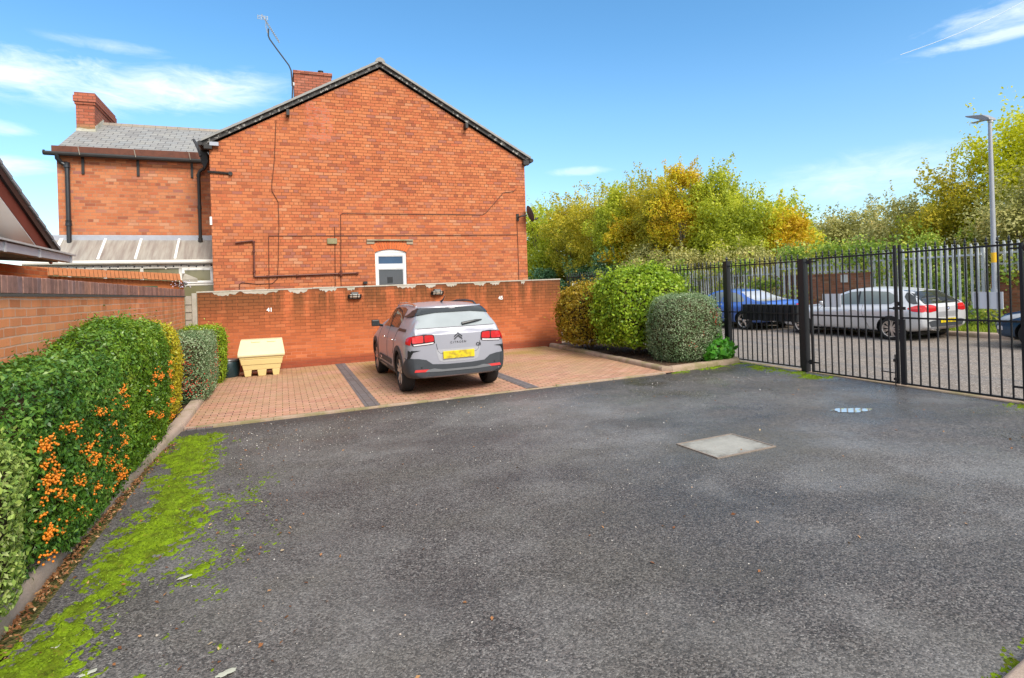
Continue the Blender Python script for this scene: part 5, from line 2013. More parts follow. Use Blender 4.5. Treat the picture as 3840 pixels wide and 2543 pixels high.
# tailgate shut lines, badge, writing
car.seam([(-.37, .84), (-.345, .72), (-.30, .675), (.30, .675), (.345, .72), (.37, .84)], 'B', .009)
car.seam([(-.70, 1.088), (.70, 1.088)], 'B', .008)
m = MB()
for dz in (0., .042):
    for sx in (-1, 1):
        a0 = (0, .935 + dz)
        pts2 = [(0, .965 + dz), (sx * .068, .905 + dz), (sx * .068, .885 + dz), (0, .940 + dz)]
        vv_ = []
        for d_ in (.003, .012):
            for p in pts2:
                h, nr_ = car.hit(p[0], p[1], 'B')
                vv_.append(h + Vector((0, -d_, 0)))
        m.add(vv_, [(0, 1, 2, 3), (7, 6, 5, 4), (0, 4, 5, 1), (1, 5, 6, 2), (2, 6, 7, 3), (3, 7, 4, 0)])
m.build('emblem', BADGE, car.t)
hb = car.hit(0, .845, 'B')[0]
text_mesh('C I T R O \u00cb N', .045, BADGE, 'lettering', Matrix.Translation((0, hb.y - .004, .845)) @ FACE_S, car.t, .002)
hb = car.hit(.40, .765, 'B')[0]
text_mesh('C4', .07, BADGE, 'model_lettering', Matrix.Translation((.345, hb.y - .014, .785)) @ FACE_S, car.t, .002, .002)
# plate and its recess
car.decal('plate_recess', [(-.38, .745), (.38, .745), (.33, .56), (.27, .535), (-.27, .535), (-.33, .56)], 'B', paint_mat('recess paint', (.40, .40, .43), .4, .2), .0035, .06, rnd=.03)
hp = car.hit(0, .65, 'B')[0]
MB().box(-.265, .265, hp.y - .022, hp.y - .012, .588, .712).build('number_plate', PLATE, car.t, bevel=.004)
# charcoal lower bumper with raised corners, red reflectors, pale skid strip
cl = car.decal('bumper_cladding', [(-.90, .62), (-.80, .625), (-.66, .615), (-.54, .59), (-.44, .515), (-.20, .50), (.20, .50), (.44, .515), (.54, .59), (.66, .615), (.80, .625), (.90, .62), (.90, .315), (-.90, .315)], 'B', CLAD, .008, .05)
for sx, f in ((-1, 'L'), (1, 'R')):
    car.decal('bumper_cladding', [(.0, .30), (.0, .62), (.14, .60), (.25, .53), (.34, .41), (.35, .29)], f, CLAD, .008, .03)
    car.decal('reflector', [(sx * .47, .395), (sx * .47, .435), (sx * .72, .44), (sx * .73, .40)], 'B', RED_L, .014, .04, rnd=.01)
    car.decal('air_slot', [(.03, .60), (.03, .74), (.07, .755), (.075, .66), (.10, .60)], f, M['blackplastic'], .006, .03)
    car.decal('air_slot', [(sx * .62, .745), (sx * .77, .75), (sx * .79, .70), (sx * .785, .625), (sx * .765, .68), (sx * .74, .722)], 'B', M['blackplastic'], .006, .03)
    # arches and sill in charcoal
    for yc in (.72, 3.31):
        arc = [(yc + .455 * math.cos(a), .335 + .455 * math.sin(a)) for a in np.linspace(-.12, PI + .12, 26)] + [(yc + .372 * math.cos(a), .335 + .372 * math.sin(a)) for a in np.linspace(PI + .12, -.12, 26)]
        car.decal('arch_trim', arc, f, CLAD, .010, .05)
    car.decal('sill_trim', [(1.15, .215), (1.16, .33), (1.32, .36), (2.7, .36), (2.87, .33), (2.88, .215)], f, CLAD, .008, .08)
    car.decal('door_guard', [(1.36, .40), (1.36, .50), (2.72, .50), (2.72, .40)], f, CLAD, .010, .08, rnd=.03)
    car.decal('badge_frame', [(2.40, .42), (2.40, .47), (2.56, .47), (2.56, .42)], f, CLEAR, .014, .05, rnd=.01)
    # side glass, doors, handles
    sg = car.decal('side_window', [(.97, 1.075), (.90, 1.20), (.94, 1.385), (1.20, 1.415), (1.78, 1.41), (1.80, 1.06)], f, CARGLASS, .004, .06, rnd=.02)
    car.decal('side_window', [(1.86, 1.06), (1.85, 1.405), (2.15, 1.375), (2.45, 1.255), (2.72, 1.10), (2.74, 1.04)], f, CARGLASS, .004, .06, rnd=.02)
    car.decal('pillar_trim', [(.34, 1.03), (.36, 1.075), (.93, 1.075), (.95, 1.03)], f, M['blackplastic'], .005, .06)
    car.decal('window_pillar', [(1.785, 1.05), (1.785, 1.415), (1.865, 1.41), (1.865, 1.05)], f, M['black'], .006, .06)
    car.seam([(1.82, 1.04), (1.82, .36)], f)
    car.seam([(2.82, 1.02), (2.86, .8), (2.86, .40)], f)
    car.seam([(.98, 1.05), (1.05, .85), (1.20, .62)], f)
    for y in (1.08, 1.98):
        h, nr_ = car.hit(y + .09, .88, f) if False else car.hit(y + .09, .86, f)
        MB().beam(h + Vector((nr_.x * .03, -.075, .0)), h + Vector((nr_.x * .03, .085, .005)), .02, .026).build('door_handle', CHROMEB, car.t, bevel=.006)
    # roof rail, mirror
    px = sx * .555
    MB().tube([(sx * .53, .62, 1.43), (sx * .545, .80, 1.475), (sx * .555, 1.3, 1.492), (sx * .555, 1.9, 1.482), (sx * .54, 2.2, 1.452), (sx * .52, 2.32, 1.42)], .018, 8).build('roof_rail', CHROMEB if sx < 0 else CLAD, car.t, smooth=True)
    m = MB()
    m.tube([(sx * .80, 2.58, 1.04), (sx * .90, 2.56, 1.07)], .03, 6)
    m.obox((sx * .95, 2.55, 1.10), (.075, 0, 0), (0, .055, .0), (0, .01, .062))
    m.build('door_mirror', M['blackplastic'], car.t, bevel=.03)
    MB().obox((sx * .95, 2.490, 1.095), (.055, 0, 0), (0, .004, 0), (0, 0, .045)).build('mirror_glass', CARGLASS, car.t)
sk = [(-.56, .395), (-.52, .43), (-.42, .445), (-.34, .43), (-.28, .42), (.28, .42), (.34, .43), (.42, .445), (.52, .43), (.56, .395), (.30, .385), (-.30, .385)]
car.decal('skid_strip', sk, 'B', plain('skid strip grey', (.15, .155, .165), .5), .016, .04)
MB().tube([(.0, .95, 1.50), (.0, .80, 1.535), (0, .68, 1.60)], [.022, .012, .005], 6).build('roof_aerial', M['blackplastic'], car.t, smooth=True)
for x, z in ((-.62, .47), (.62, .47), (-.25, .41), (.25, .41)):
    h, nr_ = car.hit(x, z, 'B')
    MB().lathe(h + Vector((0, -.004, 0)), (0, -1, 0), [(0, 0), (.013, 0), (.013, .008), (0, .008)], 10).build('parking_sensor', M['black'], car.t)
MB().box(-.5, .5, 1.0, 3.9, .17, .24).build('underbody', M['black'], car.t)

# ---- silver three-door hatchback across the road
KS = [
    [0.00, .36, .70, .90, .66, .92, .58],
    [0.04, .33, .77, .925, .70, .965, .58],
    [0.12, .29, .815, .95, .725, 1.03, .565],
    [0.28, .25, .85, .965, .74, 1.17, .545],
    [0.48, .23, .868, .965, .75, 1.315, .53],
    [0.68, .21, .872, .96, .752, 1.345, .528],
    [1.10, .20, .874, .945, .755, 1.392, .54],
    [1.60, .20, .872, .93, .755, 1.415, .545],
    [2.00, .20, .870, .92, .752, 1.39, .54],
    [2.35, .20, .868, .905, .745, 1.29, .53],
    [2.70, .20, .868, .89, .74, 1.11, .55],
    [2.95, .20, .868, .88, .735, .955, .66],
    [3.25, .20, .866, .855, .73, .905, .66],
    [3.70, .20, .86, .81, .71, .855, .63],
    [4.00, .21, .83, .75, .67, .78, .59],
    [4.15, .24, .76, .68, .6, .69, .53],
    [4.24, .30, .64, .58, .5, .60, .45]]
PAINT_S = paint_mat('silver paint', (.60, .61, .63), .30, .25)
car = Car('parked_car', 'silver three-door hatchback parked across the road behind the gate', 'cars parked along the kerb', (14.64, 9.45, gz(14.6, 9.3)), 0, KS, [(.76, .86), (.76, -.86), (3.42, .86), (3.42, -.86)], (.36, .315), PAINT_S)
car.t.scale = (1, 1, .885)
for y in (.76, 3.42):
    for x in (.85, -.85):
        car.wheel(y, x, .315, .20, (9, .11, .020), plain('pale alloy', (.66, .60, .55), .35, .6) if y < 1 and x > 0 else bpy.data.materials['pale alloy'] if 'pale alloy' in bpy.data.materials else RIM, .228)
scr = car.decal('rear_screen', [(-.63, .985), (.63, .985), (.52, 1.28), (.47, 1.345), (-.47, 1.345), (-.52, 1.28)], 'B', CARGLASS, .004, .05, rnd=.03)
for sx, f in ((-1, 'L'), (1, 'R')):
    fx = lambda pts: [(sx * a, b) for a, b in pts]
    lo_ = car.decal('tail_light', fx([(.36, .80), (.385, .93), (.52, .965), (.72, .955), (.74, .80), (.60, .765)]), 'B', RED, .007, .04, rnd=.02)
    car.decal('lens', fx([(.42, .865), (.42, .90), (.68, .91), (.68, .875)]), 'B', RED_L, .011, .03, parent=lo_, rnd=.01)
    car.decal('lens', [(.02, .775), (.02, .955), (.16, .96), (.33, .90), (.36, .875), (.24, .80)], f, RED, .007, .03, parent=lo_, rnd=.02)
    car.decal('lens', [(.06, .86), (.06, .895), (.25, .90), (.27, .87)], f, RED_L, .012, .03, parent=lo_, rnd=.01)
    # the wraparound rear glass corner
    car.decal('rear_screen', [(.17, .995), (.30, 1.155), (.47, 1.275), (.55, 1.30), (.54, 1.18), (.40, 1.03), (.26, .985)], f, CARGLASS, .004, .03, rnd=.02)
    car.decal('side_window', [(.80, .985), (.72, 1.06), (.79, 1.22), (.98, 1.315), (1.45, 1.34), (1.72, 1.335), (1.66, .965)], f, CARGLASS_L, .004, .06, rnd=.05)
    car.decal('side_window', [(1.71, .965), (1.77, 1.335), (2.02, 1.315), (2.36, 1.20), (2.74, .985), (2.78, .935)], f, CARGLASS_L, .004, .06, rnd=.02)
    car.decal('window_pillar', [(1.655, .965), (1.72, 1.335), (1.775, 1.335), (1.715, .965)], f, M['black'], .006, .06)
    car.seam([(1.56, .96), (1.50, .70), (1.36, .42), (1.32, .26)], f)
    car.seam([(2.80, .92), (2.86, .70), (2.84, .36), (2.76, .27), (1.34, .27)], f)
    car.seam([(2.95, .83), (2.1, .81), (1.2, .80), (.42, .83)], f, .006, PAINT_S)
    h, nr_ = car.hit(1.75, .80, f)
    MB().beam(h + Vector((nr_.x * .028, -.1, 0)), h + Vector((nr_.x * .028, .1, .0)), .018, .026).build('door_handle', PAINT_S, car.t, bevel=.006)
    m = MB()
    m.obox((sx * .92, 2.60, 1.0), (.09, 0, 0), (0, .05, .0), (0, .01, .06))
    m.build('door_mirror', PAINT_S, car.t, bevel=.025)
    car.decal('sill_trim', [(1.18, .20), (1.18, .265), (3.0, .265), (3.0, .20)], f, plain('silver sill', (.42, .43, .45), .4, .3) if sx < 0 else bpy.data.materials['silver sill'], .006, .1)
    car.decal('headlight', [(3.92, .60), (3.62, .74), (3.66, .78), (4.02, .68), (4.06, .60)], f, CLEAR, .006, .04, rnd=.02)
car.decal('diffuser', [(-.55, .38), (-.62, .52), (-.48, .55), (.48, .55), (.62, .52), (.55, .38)], 'B', CLAD, .007, .06, rnd=.03)
car.decal('tailgate_panel', [(-.36, .76), (-.345, .66), (.345, .66), (.36, .76), (.30, .77), (-.30, .77)], 'B', paint_mat('silver recess', (.40, .41, .43), .4, .4), .004, .06)
car.seam([(-.62, .985), (-.40, .95), (-.37, .72), (-.33, .64), (.33, .64), (.37, .72), (.40, .95), (.62, .985)], 'B', .008)
hp = car.hit(0, .49, 'B')[0]
MB().box(-.262, .262, hp.y - .018, hp.y - .008, .475, .585).build('number_plate', PLATE, car.t, bevel=.004)


def roundel(y, z, r):
    hp = car.hit(0, z, 'B')
    c = hp[0] + hp[1] * .004
    n_ = hp[1]
    MB().lathe(c, n_, [(0, 0), (r, 0), (r, .006), (r * .72, .007), (0, .007)], 20).build('emblem', M['black'], car.t)
    em = bpy.data.objects['emblem'] if False else None
    u = Vector((1, 0, 0))
    w = n_.cross(u)
    m = MB()
    for q in range(4):
        m.cur = q % 2
        pts = [c + n_ * .009] + [c + n_ * .009 + (u * math.cos(a) + w * math.sin(a)) * r * .66 for a in np.linspace(q * PI / 2, (q + 1) * PI / 2, 6)]
        m.add(pts, [tuple(range(7))])
    m.build('emblem_quarters', [M['white'], ROUNDEL], car.t)
    m = MB()
    m.lathe(c + n_ * .004, n_, [(r * .98, 0), (r * 1.06, 0), (r * 1.06, .006), (r * .98, .006)], 24)
    m.lathe(c + n_ * .006, n_, [(r * .66, 0), (r * .72, 0), (r * .72, .004), (r * .66, .004)], 24)
    m.build('emblem_ring', CHROMEB, car.t)


ROUNDEL = plain('roundel blue', (.02, .12, .45), .3)
roundel(0, .855, .041)
for x in (-.46, -.38):
    MB().lathe((x, -.02, .31), (0, -1, 0), [(.03, -.2), (.03, .06), (.026, .06), (.026, -.2)], 12).build('exhaust_pipe', CHROMEB, car.t)
h0, n0 = car.hit(.0, 1.02, 'B')
h1, n1 = car.hit(.30, 1.08, 'B')
MB().tube([h0 + n0 * .02, h1 + n1 * .016], [.014, .006], 6).build('rear_wiper', M['blackplastic'], car.t)
MB().box(-.55, .55, .3, 3.95, .16, .23).build('underbody', M['black'], car.t)

# ---- blue saloon-coupe
KB = [
    [0.00, .36, .70, .86, .66, .90, .60],
    [0.05, .33, .78, .89, .71, .965, .60],
    [0.16, .29, .83, .915, .74, .995, .60],
    [0.45, .24, .872, .935, .755, 1.015, .57],
    [0.62, .22, .882, .94, .76, 1.035, .56],
    [0.95, .20, .888, .945, .765, 1.17, .53],
    [1.30, .20, .888, .94, .765, 1.31, .525],
    [1.70, .20, .886, .935, .765, 1.39, .54],
    [2.20, .20, .884, .925, .762, 1.41, .55],
    [2.65, .20, .882, .91, .755, 1.35, .54],
    [3.00, .20, .88, .90, .75, 1.20, .54],
    [3.30, .20, .88, .885, .745, 1.00, .63],
    [3.55, .20, .88, .87, .74, .915, .66],
    [4.10, .20, .87, .82, .71, .865, .63],
    [4.40, .21, .84, .76, .67, .79, .59],
    [4.56, .25, .76, .68, .6, .69, .53],
    [4.64, .30, .64, .58, .5, .60, .45]]
PAINT_B = paint_mat('bright blue paint', (.055, .155, .50), .28, .3)
car = Car('parked_car', 'bright blue coupe parked across the road behind the letterboxes', 'cars parked along the kerb', (14.52, 14.12, gz(14.5, 14.1)), 0, KB, [(.90, .87), (.90, -.87), (3.71, .87), (3.71, -.87)], (.365, .325), PAINT_B)
car.t.scale = (1, 1, .885)
for y in (.90, 3.71):
    for x in (.86, -.86):
        car.wheel(y, x, .325, .21, (5, .13, .030), RIM, .238)
car.decal('rear_screen', [(-.60, 1.02), (-.62, 1.035), (-.50, 1.27), (-.46, 1.34), (.46, 1.34), (.50, 1.27), (.62, 1.035), (.60, 1.02)], 'B', glass_mat('pale rear screen', (.42, .44, .48), .08), .004, .05)
for sx, f in ((-1, 'L'), (1, 'R')):
    fx = lambda pts: [(sx * a, b) for a, b in pts]
    lo_ = car.decal('tail_light', fx([(.38, .79), (.38, .87), (.72, .90), (.76, .80)]), 'B', RED, .007, .04, rnd=.02)
    car.decal('lens', [(.01, .79), (.01, .89), (.20, .90), (.36, .885), (.30, .80)], f, RED_L, .007, .03, parent=lo_, rnd=.02)
    car.decal('side_window', [(1.05, .985), (1.0, 1.02), (1.18, 1.17), (1.50, 1.30), (1.92, 1.345), (1.98, .965)], f, CARGLASS_L, .004, .06, rnd=.05)
    car.decal('side_window', [(2.03, .965), (1.97, 1.345), (2.42, 1.325), (2.78, 1.20), (3.08, 1.03), (3.14, .955)], f, CARGLASS_L, .004, .06, rnd=.02)
    car.seam([(1.94, .95), (1.88, .70), (1.72, .40), (1.68, .27)], f)
    car.seam([(3.18, .94), (3.22, .72), (3.20, .36)], f)
    car.seam([(3.3, .80), (2.2, .79), (1.0, .80), (.5, .83)], f, .006, PAINT_B)
    for y in (2.0, ):
        h, nr_ = car.hit(y + .05, .82, f)
        MB().beam(h + Vector((nr_.x * .028, -.1, 0)), h + Vector((nr_.x * .028, .1, .0)), .018, .026).build('door_handle', PAINT_B, car.t, bevel=.006)
    m = MB()
    m.obox((sx * .95, 2.98, 1.0), (.09, 0, 0), (0, .05, .0), (0, .01, .055))
    m.build('door_mirror', PAINT_B, car.t, bevel=.025)
    car.decal('sill_trim', [(1.30, .195), (1.30, .25), (3.32, .25), (3.32, .195)], f, CLAD, .006, .1)
car.decal('diffuser', [(-.60, .37), (-.64, .46), (.64, .46), (.60, .37)], 'B', CLAD, .007, .06, rnd=.03)
hp = car.hit(0, .69, 'B')[0]
MB().box(-.262, .262, hp.y - .018, hp.y - .008, .63, .745).build('number_plate', PLATE, car.t, bevel=.004)
roundel(0, .88, .04)
for x in (-.52, -.44):
    MB().lathe((x, -.02, .32), (0, -1, 0), [(.032, -.2), (.032, .05), (.028, .05), (.028, -.2)], 12).build('exhaust_pipe', CHROMEB, car.t)
MB().tube([(-.60, .10, .995), (0, .05, 1.035), (.60, .10, .995)], .012, 6).build('boot_lip', PAINT_B, car.t)
MB().box(-.55, .55, .3, 4.3, .16, .23).build('underbody', M['black'], car.t)

# ---- dark blue hatchback nosing in at the right edge
PAINT_D = paint_mat('deep blue paint', (.012, .055, .115), .25, .3)
car = Car('parked_car', 'dark blue hatchback cut off at the right edge of the photo', 'cars parked along the kerb', (14.78, 3.88, gz(14.7, 6)), 0, KS, [(.76, .86), (.76, -.86), (3.42, .86), (3.42, -.86)], (.36, .315), PAINT_D)
car.t.scale = (1, 1, .885)
for y in (.76, 3.42):
    for x in (.85, -.85):
        car.wheel(y, x, .315, .20, (5, .14, .03), RIM_D, .225)
for sx, f in ((-1, 'L'), (1, 'R')):
    hl = car.decal('headlight', [(3.60, .745), (3.66, .80), (3.98, .735), (4.12, .66), (4.10, .60), (3.92, .62)], f, plain('smoky headlamp', (.34, .36, .38), .1, 0, .6, .3, 12) if sx < 0 else bpy.data.materials['smoky headlamp'], .006, .03, rnd=.02)
    car.decal('fog_lamp', [(4.0, .40), (4.0, .50), (4.12, .50), (4.14, .42)], f, CLEAR, .006, .03, rnd=.02)
    car.decal('side_window', [(.80, .985), (.72, 1.06), (.79, 1.22), (.98, 1.315), (1.45, 1.34), (1.72, 1.335), (1.66, .965)], f, CARGLASS, .004, .06, rnd=.05)
    car.decal('side_window', [(1.71, .965), (1.77, 1.335), (2.02, 1.315), (2.36, 1.20), (2.74, .985), (2.78, .935)], f, CARGLASS, .004, .06, rnd=.02)
    car.seam([(2.80, .92), (2.86, .70), (2.84, .36)], f)
    m = MB()
    m.obox((sx * .92, 2.60, 1.0), (.09, 0, 0), (0, .05, .0), (0, .01, .06))
    m.build('door_mirror', PAINT_D, car.t, bevel=.025)
car.decal('grille', [(-.30, .50), (-.32, .60), (.32, .60), (.30, .50)], 'F', M['blackplastic'], .006, .05, rnd=.02)
car.decal('lower_grille', [(-.50, .33), (-.52, .43), (.52, .43), (.50, .33)], 'F', M['blackplastic'], .006, .05, rnd=.02)
MB().box(-.55, .55, .3, 3.95, .16, .23).build('underbody', M['black'], car.t)


# ------------------------------------------------------------------ clipped shrubs
GREEN_DK = [(0., (.016, .060, .010)), (.35, (.045, .135, .016)), (.65, (.115, .245, .026)), (.88, (.22, .36, .055)), (1., (.36, .43, .13))]
GREEN_BR = [(0., (.085, .16, .010)), (.3, (.18, .31, .014)), (.65, (.31, .45, .022)), (.9, (.44, .55, .05)), (1., (.52, .54, .08))]
GREEN_MID = [(0., (.030, .090, .008)), (.35, (.085, .19, .012)), (.7, (.18, .31, .020)), (.92, (.30, .40, .05)), (1., (.36, .34, .06))]
GOLD = [(0., (.26, .22, .012)), (.3, (.48, .40, .02)), (.6, (.62, .50, .03)), (.85, (.42, .46, .03)), (1., (.66, .44, .16))]
ORANGE_SH = [(0., (.12, .09, .010)), (.25, (.26, .19, .012)), (.5, (.42, .25, .015)), (.75, (.33, .29, .02)), (.92, (.52, .36, .03)), (1., (.38, .14, .015))]
GREYGREEN = [(0., (.050, .105, .040)), (.4, (.145, .240, .100)), (.7, (.29, .37, .195)), (.92, (.46, .52, .34)), (1., (.58, .60, .44))]
LM = {
    'pyra': leaf_mat('firethorn leaf', GREEN_DK, .25, .38, .45, 2.2, .4),
    'pyra2': leaf_mat('hedge leaf', GREEN_MID, .25, .35, .5, 1.6, .45),
    'bright': leaf_mat('bright privet leaf', GREEN_BR, .35, .4, .3, 2.),
    'pale': leaf_mat('pale border leaf', [(0., (.10, .17, .03)), (.35, (.22, .34, .06)), (.7, (.40, .52, .12)), (1., (.58, .60, .26))], .3, .4, .3, 2.5),
    'gold': leaf_mat('golden leaf', GOLD, .35, .45, .35, 2.),
    'grey': leaf_mat('grey green leaf', GREYGREEN, .2, .5, .35, 2.5),
    'greend': leaf_mat('shaded cotoneaster leaf', [(p, (c[0] * .8, c[1] * .9, c[2] * .8)) for p, c in GREYGREEN], .2, .45, .35, 2.5),
    'orange': leaf_mat('copper gold leaf', ORANGE_SH, .3, .45, .45, 2.),
    'geran': leaf_mat('geranium leaf', [(0., (.03, .16, .010)), (.5, (.07, .30, .02)), (1., (.16, .42, .05))], .35, .4),
}
TWIG = plain('twig mass', (.050, .036, .018), .95, 0, .1, .4, 8)
WOOD = plain('bark', (.14, .105, .075), .9, 0, .2, .35, 6, .4)
BERRY = plain('orange berry', (.74, .215, .010), .45, 0, .45, .2, 30)
BERRY_R = plain('red berry', (.50, .03, .015), .35, 0, .45, .2, 30)


def superpts(n, r, p, rng):
    d = rng.normal(0, 1, (int(n * 1.0), 3))
    d /= np.linalg.norm(d, axis=1)[:, None]
    r = np.array(r)
    k = ((np.abs(d) / r) ** p).sum(1) ** (-1 / p)
    P = d * k[:, None]
    N = np.sign(P) * (np.abs(P) / r) ** (p - 1) / r
    N /= np.linalg.norm(N, axis=1)[:, None]
    return P, N


def ico_verts():
    bm = bmesh.new()
    bmesh.ops.create_icosphere(bm, subdivisions=1, radius=1)
    V = np.array([v.co[:] for v in bm.verts])
    F = np.array([[v.index for v in f.verts] for f in bm.faces])
    bm.free()
    return V, F


ICO_V, ICO_F = ico_verts()
OCT_V = np.array([(1, 0, 0), (-1, 0, 0), (0, 1, 0), (0, -1, 0), (0, 0, 1), (0, 0, -1)], float)
OCT_F = np.array([(0, 2, 4), (2, 1, 4), (1, 3, 4), (3, 0, 4), (2, 0, 5), (1, 2, 5), (3, 1, 5), (0, 3, 5)])


def blobs(P, r, V0=OCT_V, F0=OCT_F, rng=RNG, flat=1.):
    r = np.broadcast_to(np.asarray(r, float), (len(P),))
    sc = np.ones((len(P), 1, 3))
    sc[:, 0, 2] = flat
    V = P[:, None, :] + V0[None] * r[:, None, None] * sc
    F = (np.arange(len(P)) * len(V0))[:, None, None] + F0[None]
    return V.reshape(-1, 3), F.reshape(-1, 3)


def shrub(name, label, c, r, z0, n, size, mat, p=3., aspect=.5, spread=.7, disp=.05, dscale=1.3, seed=1, berries=None, stems=True, ztop_trim=None, cat='shrub', group=None, shag=.03, mats=None, thin=None):
    """clipped shrub: dense shell of leaves round a twiggy core.  c = centre of the solid, r = half sizes"""
    rng = np.random.default_rng(seed)
    c = np.array(c, float)
    t_ = thing(name, label, cat, (c[0], c[1], gz(c[0], c[1])), group)
    # points spread evenly over the solid's skin
    bm = bmesh.new()
    bmesh.ops.create_icosphere(bm, subdivisions=5, radius=1)
    V0 = np.array([v.co[:] for v in bm.verts])
    F0 = np.array([[v.index for v in f.verts] for f in bm.faces])
    bm.free()
    W = V0 * (((np.abs(V0) / np.array(r)) ** p).sum(1) ** (-1 / p))[:, None]
    ab, ac = W[F0[:, 1]] - W[F0[:, 0]], W[F0[:, 2]] - W[F0[:, 0]]
    ar = np.linalg.norm(np.cross(ab, ac), axis=1)
    ti = rng.choice(len(F0), int(n * 1.15), p=ar / ar.sum())
    u1, u2 = rng.random(len(ti)), rng.random(len(ti))
    fl = u1 + u2 > 1
    u1[fl], u2[fl] = 1 - u1[fl], 1 - u2[fl]
    P = W[F0[ti, 0]] + ab[ti] * u1[:, None] + ac[ti] * u2[:, None]
    N = np.sign(P) * (np.abs(P) / np.array(r)) ** (p - 1) / np.array(r)
    N /= np.linalg.norm(N, axis=1)[:, None] + 1e-9
    dsp = 1 + disp * vnoise(P + c, dscale, seed) + disp * .5 * vnoise(P + c, dscale * 3.1, seed + 5)
    depth = rng.exponential(.035, len(P)) - rng.exponential(shag, len(P)) * (rng.random(len(P)) < .3)
    Q = P * (dsp * (1 - depth))[:, None] + c
    keep = Q[:, 2] > z0 + .06 * vnoise(Q, 2.2, seed + 9)
    if thin is not None:
        keep &= ~thin(Q, rng)
    Q, N = Q[keep], N[keep]
    # stray shoots standing proud of the last trim
    ks = rng.choice(len(Q), 60)
    SQ, SN = [], []
    for q in ks:
        if Q[q, 2] < c[2]:
            continue
        dv = N[q] * .6 + rng.normal(0, .35, 3) + np.array([0, 0, .5])
        dv /= np.linalg.norm(dv)
        L = rng.uniform(.03, .085) * (1.6 if size > .055 else 1.)
        k = int(rng.integers(4, 9))
        u = np.linspace(.1, 1, k)
        SQ.append(Q[q] + dv * (u * L)[:, None] + rng.normal(0, .006, (k, 3)))
        SN.append(rng.normal(0, 1, (k, 3)))
    Q, N = np.concatenate([Q] + SQ), np.concatenate([N] + SN)
    V, F = leaves(Q, N, size, aspect, spread, rng)
    fast_mesh('foliage', V, F, LM[mat] if isinstance(mat, str) else mat, t_)
    # core
    bm = bmesh.new()
    bmesh.ops.create_icosphere(bm, subdivisions=4, radius=1)
    V0 = np.array([v.co[:] for v in bm.verts])
    F0 = np.array([[v.index for v in f.verts] for f in bm.faces])
    bm.free()
    k = ((np.abs(V0) / np.array(r)) ** p).sum(1) ** (-1 / p)
    W = V0 * k[:, None]
    W = W * (1 + disp * vnoise(W + c, dscale, seed) - .02)[:, None] * .90 + c
    W[:, 2] = np.maximum(W[:, 2], z0 + .10)
    fast_mesh('twigs', W, F0, TWIG, t_, smooth=True)
    if stems:
        m = MB()
        for i in range(7):
            a = rng.uniform(0, 6.28)
            q = c + np.array([math.cos(a) * r[0] * .35 * rng.random(), math.sin(a) * r[1] * .35 * rng.random(), 0])
            b = c + (q - c) * .5
            m.tube([(b[0], b[1], gz(b[0], b[1]) - .03), (q[0], q[1], z0 + .05), (q[0] + rng.uniform(-.1, .1), q[1] + rng.uniform(-.1, .1), z0 + .35)], [.018, .014, .008], 5)
        m.build('stem', WOOD, t_)
    if berries is not None:
        bm_, pts, nr_, rad = berries
        keep = []
        allp = []
        for q, s, k_ in pts:
            q = np.array(q, float)
            e = rng.normal(0, 1, (k_, 3)) * np.array(s)
            allp.append(q + e)
        B = np.concatenate(allp)
        V, F = blobs(B, rng.uniform(.8, 1.2, len(B)) * rad, ICO_V, ICO_F)
        o = fast_mesh('berries', V, F, bm_, t_, smooth=True)
        o['kind'] = 'stuff'
    return t_


def face_clusters(seed, n, xr, yr, zr, s=(.035, .05, .02), k=(14, 34), xs=None):
    """flat-topped berry clusters on the hedge's courtyard and near faces"""
    r = np.random.default_rng(seed)
    out = []
    for i in range(n):
        x, y, z = r.uniform(*xr), r.uniform(*yr), r.uniform(*zr)
        sc = r.uniform(.6, 1.5)
        out.append(((x, y, z), (s[0] * sc, s[1] * sc, s[2] * sc), int(r.integers(*k) * sc)))
    return out


# left border, from the camera outwards
shrub('clipped_shrub', 'pale green clipped shrub cut off at the bottom left edge', (-1.755, 3.58, .52), (.355, .84, .54), .14, 19000, .038, 'pale', 5., .5, seed=3, group='clipped shrubs along the side wall')
bA = face_clusters(6, 70, (-1.42, -1.385), (4.42, 6.7), (.16, 1.0), k=(9, 26), s=(.012, .050, .014)) + face_clusters(5, 40, (-1.42, -1.385), (4.42, 6.75), (.18, .95), k=(5, 14), s=(.012, .03, .012))
shrub('berry_hedge', 'dark green hedge block covered in orange berries, nearest the tarmac moss', (-1.735, 5.66, .61), (.345, 1.34, .72), .04, 54000, .044, 'pyra', 4.5, .42, .65, .04, 1.1, seed=4, thin=lambda Q, r: (Q[:, 2] < .05 + .4 * np.clip(5.0 - Q[:, 1], 0, .35)) & (Q[:, 0] > -1.5), berries=(BERRY, bA, None, .0082), group='clipped shrubs along the side wall')
bB = face_clusters(15, 20, (-1.35, -1.31), (7.2, 8.8), (.25, 1.0), k=(12, 26), s=(.012, .04, .016))
shrub('berry_hedge', 'taller green hedge with fewer orange berries behind the berry-laden one', (-1.735, 7.78, .74), (.385, 1.50, .82), .04, 54000, .047, 'pyra2', 3.6, .42, .65, .05, .9, seed=7, berries=(BERRY, bB, None, .0082), group='clipped shrubs along the side wall')
shrub('clipped_shrub', 'golden yellow shrub squeezed between the green hedge and the side wall', (-1.71, 9.62, .76), (.33, .58, .71), .05, 11000, .045, 'gold', 3., .5, seed=8, group='clipped shrubs along the side wall')
rb = face_clusters(21, 30, (-1.9, -1.28), (10.88, 10.94), (.25, .95), k=(4, 9), s=(.05, .02, .04)) + face_clusters(22, 26, (-1.24, -1.2), (11.1, 13.2), (.25, .9), k=(4, 9), s=(.02, .05, .04))
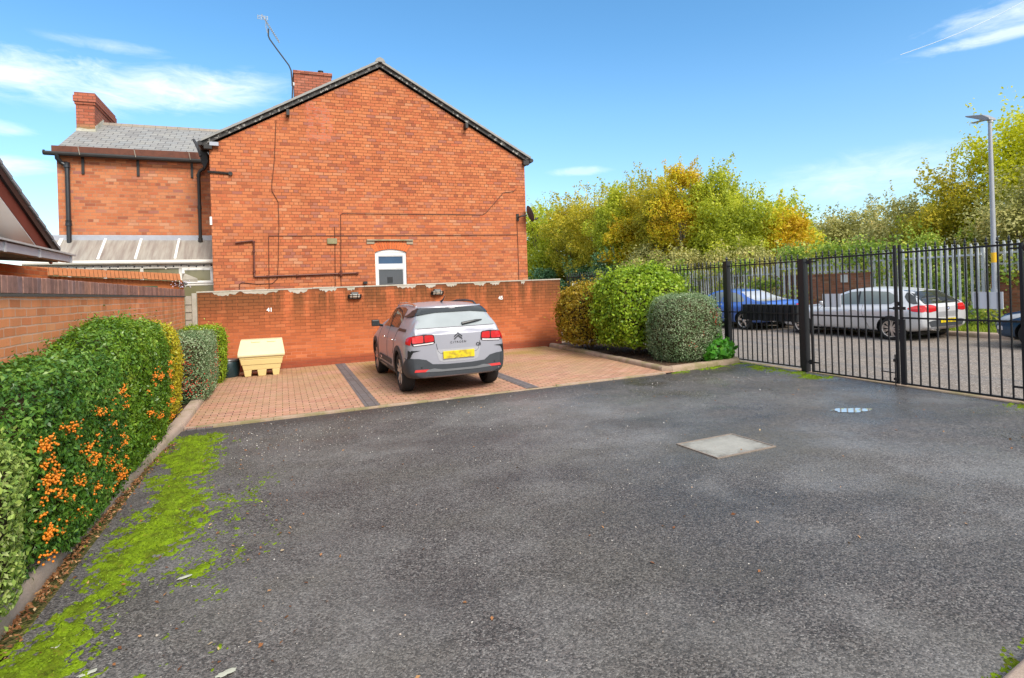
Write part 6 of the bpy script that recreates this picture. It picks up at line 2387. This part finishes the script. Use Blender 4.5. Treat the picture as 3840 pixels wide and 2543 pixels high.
shrub('clipped_shrub', 'square grey green clipped shrub with tiny red berries near the tub', (-1.60, 12.12, .60), (.40, 1.22, .58), .05, 30000, .036, 'grey', 6., .5, .8, .03, seed=9, berries=(BERRY_R, rb, None, .009), group='clipped shrubs along the side wall')
shrub('clipped_shrub', 'bright lime clipped shrub in the corner behind the grey green one', (-1.54, 13.82, .63), (.43, .46, .60), .05, 14000, .040, 'bright', 4.5, .5, seed=10, group='clipped shrubs along the side wall')
# right bed
shrub('clipped_shrub', 'rounded copper gold shrub at the right end of the boundary wall', (7.28, 13.45, 1.06), (.74, .76, .83), .40, 15000, .062, 'orange', 2.6, .55, .85, .10, seed=12, shag=.06, group='clipped shrubs in the right bed')
shrub('clipped_shrub', 'largest shrub of the right bed, domed and bright green', (7.70, 11.75, 1.22), (1.0, .98, .97), .45, 24000, .075, 'bright', 2.5, .6, .8, .09, seed=13, shag=.06, group='clipped shrubs in the right bed',
      thin=lambda Q, r: ((np.abs(Q[:, 2] - 1.25) < .28) & (vnoise(Q, 1.6, 77) > .55) & (Q[:, 1] < 11.6) & (r.random(len(Q)) < .7)))
rb = face_clusters(31, 34, (7.5, 8.2), (9.72, 9.95), (.4, 1.3), k=(4, 10), s=(.05, .05, .05))
shrub('clipped_shrub', 'grey green clipped shrub with red berries beside the railing post', (7.78, 10.28, .86), (.66, .62, .72), .12, 26000, .034, 'grey', 3.6, .5, .85, .035, seed=14, berries=(BERRY_R, rb, None, .011), group='clipped shrubs in the right bed')
shrub('leafy_plant', 'low lush bright green plant at the foot of the railing post', (8.17, 9.78, .42), (.36, .30, .22), .22, 1000, .105, 'geran', 2.2, .95, .55, .15, seed=15, stems=False, cat='plant')

# ------------------------------------------------------------------ trees beyond the palisade
TM = {
    'olive': leaf_mat('olive birch leaf', [(0., (0.183, 0.182, 0.025)), (.4, (0.444, 0.403, 0.030)), (.75, (0.793, 0.610, 0.047)), (1., (0.800, 0.772, 0.114))], .5, .5, .5, .35),
    'green': leaf_mat('yellow green leaf', [(0., (0.185, 0.237, 0.025)), (.4, (0.447, 0.508, 0.040)), (.75, (0.738, 0.733, 0.056)), (1., (0.750, 0.750, 0.114))], .5, .5, .5, .35),
    'gold': leaf_mat('autumn gold leaf', [(0., (0.554, 0.284, 0.020)), (.35, (0.800, 0.520, 0.025)), (.7, (0.800, 0.732, 0.038)), (1., (0.800, 0.735, 0.064))], .5, .5, .5, .4),
    'yellow': leaf_mat('clear yellow leaf', [(0., (0.428, 0.363, 0.016)), (.35, (0.750, 0.724, 0.020)), (.7, (0.750, 0.750, 0.032)), (1., (0.705, 0.750, 0.038))], .5, .5, .5, .4),
    'scrub': leaf_mat('dull scrub leaf', [(0., (0.154, 0.161, 0.058)), (.4, (0.353, 0.345, 0.109)), (.75, (0.565, 0.516, 0.173)), (1., (0.750, 0.542, 0.190))], .3, .5, .5, .6),
    'dark': leaf_mat('dark laurel leaf', [(0., (0.026, 0.084, 0.038)), (.45, (0.065, 0.179, 0.074)), (.8, (0.154, 0.305, 0.132)), (1., (0.350, 0.462, 0.262))], .2, .35, .4, .8, .5),
    'ivy': leaf_mat('creeper leaf', [(0., (0.082, 0.155, 0.023)), (.35, (0.217, 0.361, 0.041)), (.65, (0.453, 0.559, 0.077)), (.85, (0.621, 0.586, 0.088)), (1., (0.621, 0.586, 0.032))], .35, .4, .4, .9),
}
BIRCH = plain('pale birch bark', (.34, .30, .25), .8, 0, .2, .3, 5)


def tree(name, label, x, y, top, rad, base, mat, n, size, seed, group, tilt=0., upright=.5, wisp=40, bark=WOOD, clumps=60):
    n = int(n * 2.3)
    size *= .76
    rng = np.random.default_rng(seed)
    g0 = gz(x, y)
    t_ = thing(name, label, 'tree', (x, y, g0), group)
    H = top - g0
    cz = (top + base) / 2
    hz = (top - base) / 2
    # clump centres through the crown's volume, denser outwards, narrower at the top
    C = []
    while len(C) < clumps:
        d = rng.normal(0, 1, 3)
        d /= np.linalg.norm(d)
        f = rng.uniform(.25, .92) ** .6
        q = d * f
        nar = 1 - .30 * max(0, q[2]) * upright * 1.4
        C.append((q[0] * rad * nar * rng.uniform(.8, 1.15), q[1] * rad * nar * rng.uniform(.8, 1.15), q[2] * hz * .93))
    C = np.array(C)
    cr = rng.uniform(.22, .42, len(C)) * rad
    idx = rng.integers(0, len(C), n)
    d = rng.normal(0, 1, (n, 3))
    d /= np.linalg.norm(d, axis=1)[:, None]
    rr_ = rng.uniform(.35, 1.08, n) ** .7
    P = C[idx] + d * (rr_ * cr[idx])[:, None] * np.array([1, 1, .85])
    N = d.copy()
    N[:, 2] += .5
    # wispy sprays that break the outline
    wp_, wn = [], []
    for i in range(wisp):
        a = rng.uniform(0, 2 * PI)
        e = rng.uniform(.15, 1.)
        s = np.array([math.cos(a) * rad * .75 * (1 - .55 * e), math.sin(a) * rad * .75 * (1 - .55 * e), hz * (.1 + .75 * e)])
        dv = np.array([math.cos(a) * .45, math.sin(a) * .45, rng.uniform(.5, 1.3)])
        L = rng.uniform(.5, 1.25) * rad * .42
        k = rng.integers(14, 34)
        u = rng.random(k)
        wp_.append(s + dv * (u * L)[:, None] + rng.normal(0, .055 * rad * .5, (k, 3)))
        wn.append(rng.normal(0, 1, (k, 3)))
    if wisp:
        P = np.concatenate([P] + wp_)
        N = np.concatenate([N] + wn)
    P[:, 0] += tilt * P[:, 2]
    P = P + np.array([x, y, cz])
    P[:, 2] = np.maximum(P[:, 2], g0 + .1 + .3 * rng.random(len(P)))
    V, F = leaves(P, N, size, .55, .8, rng)
    fast_mesh('crown', V, F, TM[mat], t_)
    # trunk and limbs
    m = MB()
    r0 = max(.05, .016 * H)
    pts = [(x, y, g0 - .2), (x + rng.uniform(-.1, .1), y + rng.uniform(-.1, .1), g0 + H * .35), (x + tilt * hz * .4 + rng.uniform(-.15, .15), y, g0 + H * .65), (x + tilt * hz, y, top - hz * .18)]
    m.tube(pts, [r0 * 1.2, r0 * .85, r0 * .5, r0 * .15], 7)
    for i in rng.permutation(len(C))[:12]:
        q = C[i] + np.array([x + tilt * C[i][2], y, cz])
        f = rng.uniform(.3, .75)
        b = np.array([x, y, g0 + (q[2] - g0) * f])
        mid = (b + q) / 2 + np.array([0, 0, .15])
        m.tube([b, mid, q], [r0 * .45, r0 * .28, r0 * .08], 5)
    m.build('trunk', bark, t_, smooth=True)
    return t_


TREES = [
    (24.5, 52.0, 10.2, 3.6, 1.0, 'green', 7000, .30, 'broad pale green tree filling the gap nearest the house'),
    (25.5, 43.5, 9.6, 3.6, 1.0, 'olive', 7000, .28, 'broad olive tree standing behind the first row'),
    (24.5, 38.0, 9.3, 3.2, 1.0, 'green', 7000, .27, 'wide yellow green tree in the back row, before the tallest olive'),
    (25.5, 31.0, 8.8, 3.0, 1.0, 'olive', 7000, .26, 'wide olive tree in the back row behind the gold birch'),
    (26.0, 26.2, 6.8, 2.8, 1.0, 'green', 6500, .25, 'back row tree showing between the birch and the silver car'),
    (36.0, 24.5, 6.4, 3.6, 1.0, 'scrub', 6500, .24, 'wide dull tree in the back row left of the street lamp'),
    (27.0, 12.5, 7.6, 3.0, 1.0, 'yellow', 7000, .24, 'wide yellow tree in the back row at the right edge'),
    # x, y, top, radius, base, kind, leaves, size, label
    (19.5, 44.5, 8.6, 2.6, 1.6, 'green', 7500, .24, 'yellow green tree just right of the satellite dish'),
    (20.5, 41.0, 9.0, 2.4, 1.6, 'olive', 7500, .23, 'olive tree second from the house in the row behind the railings'),
    (20.5, 36.5, 9.0, 2.4, 1.5, 'olive', 8000, .22, 'dense olive tree whose top leans towards the house'),
    (20.0, 32.6, 8.5, 2.1, 1.5, 'green', 7500, .21, 'tall yellow green tree between two olive trees'),
    (21.0, 30.8, 9.1, 2.2, 1.5, 'olive', 8500, .20, 'tallest feathery olive tree above the black railings'),
    (20.2, 26.6, 8.6, 1.7, 2.0, 'gold', 7500, .18, 'orange gold birch with a pale trunk'),
    (20.2, 28.3, 8.2, 1.7, 1.4, 'olive', 6500, .19, 'loose olive tree just left of the gold birch'),
    (21.0, 25.0, 8.2, 1.9, 1.4, 'green', 8000, .19, 'bright yellow green tree just right of the gold birch'),
    (20.8, 22.6, 6.2, 1.7, 1.3, 'green', 6000, .18, 'smaller green tree sloping down behind the silver car'),
    (22.5, 21.9, 5.5, 1.4, 1.5, 'gold', 4500, .18, 'round gold tree behind the gate meeting stiles'),
    (32.2, 28.8, 6.1, 2.7, 1.2, 'scrub', 7000, .22, 'dull olive scrub tree behind the notice wall'),
    (31.5, 25.5, 5.7, 2.6, 1.2, 'scrub', 7000, .22, 'low brownish scrub tree left of the street lamp'),
    (22.5, 16.0, 4.9, 1.8, 1.2, 'scrub', 6500, .15, 'straggling scrub tree with dark twigs near the street lamp'),
    (21.5, 13.6, 5.7, 1.6, 1.3, 'olive', 6000, .15, 'loose dark tipped tree leaning left of the street lamp'),
    (22.5, 12.4, 7.2, 1.9, 1.2, 'yellow', 8000, .16, 'yellow tree directly behind the street lamp'),
    (23.0, 10.2, 8.0, 2.2, 1.2, 'yellow', 8000, .17, 'tall yellow tree at the right edge'),
    (20.2, 10.6, 4.8, 1.8, 1.0, 'scrub', 6500, .14, 'dull scrub below the yellow trees at the right edge'),
    (20.3, 8.2, 5.2, 1.8, 1.0, 'yellow', 6000, .14, 'yellowing thicket cut off by the right edge'),
    (19.6, 31.4, 6.3, 1.5, 1.6, 'gold', 4500, .17, 'small gold tree low among the olives, right of the dark laurel'),
    (25.0, 33.5, 8.4, 2.6, 1.5, 'gold', 5500, .23, 'golden tree glowing between the olive trees'),
]
for i, (x, y, top, rad, base, k, n, size, lab) in enumerate(TREES):
    tree('autumn_tree', lab, x, y, top, rad, base, k, n, size, 100 + i, 'trees beyond the road', upright=.6, bark=BIRCH if k == 'gold' else WOOD)

BUSH = [
    (18.9, 41.5, 3.6, 1.8, .3, 'dark', 4000, .20, 'dark glossy bush beside the house corner'),
    (18.9, 36.5, 3.5, 2.0, .3, 'dark', 4200, .19, 'dark evergreen bush above the end of the boundary wall'),
    (19.0, 31.5, 4.1, 1.9, .3, 'dark', 4200, .17, 'dark laurel bush over the domed shrub'),
    (19.0, 27.5, 4.2, 1.9, .3, 'scrub', 5000, .16, 'olive bramble bush above the black railings'),
    (19.0, 24.2, 3.9, 1.9, .3, 'scrub', 5000, .15, 'tangled scrub bush right of the dark laurel'),
    (19.1, 21.2, 3.6, 1.8, .3, 'scrub', 5000, .14, 'scrub bush above the blue car roof'),
    (19.1, 18.3, 3.2, 1.7, .3, 'scrub', 4500, .13, 'scrub bush above the palisade gate'),
    (18.9, 15.6, 3.0, 1.6, .3, 'ivy', 4500, .13, 'leafy bush above the wall with the notice'),
    (19.2, 12.6, 3.4, 1.6, .3, 'ivy', 4500, .12, 'leafy bush behind the tall grey palisade'),
    (18.9, 7.2, 3.6, 1.7, .3, 'ivy', 4500, .12, 'leafy bush behind the wall at the right edge'),
]
for i, (x, y, top, rad, base, k, n, size, lab) in enumerate(BUSH):
    tree('bush', lab, x, y, top, rad, base, k, n, size, 300 + i, 'bushes behind the palisade', upright=.2, wisp=16, clumps=26)['category'] = 'bush'


def creeper(label, boxes, mat, size, seed):
    """trailing creeper: leaf drifts plus thin stems; boxes = (x0,x1,y0,y1,z0,z1,n)"""
    rng = np.random.default_rng(seed)
    b0 = boxes[0]
    t_ = thing('creeper', label, 'creeper', ((b0[0] + b0[1]) / 2, (b0[2] + b0[3]) / 2, .5), 'creepers on the palisade')
    PP, NN = [], []
    m = MB()
    for x0, x1, y0, y1, z0, z1, n in boxes:
        k = max(3, n // 60)
        cy_ = rng.uniform(y0, y1, k)
        czz = rng.uniform(z0, z1, k)
        i = rng.integers(0, k, n)
        P = np.stack([rng.uniform(x0, x1, n), cy_[i] + rng.normal(0, .22, n), czz[i] + rng.normal(0, .14, n)], 1)
        P[:, 2] = np.clip(P[:, 2], .25, None)
        PP.append(P)
        N = rng.normal(0, .5, (n, 3))
        N[:, 0] -= .8
        N[:, 2] += .4
        NN.append(N)
        for j in range(max(2, k // 3)):
            a = (rng.uniform(x0, x1), rng.uniform(y0, y1), z0)
            m.tube([a, (a[0] + rng.uniform(-.05, .05), a[1] + rng.uniform(-.3, .3), (z0 + z1) / 2), (a[0], a[1] + rng.uniform(-.4, .4), z1)], .008, 4)
    P, N = np.concatenate(PP), np.concatenate(NN)
    V, F = leaves(P, N, size, .8, .5, rng)
    fast_mesh('foliage', V, F, TM[mat], t_)
    m.build('stem', WOOD, t_)
    return t_


creeper('green and yellow creeper smothering the far palisade behind the blue car', [(17.3, 17.75, 18.0, 31, 1.6, 2.7, 2600), (17.3, 17.6, 17.6, 24, .8, 1.6, 500), (17.3, 17.6, 24, 31, .5, 1.6, 1600)], 'ivy', .13, 501)
creeper('creeper spilling over the palisade on the notice wall', [(17.4, 17.95, 13.4, 17.4, 2.25, 2.95, 2000)], 'ivy', .11, 502)
creeper('sparse creeper threading the tall palisade left of the lamp post', [(17.55, 17.9, 10.6, 13.4, .6, 2.3, 620), (17.4, 17.9, 12.6, 13.6, 1.9, 2.9, 700), (17.5, 17.7, 10.4, 11.6, 1.2, 1.75, 240)], 'ivy', .10, 503)
creeper('yellow creeper clump on the far palisade left of the pale gate', [(17.25, 17.5, 17.5, 18.5, 1.0, 1.75, 330)], 'ivy', .12, 504)
creeper('creeper lying along the wall top at the right edge', [(17.5, 17.9, 6.5, 9.9, 1.9, 2.3, 700), (17.35, 17.5, 9.4, 9.9, 1.62, 1.85, 160)], 'ivy', .09, 505)
creeper('weeds growing up round the foot of the street lamp', [(16.9, 17.5, 9.6, 10.9, .45, 1.0, 420)], 'ivy', .10, 506)

# overhead wire
ow_t = ow.build('overhead_wire', plain('pale wire', (.62, .64, .66), .5), loc=(20.5, 14.5, 9.6))
tag(ow_t, 'thin pale overhead wire crossing the sky at the top right', 'wire')

# ------------------------------------------------------------------ ground cover
# verge grass
rng = np.random.default_rng(61)
n = 15000
gx, gy = rng.uniform(15.62, 17.45, n), rng.uniform(3, 18, n)
gzv = 0.016 * gx + .005 * gy + .10
hgt = rng.uniform(.05, .16, n)
a = rng.uniform(0, 2 * PI, n)
lean = rng.normal(0, .04, (n, 2))
V = np.empty((n, 3, 3))
V[:, 0] = np.stack([gx - .008 * np.cos(a), gy - .008 * np.sin(a), gzv], 1)
V[:, 1] = np.stack([gx + .008 * np.cos(a), gy + .008 * np.sin(a), gzv], 1)
V[:, 2] = np.stack([gx + lean[:, 0], gy + lean[:, 1], gzv + hgt], 1)
GR = leaf_mat('verge grass blade', [(0., (.10, .17, .012)), (.5, (.24, .34, .02)), (.85, (.38, .45, .04)), (1., (.48, .36, .10))], .35, .5, .4, .8)
o = fast_mesh('grass', V.reshape(-1, 3), np.arange(n * 3).reshape(n, 3), GR)
tag(o, 'short bright grass on the verge beyond the parked cars', 'grass', kind='stuff')


# moss
def moss_mat():
    t = NT('moss')
    P = t.pos()
    n_ = t.noise(P, 7.5, 5, .7)
    n2 = t.noise(P, 70, 3, .6)
    c = t.ramp(n_, [(.28, (.050, .048, .009)), (.42, (.095, .120, .007)), (.56, (.165, .245, .007)), (.74, (.26, .38, .012))])
    c = t.mix(t.map(n2, .3, .7, 0, .55), c, (.085, .15, .004))
    c = t.mix(t.map(t.noise(P, 18, 3, .6), .6, .75, 0, .6), c, (.16, .11, .02))
    return t.done(t.bsdf(c, .95, 0, .15, t.bump(n2, .9, .012)))


MOSS = moss_mat()
MOSSB = leaf_mat('moss tuft', [(0., (.09, .13, .006)), (.5, (.19, .30, .008)), (.85, (.29, .42, .018)), (1., (.36, .30, .05))], .4, .7, .4, 3.)


def moss(label, x0, x1, y0, y1, field, res=.014, hmax=.016, seed=0, tuft=1.0):
    nx, ny = int((x1 - x0) / res), int((y1 - y0) / res)
    X, Y = np.meshgrid(np.linspace(x0, x1, nx), np.linspace(y0, y1, ny))
    P = np.stack([X.ravel(), Y.ravel(), np.zeros(X.size)], 1)
    f = field(P[:, 0], P[:, 1]) + .26 * vnoise(P, 1.5, seed, 4) + .22 * vnoise(P, 6.5, seed + 3, 3) + .24 * vnoise(P, 24, seed + 8, 2)
    h = np.clip(f, -.05, .5) / .5
    cush = .5 + .5 * vnoise(P, 11, seed + 4, 2)
    Z = 0.016 * P[:, 0] + .005 * P[:, 1] + np.where(h > 0, .001 + hmax * (h ** .7) * (.55 + .6 * cush), -.004)
    ok = (h > 0).reshape(ny, nx)
    q = ok[:-1, :-1] | ok[1:, :-1] | ok[:-1, 1:] | ok[1:, 1:]
    j, i = np.nonzero(q)
    F = np.stack([j * nx + i, j * nx + i + 1, (j + 1) * nx + i + 1, (j + 1) * nx + i], 1)
    used, inv = np.unique(F.ravel(), return_inverse=True)
    V = np.stack([P[used, 0], P[used, 1], Z[used]], 1)
    o = fast_mesh('moss', V, inv.reshape(-1, 4), MOSS, smooth=True)
    tag(o, label, 'moss', kind='stuff')
    # fuzz
    r = np.random.default_rng(seed + 50)
    idx = np.nonzero(h > .06)[0]
    if tuft and len(idx):
        k = r.choice(idx, int(min(len(idx) * tuft, 26000)))
        Q = np.stack([P[k, 0], P[k, 1], Z[k]], 1) + np.stack([r.uniform(-res, res, len(k)), r.uniform(-res, res, len(k)), np.full(len(k), .003)], 1)
        V, F = leaves(Q, np.tile([0, -.3, 1.], (len(k), 1)), .016, .6, .9, r)
        o2 = fast_mesh('moss_tufts', V, F, MOSSB)
        tag(o2, label + ', its fine tufts', 'moss', kind='stuff')


def bandf(x, y):
    # drift along the left kerb: broad near the drain, narrowing and wandering towards the camera
    yc = np.array([2.6, 3.4, 3.9, 4.3, 4.8, 5.3, 5.9, 6.5, 7.2, 8.0, 8.5, 8.8])
    lo = np.array([-1.42, -1.36, -1.30, -1.16, -1.12, -1.10, -1.10, -1.14, -1.20, -1.24, -1.22, -1.15])
    hi = np.array([-1.06, -1.06, -1.02, -1.00, -.84, -.76, -.73, -.76, -.78, -.80, -.84, -.95])
    a_, b_ = np.interp(y, yc, lo), np.interp(y, yc, hi)
    d = np.minimum(x - a_, b_ - x)
    e = np.minimum(8.62 - y, 1.)
    core = np.clip(np.minimum(d, e) / .16, -1.6, 1) * .30 - .04
    strength = np.interp(y, [2.6, 3.6, 4.2, 4.7, 5.4, 6.0, 6.8, 7.4, 8.4], [.06, .14, -.05, .16, .12, .0, -.04, .08, .10])
    return core + strength


moss('bright green moss drift along the left kerb', -1.44, -.30, 2.5, 8.75, bandf, seed=21, tuft=.45, hmax=.026)


def patchf(x, y):
    d = np.hypot((x + .48) / .32, (y - 5.9) / .45)
    d2 = np.hypot((x + .62) / .35, (y - 4.6) / .5)
    return np.maximum(.06 - d * .30, -.06 - d2 * .22)


moss('thin scattered moss specks out on the tarmac', -1.0, .0, 3.0, 6.6, patchf, seed=33, tuft=.3)
moss('yellow green moss along the fixed railing panel and gate post', 6.4, 8.62, 7.0, 9.45, lambda x, y: np.where(y > 9.0, .03 - np.abs(y - (9.20 + .09 * (x - 6.6))) * 1.6, .16 - np.abs(x - np.interp(y, [7, 9.2], [8.30, 8.36])) * 1.5) - np.clip(7.35 - y, 0, 1) * 2, seed=41, tuft=.3, res=.018, hmax=.02)
moss('small moss patch by the right gate post', 8.1, 8.65, 4.1, 4.75, lambda x, y: .2 - np.hypot((x - 8.4) / .22, (y - 4.4) / .3) * .3, seed=43, tuft=.3)
moss('moss at the kerb in the bottom right corner', 2.6, 3.2, 1.6, 1.78, lambda x, y: -.14 - np.abs(y - 1.66 - .25 * (x - 2.85)) * 6, seed=45, tuft=.5)

# loose stones, mostly swept against the paving edge
rng = np.random.default_rng(71)
n1, n2_, n3 = 1300, 900, 450
px_ = np.concatenate([rng.uniform(-1.2, 8.3, n1), rng.uniform(-1.0, 4.5, n2_), rng.normal(.1, .6, n3)])
py_ = np.concatenate([9.0 - np.abs(rng.normal(0, 1.3, n1)), rng.uniform(2.4, 9.0, n2_), rng.normal(7.7, .5, n3)])
ok = (px_ > -1.25) & (px_ < 8.4) & (py_ > 2.3) & (py_ < 9.05)
px_, py_ = px_[ok], py_[ok]
P = np.stack([px_, py_, 0.016 * px_ + .005 * py_ + .002], 1)
V, F = blobs(P, rng.lognormal(-5.55, .40, len(P)), OCT_V * np.array([1, .8, .6]), OCT_F)
V = V + rng.normal(0, .0012, V.shape)
ST = NT('loose stone')
sc_ = ST.ramp(ST.isl(), [(0., (.26, .21, .17)), (.4, (.46, .42, .37)), (.8, (.62, .60, .56)), (1., (.40, .25, .16))])
ST = ST.done(ST.bsdf(sc_, .8, 0, .3))
o = fast_mesh('gravel', V, F, ST)
tag(o, 'scattered small pale stones on the tarmac', 'gravel', kind='stuff')

# brown leaf litter against the left kerb
rng = np.random.default_rng(81)
n = 1700
y = rng.uniform(3.2, 8.3, n)
xk = np.interp(y, [1.5, 4, 5.2, 6.9, 8.3], [-1.5, -1.47, -1.47, -1.42, -1.34])
x = xk + np.abs(rng.normal(0, .05, n)) + .02
thick = .012 * np.exp(-(x - xk) / .05)
w_ = .5 + .5 * np.sin(y * 2.3) * np.sin(y * .9 + 1)
ok = rng.random(n) < (.35 + .65 * w_)
P = np.stack([x, y, 0.016 * x + .005 * y + .004 + thick * rng.random(n)], 1)[ok]
V, F = leaves(P, np.tile([.2, 0, 1.], (len(P), 1)), .028, .55, .45, rng)
LIT = leaf_mat('dead leaf', [(0., (.10, .035, .012)), (.35, (.20, .075, .025)), (.7, (.32, .14, .05)), (.92, (.42, .24, .11)), (1., (.50, .38, .22))], .1, .7)
o = fast_mesh('leaf_litter', V, F, LIT)
tag(o, 'brown leaf litter lying against the left kerb', 'leaf litter', kind='stuff')
# scattered flecks on the bed soil, paving and tarmac
n = 900
x = np.concatenate([rng.uniform(6.8, 8.5, 500), rng.uniform(-1.1, 8, 160), rng.uniform(-1.2, 6.4, 60), rng.uniform(-1.25, .2, 180)])
y = np.concatenate([rng.uniform(9.5, 14.6, 500), rng.uniform(2.6, 9, 160), rng.uniform(9.3, 14.9, 60), rng.uniform(3.2, 8.6, 180)])
dz = np.concatenate([np.full(500, .058), np.full(160, .005), np.full(60, .026), np.full(180, .012)])
P = np.stack([x, y, 0.016 * x + .005 * y + dz], 1)
V, F = leaves(P, np.tile([0, 0, 1.], (n, 1)), .030, .6, .3, rng)
o = fast_mesh('fallen_leaves', V, F, LIT)
tag(o, 'small fallen leaves scattered over bed, paving and tarmac', 'fallen leaves', kind='stuff')

PALE = leaf_mat('pale dead leaf', [(0., (.34, .36, .28)), (1., (.50, .50, .42))], .1, .6)
for x, y, s, lab in ((-.62, 4.29, .085, 'pale curled leaf on the tarmac beside the moss'), (-1.12, 3.74, .09, 'pale torn leaf lying in the middle of the moss'), (-.91, 3.40, .08, 'pale leaf at the very bottom edge of the photo'), (-.29, 3.11, .09, 'grey leaf flattened on dark tarmac near the bottom edge')):
    pts = []
    rg = random.Random(int(s * 1000 + y * 100))
    for k in range(18):
        a = 2 * PI * k / 18
        r = .62 * s * (.55 + .35 * abs(math.cos(a))) * rg.uniform(.75, 1.1)
        pts.append((x + r * math.cos(a + .4), y + r * .5 * math.sin(a + .4) + .2 * r * math.cos(a)))
    m = MB().add([(px, py, gz(px, py) + .006 + .006 * abs(math.sin(5 * px + 9 * py))) for px, py in pts] + [(x, y, gz(x, y) + .014)], [(k, (k + 1) % 18, 18) for k in range(18)])
    o = m.build('fallen_leaf', PALE, loc=(x, y, gz(x, y)))
    tag(o, lab, 'leaf', 'pale leaves on the tarmac')
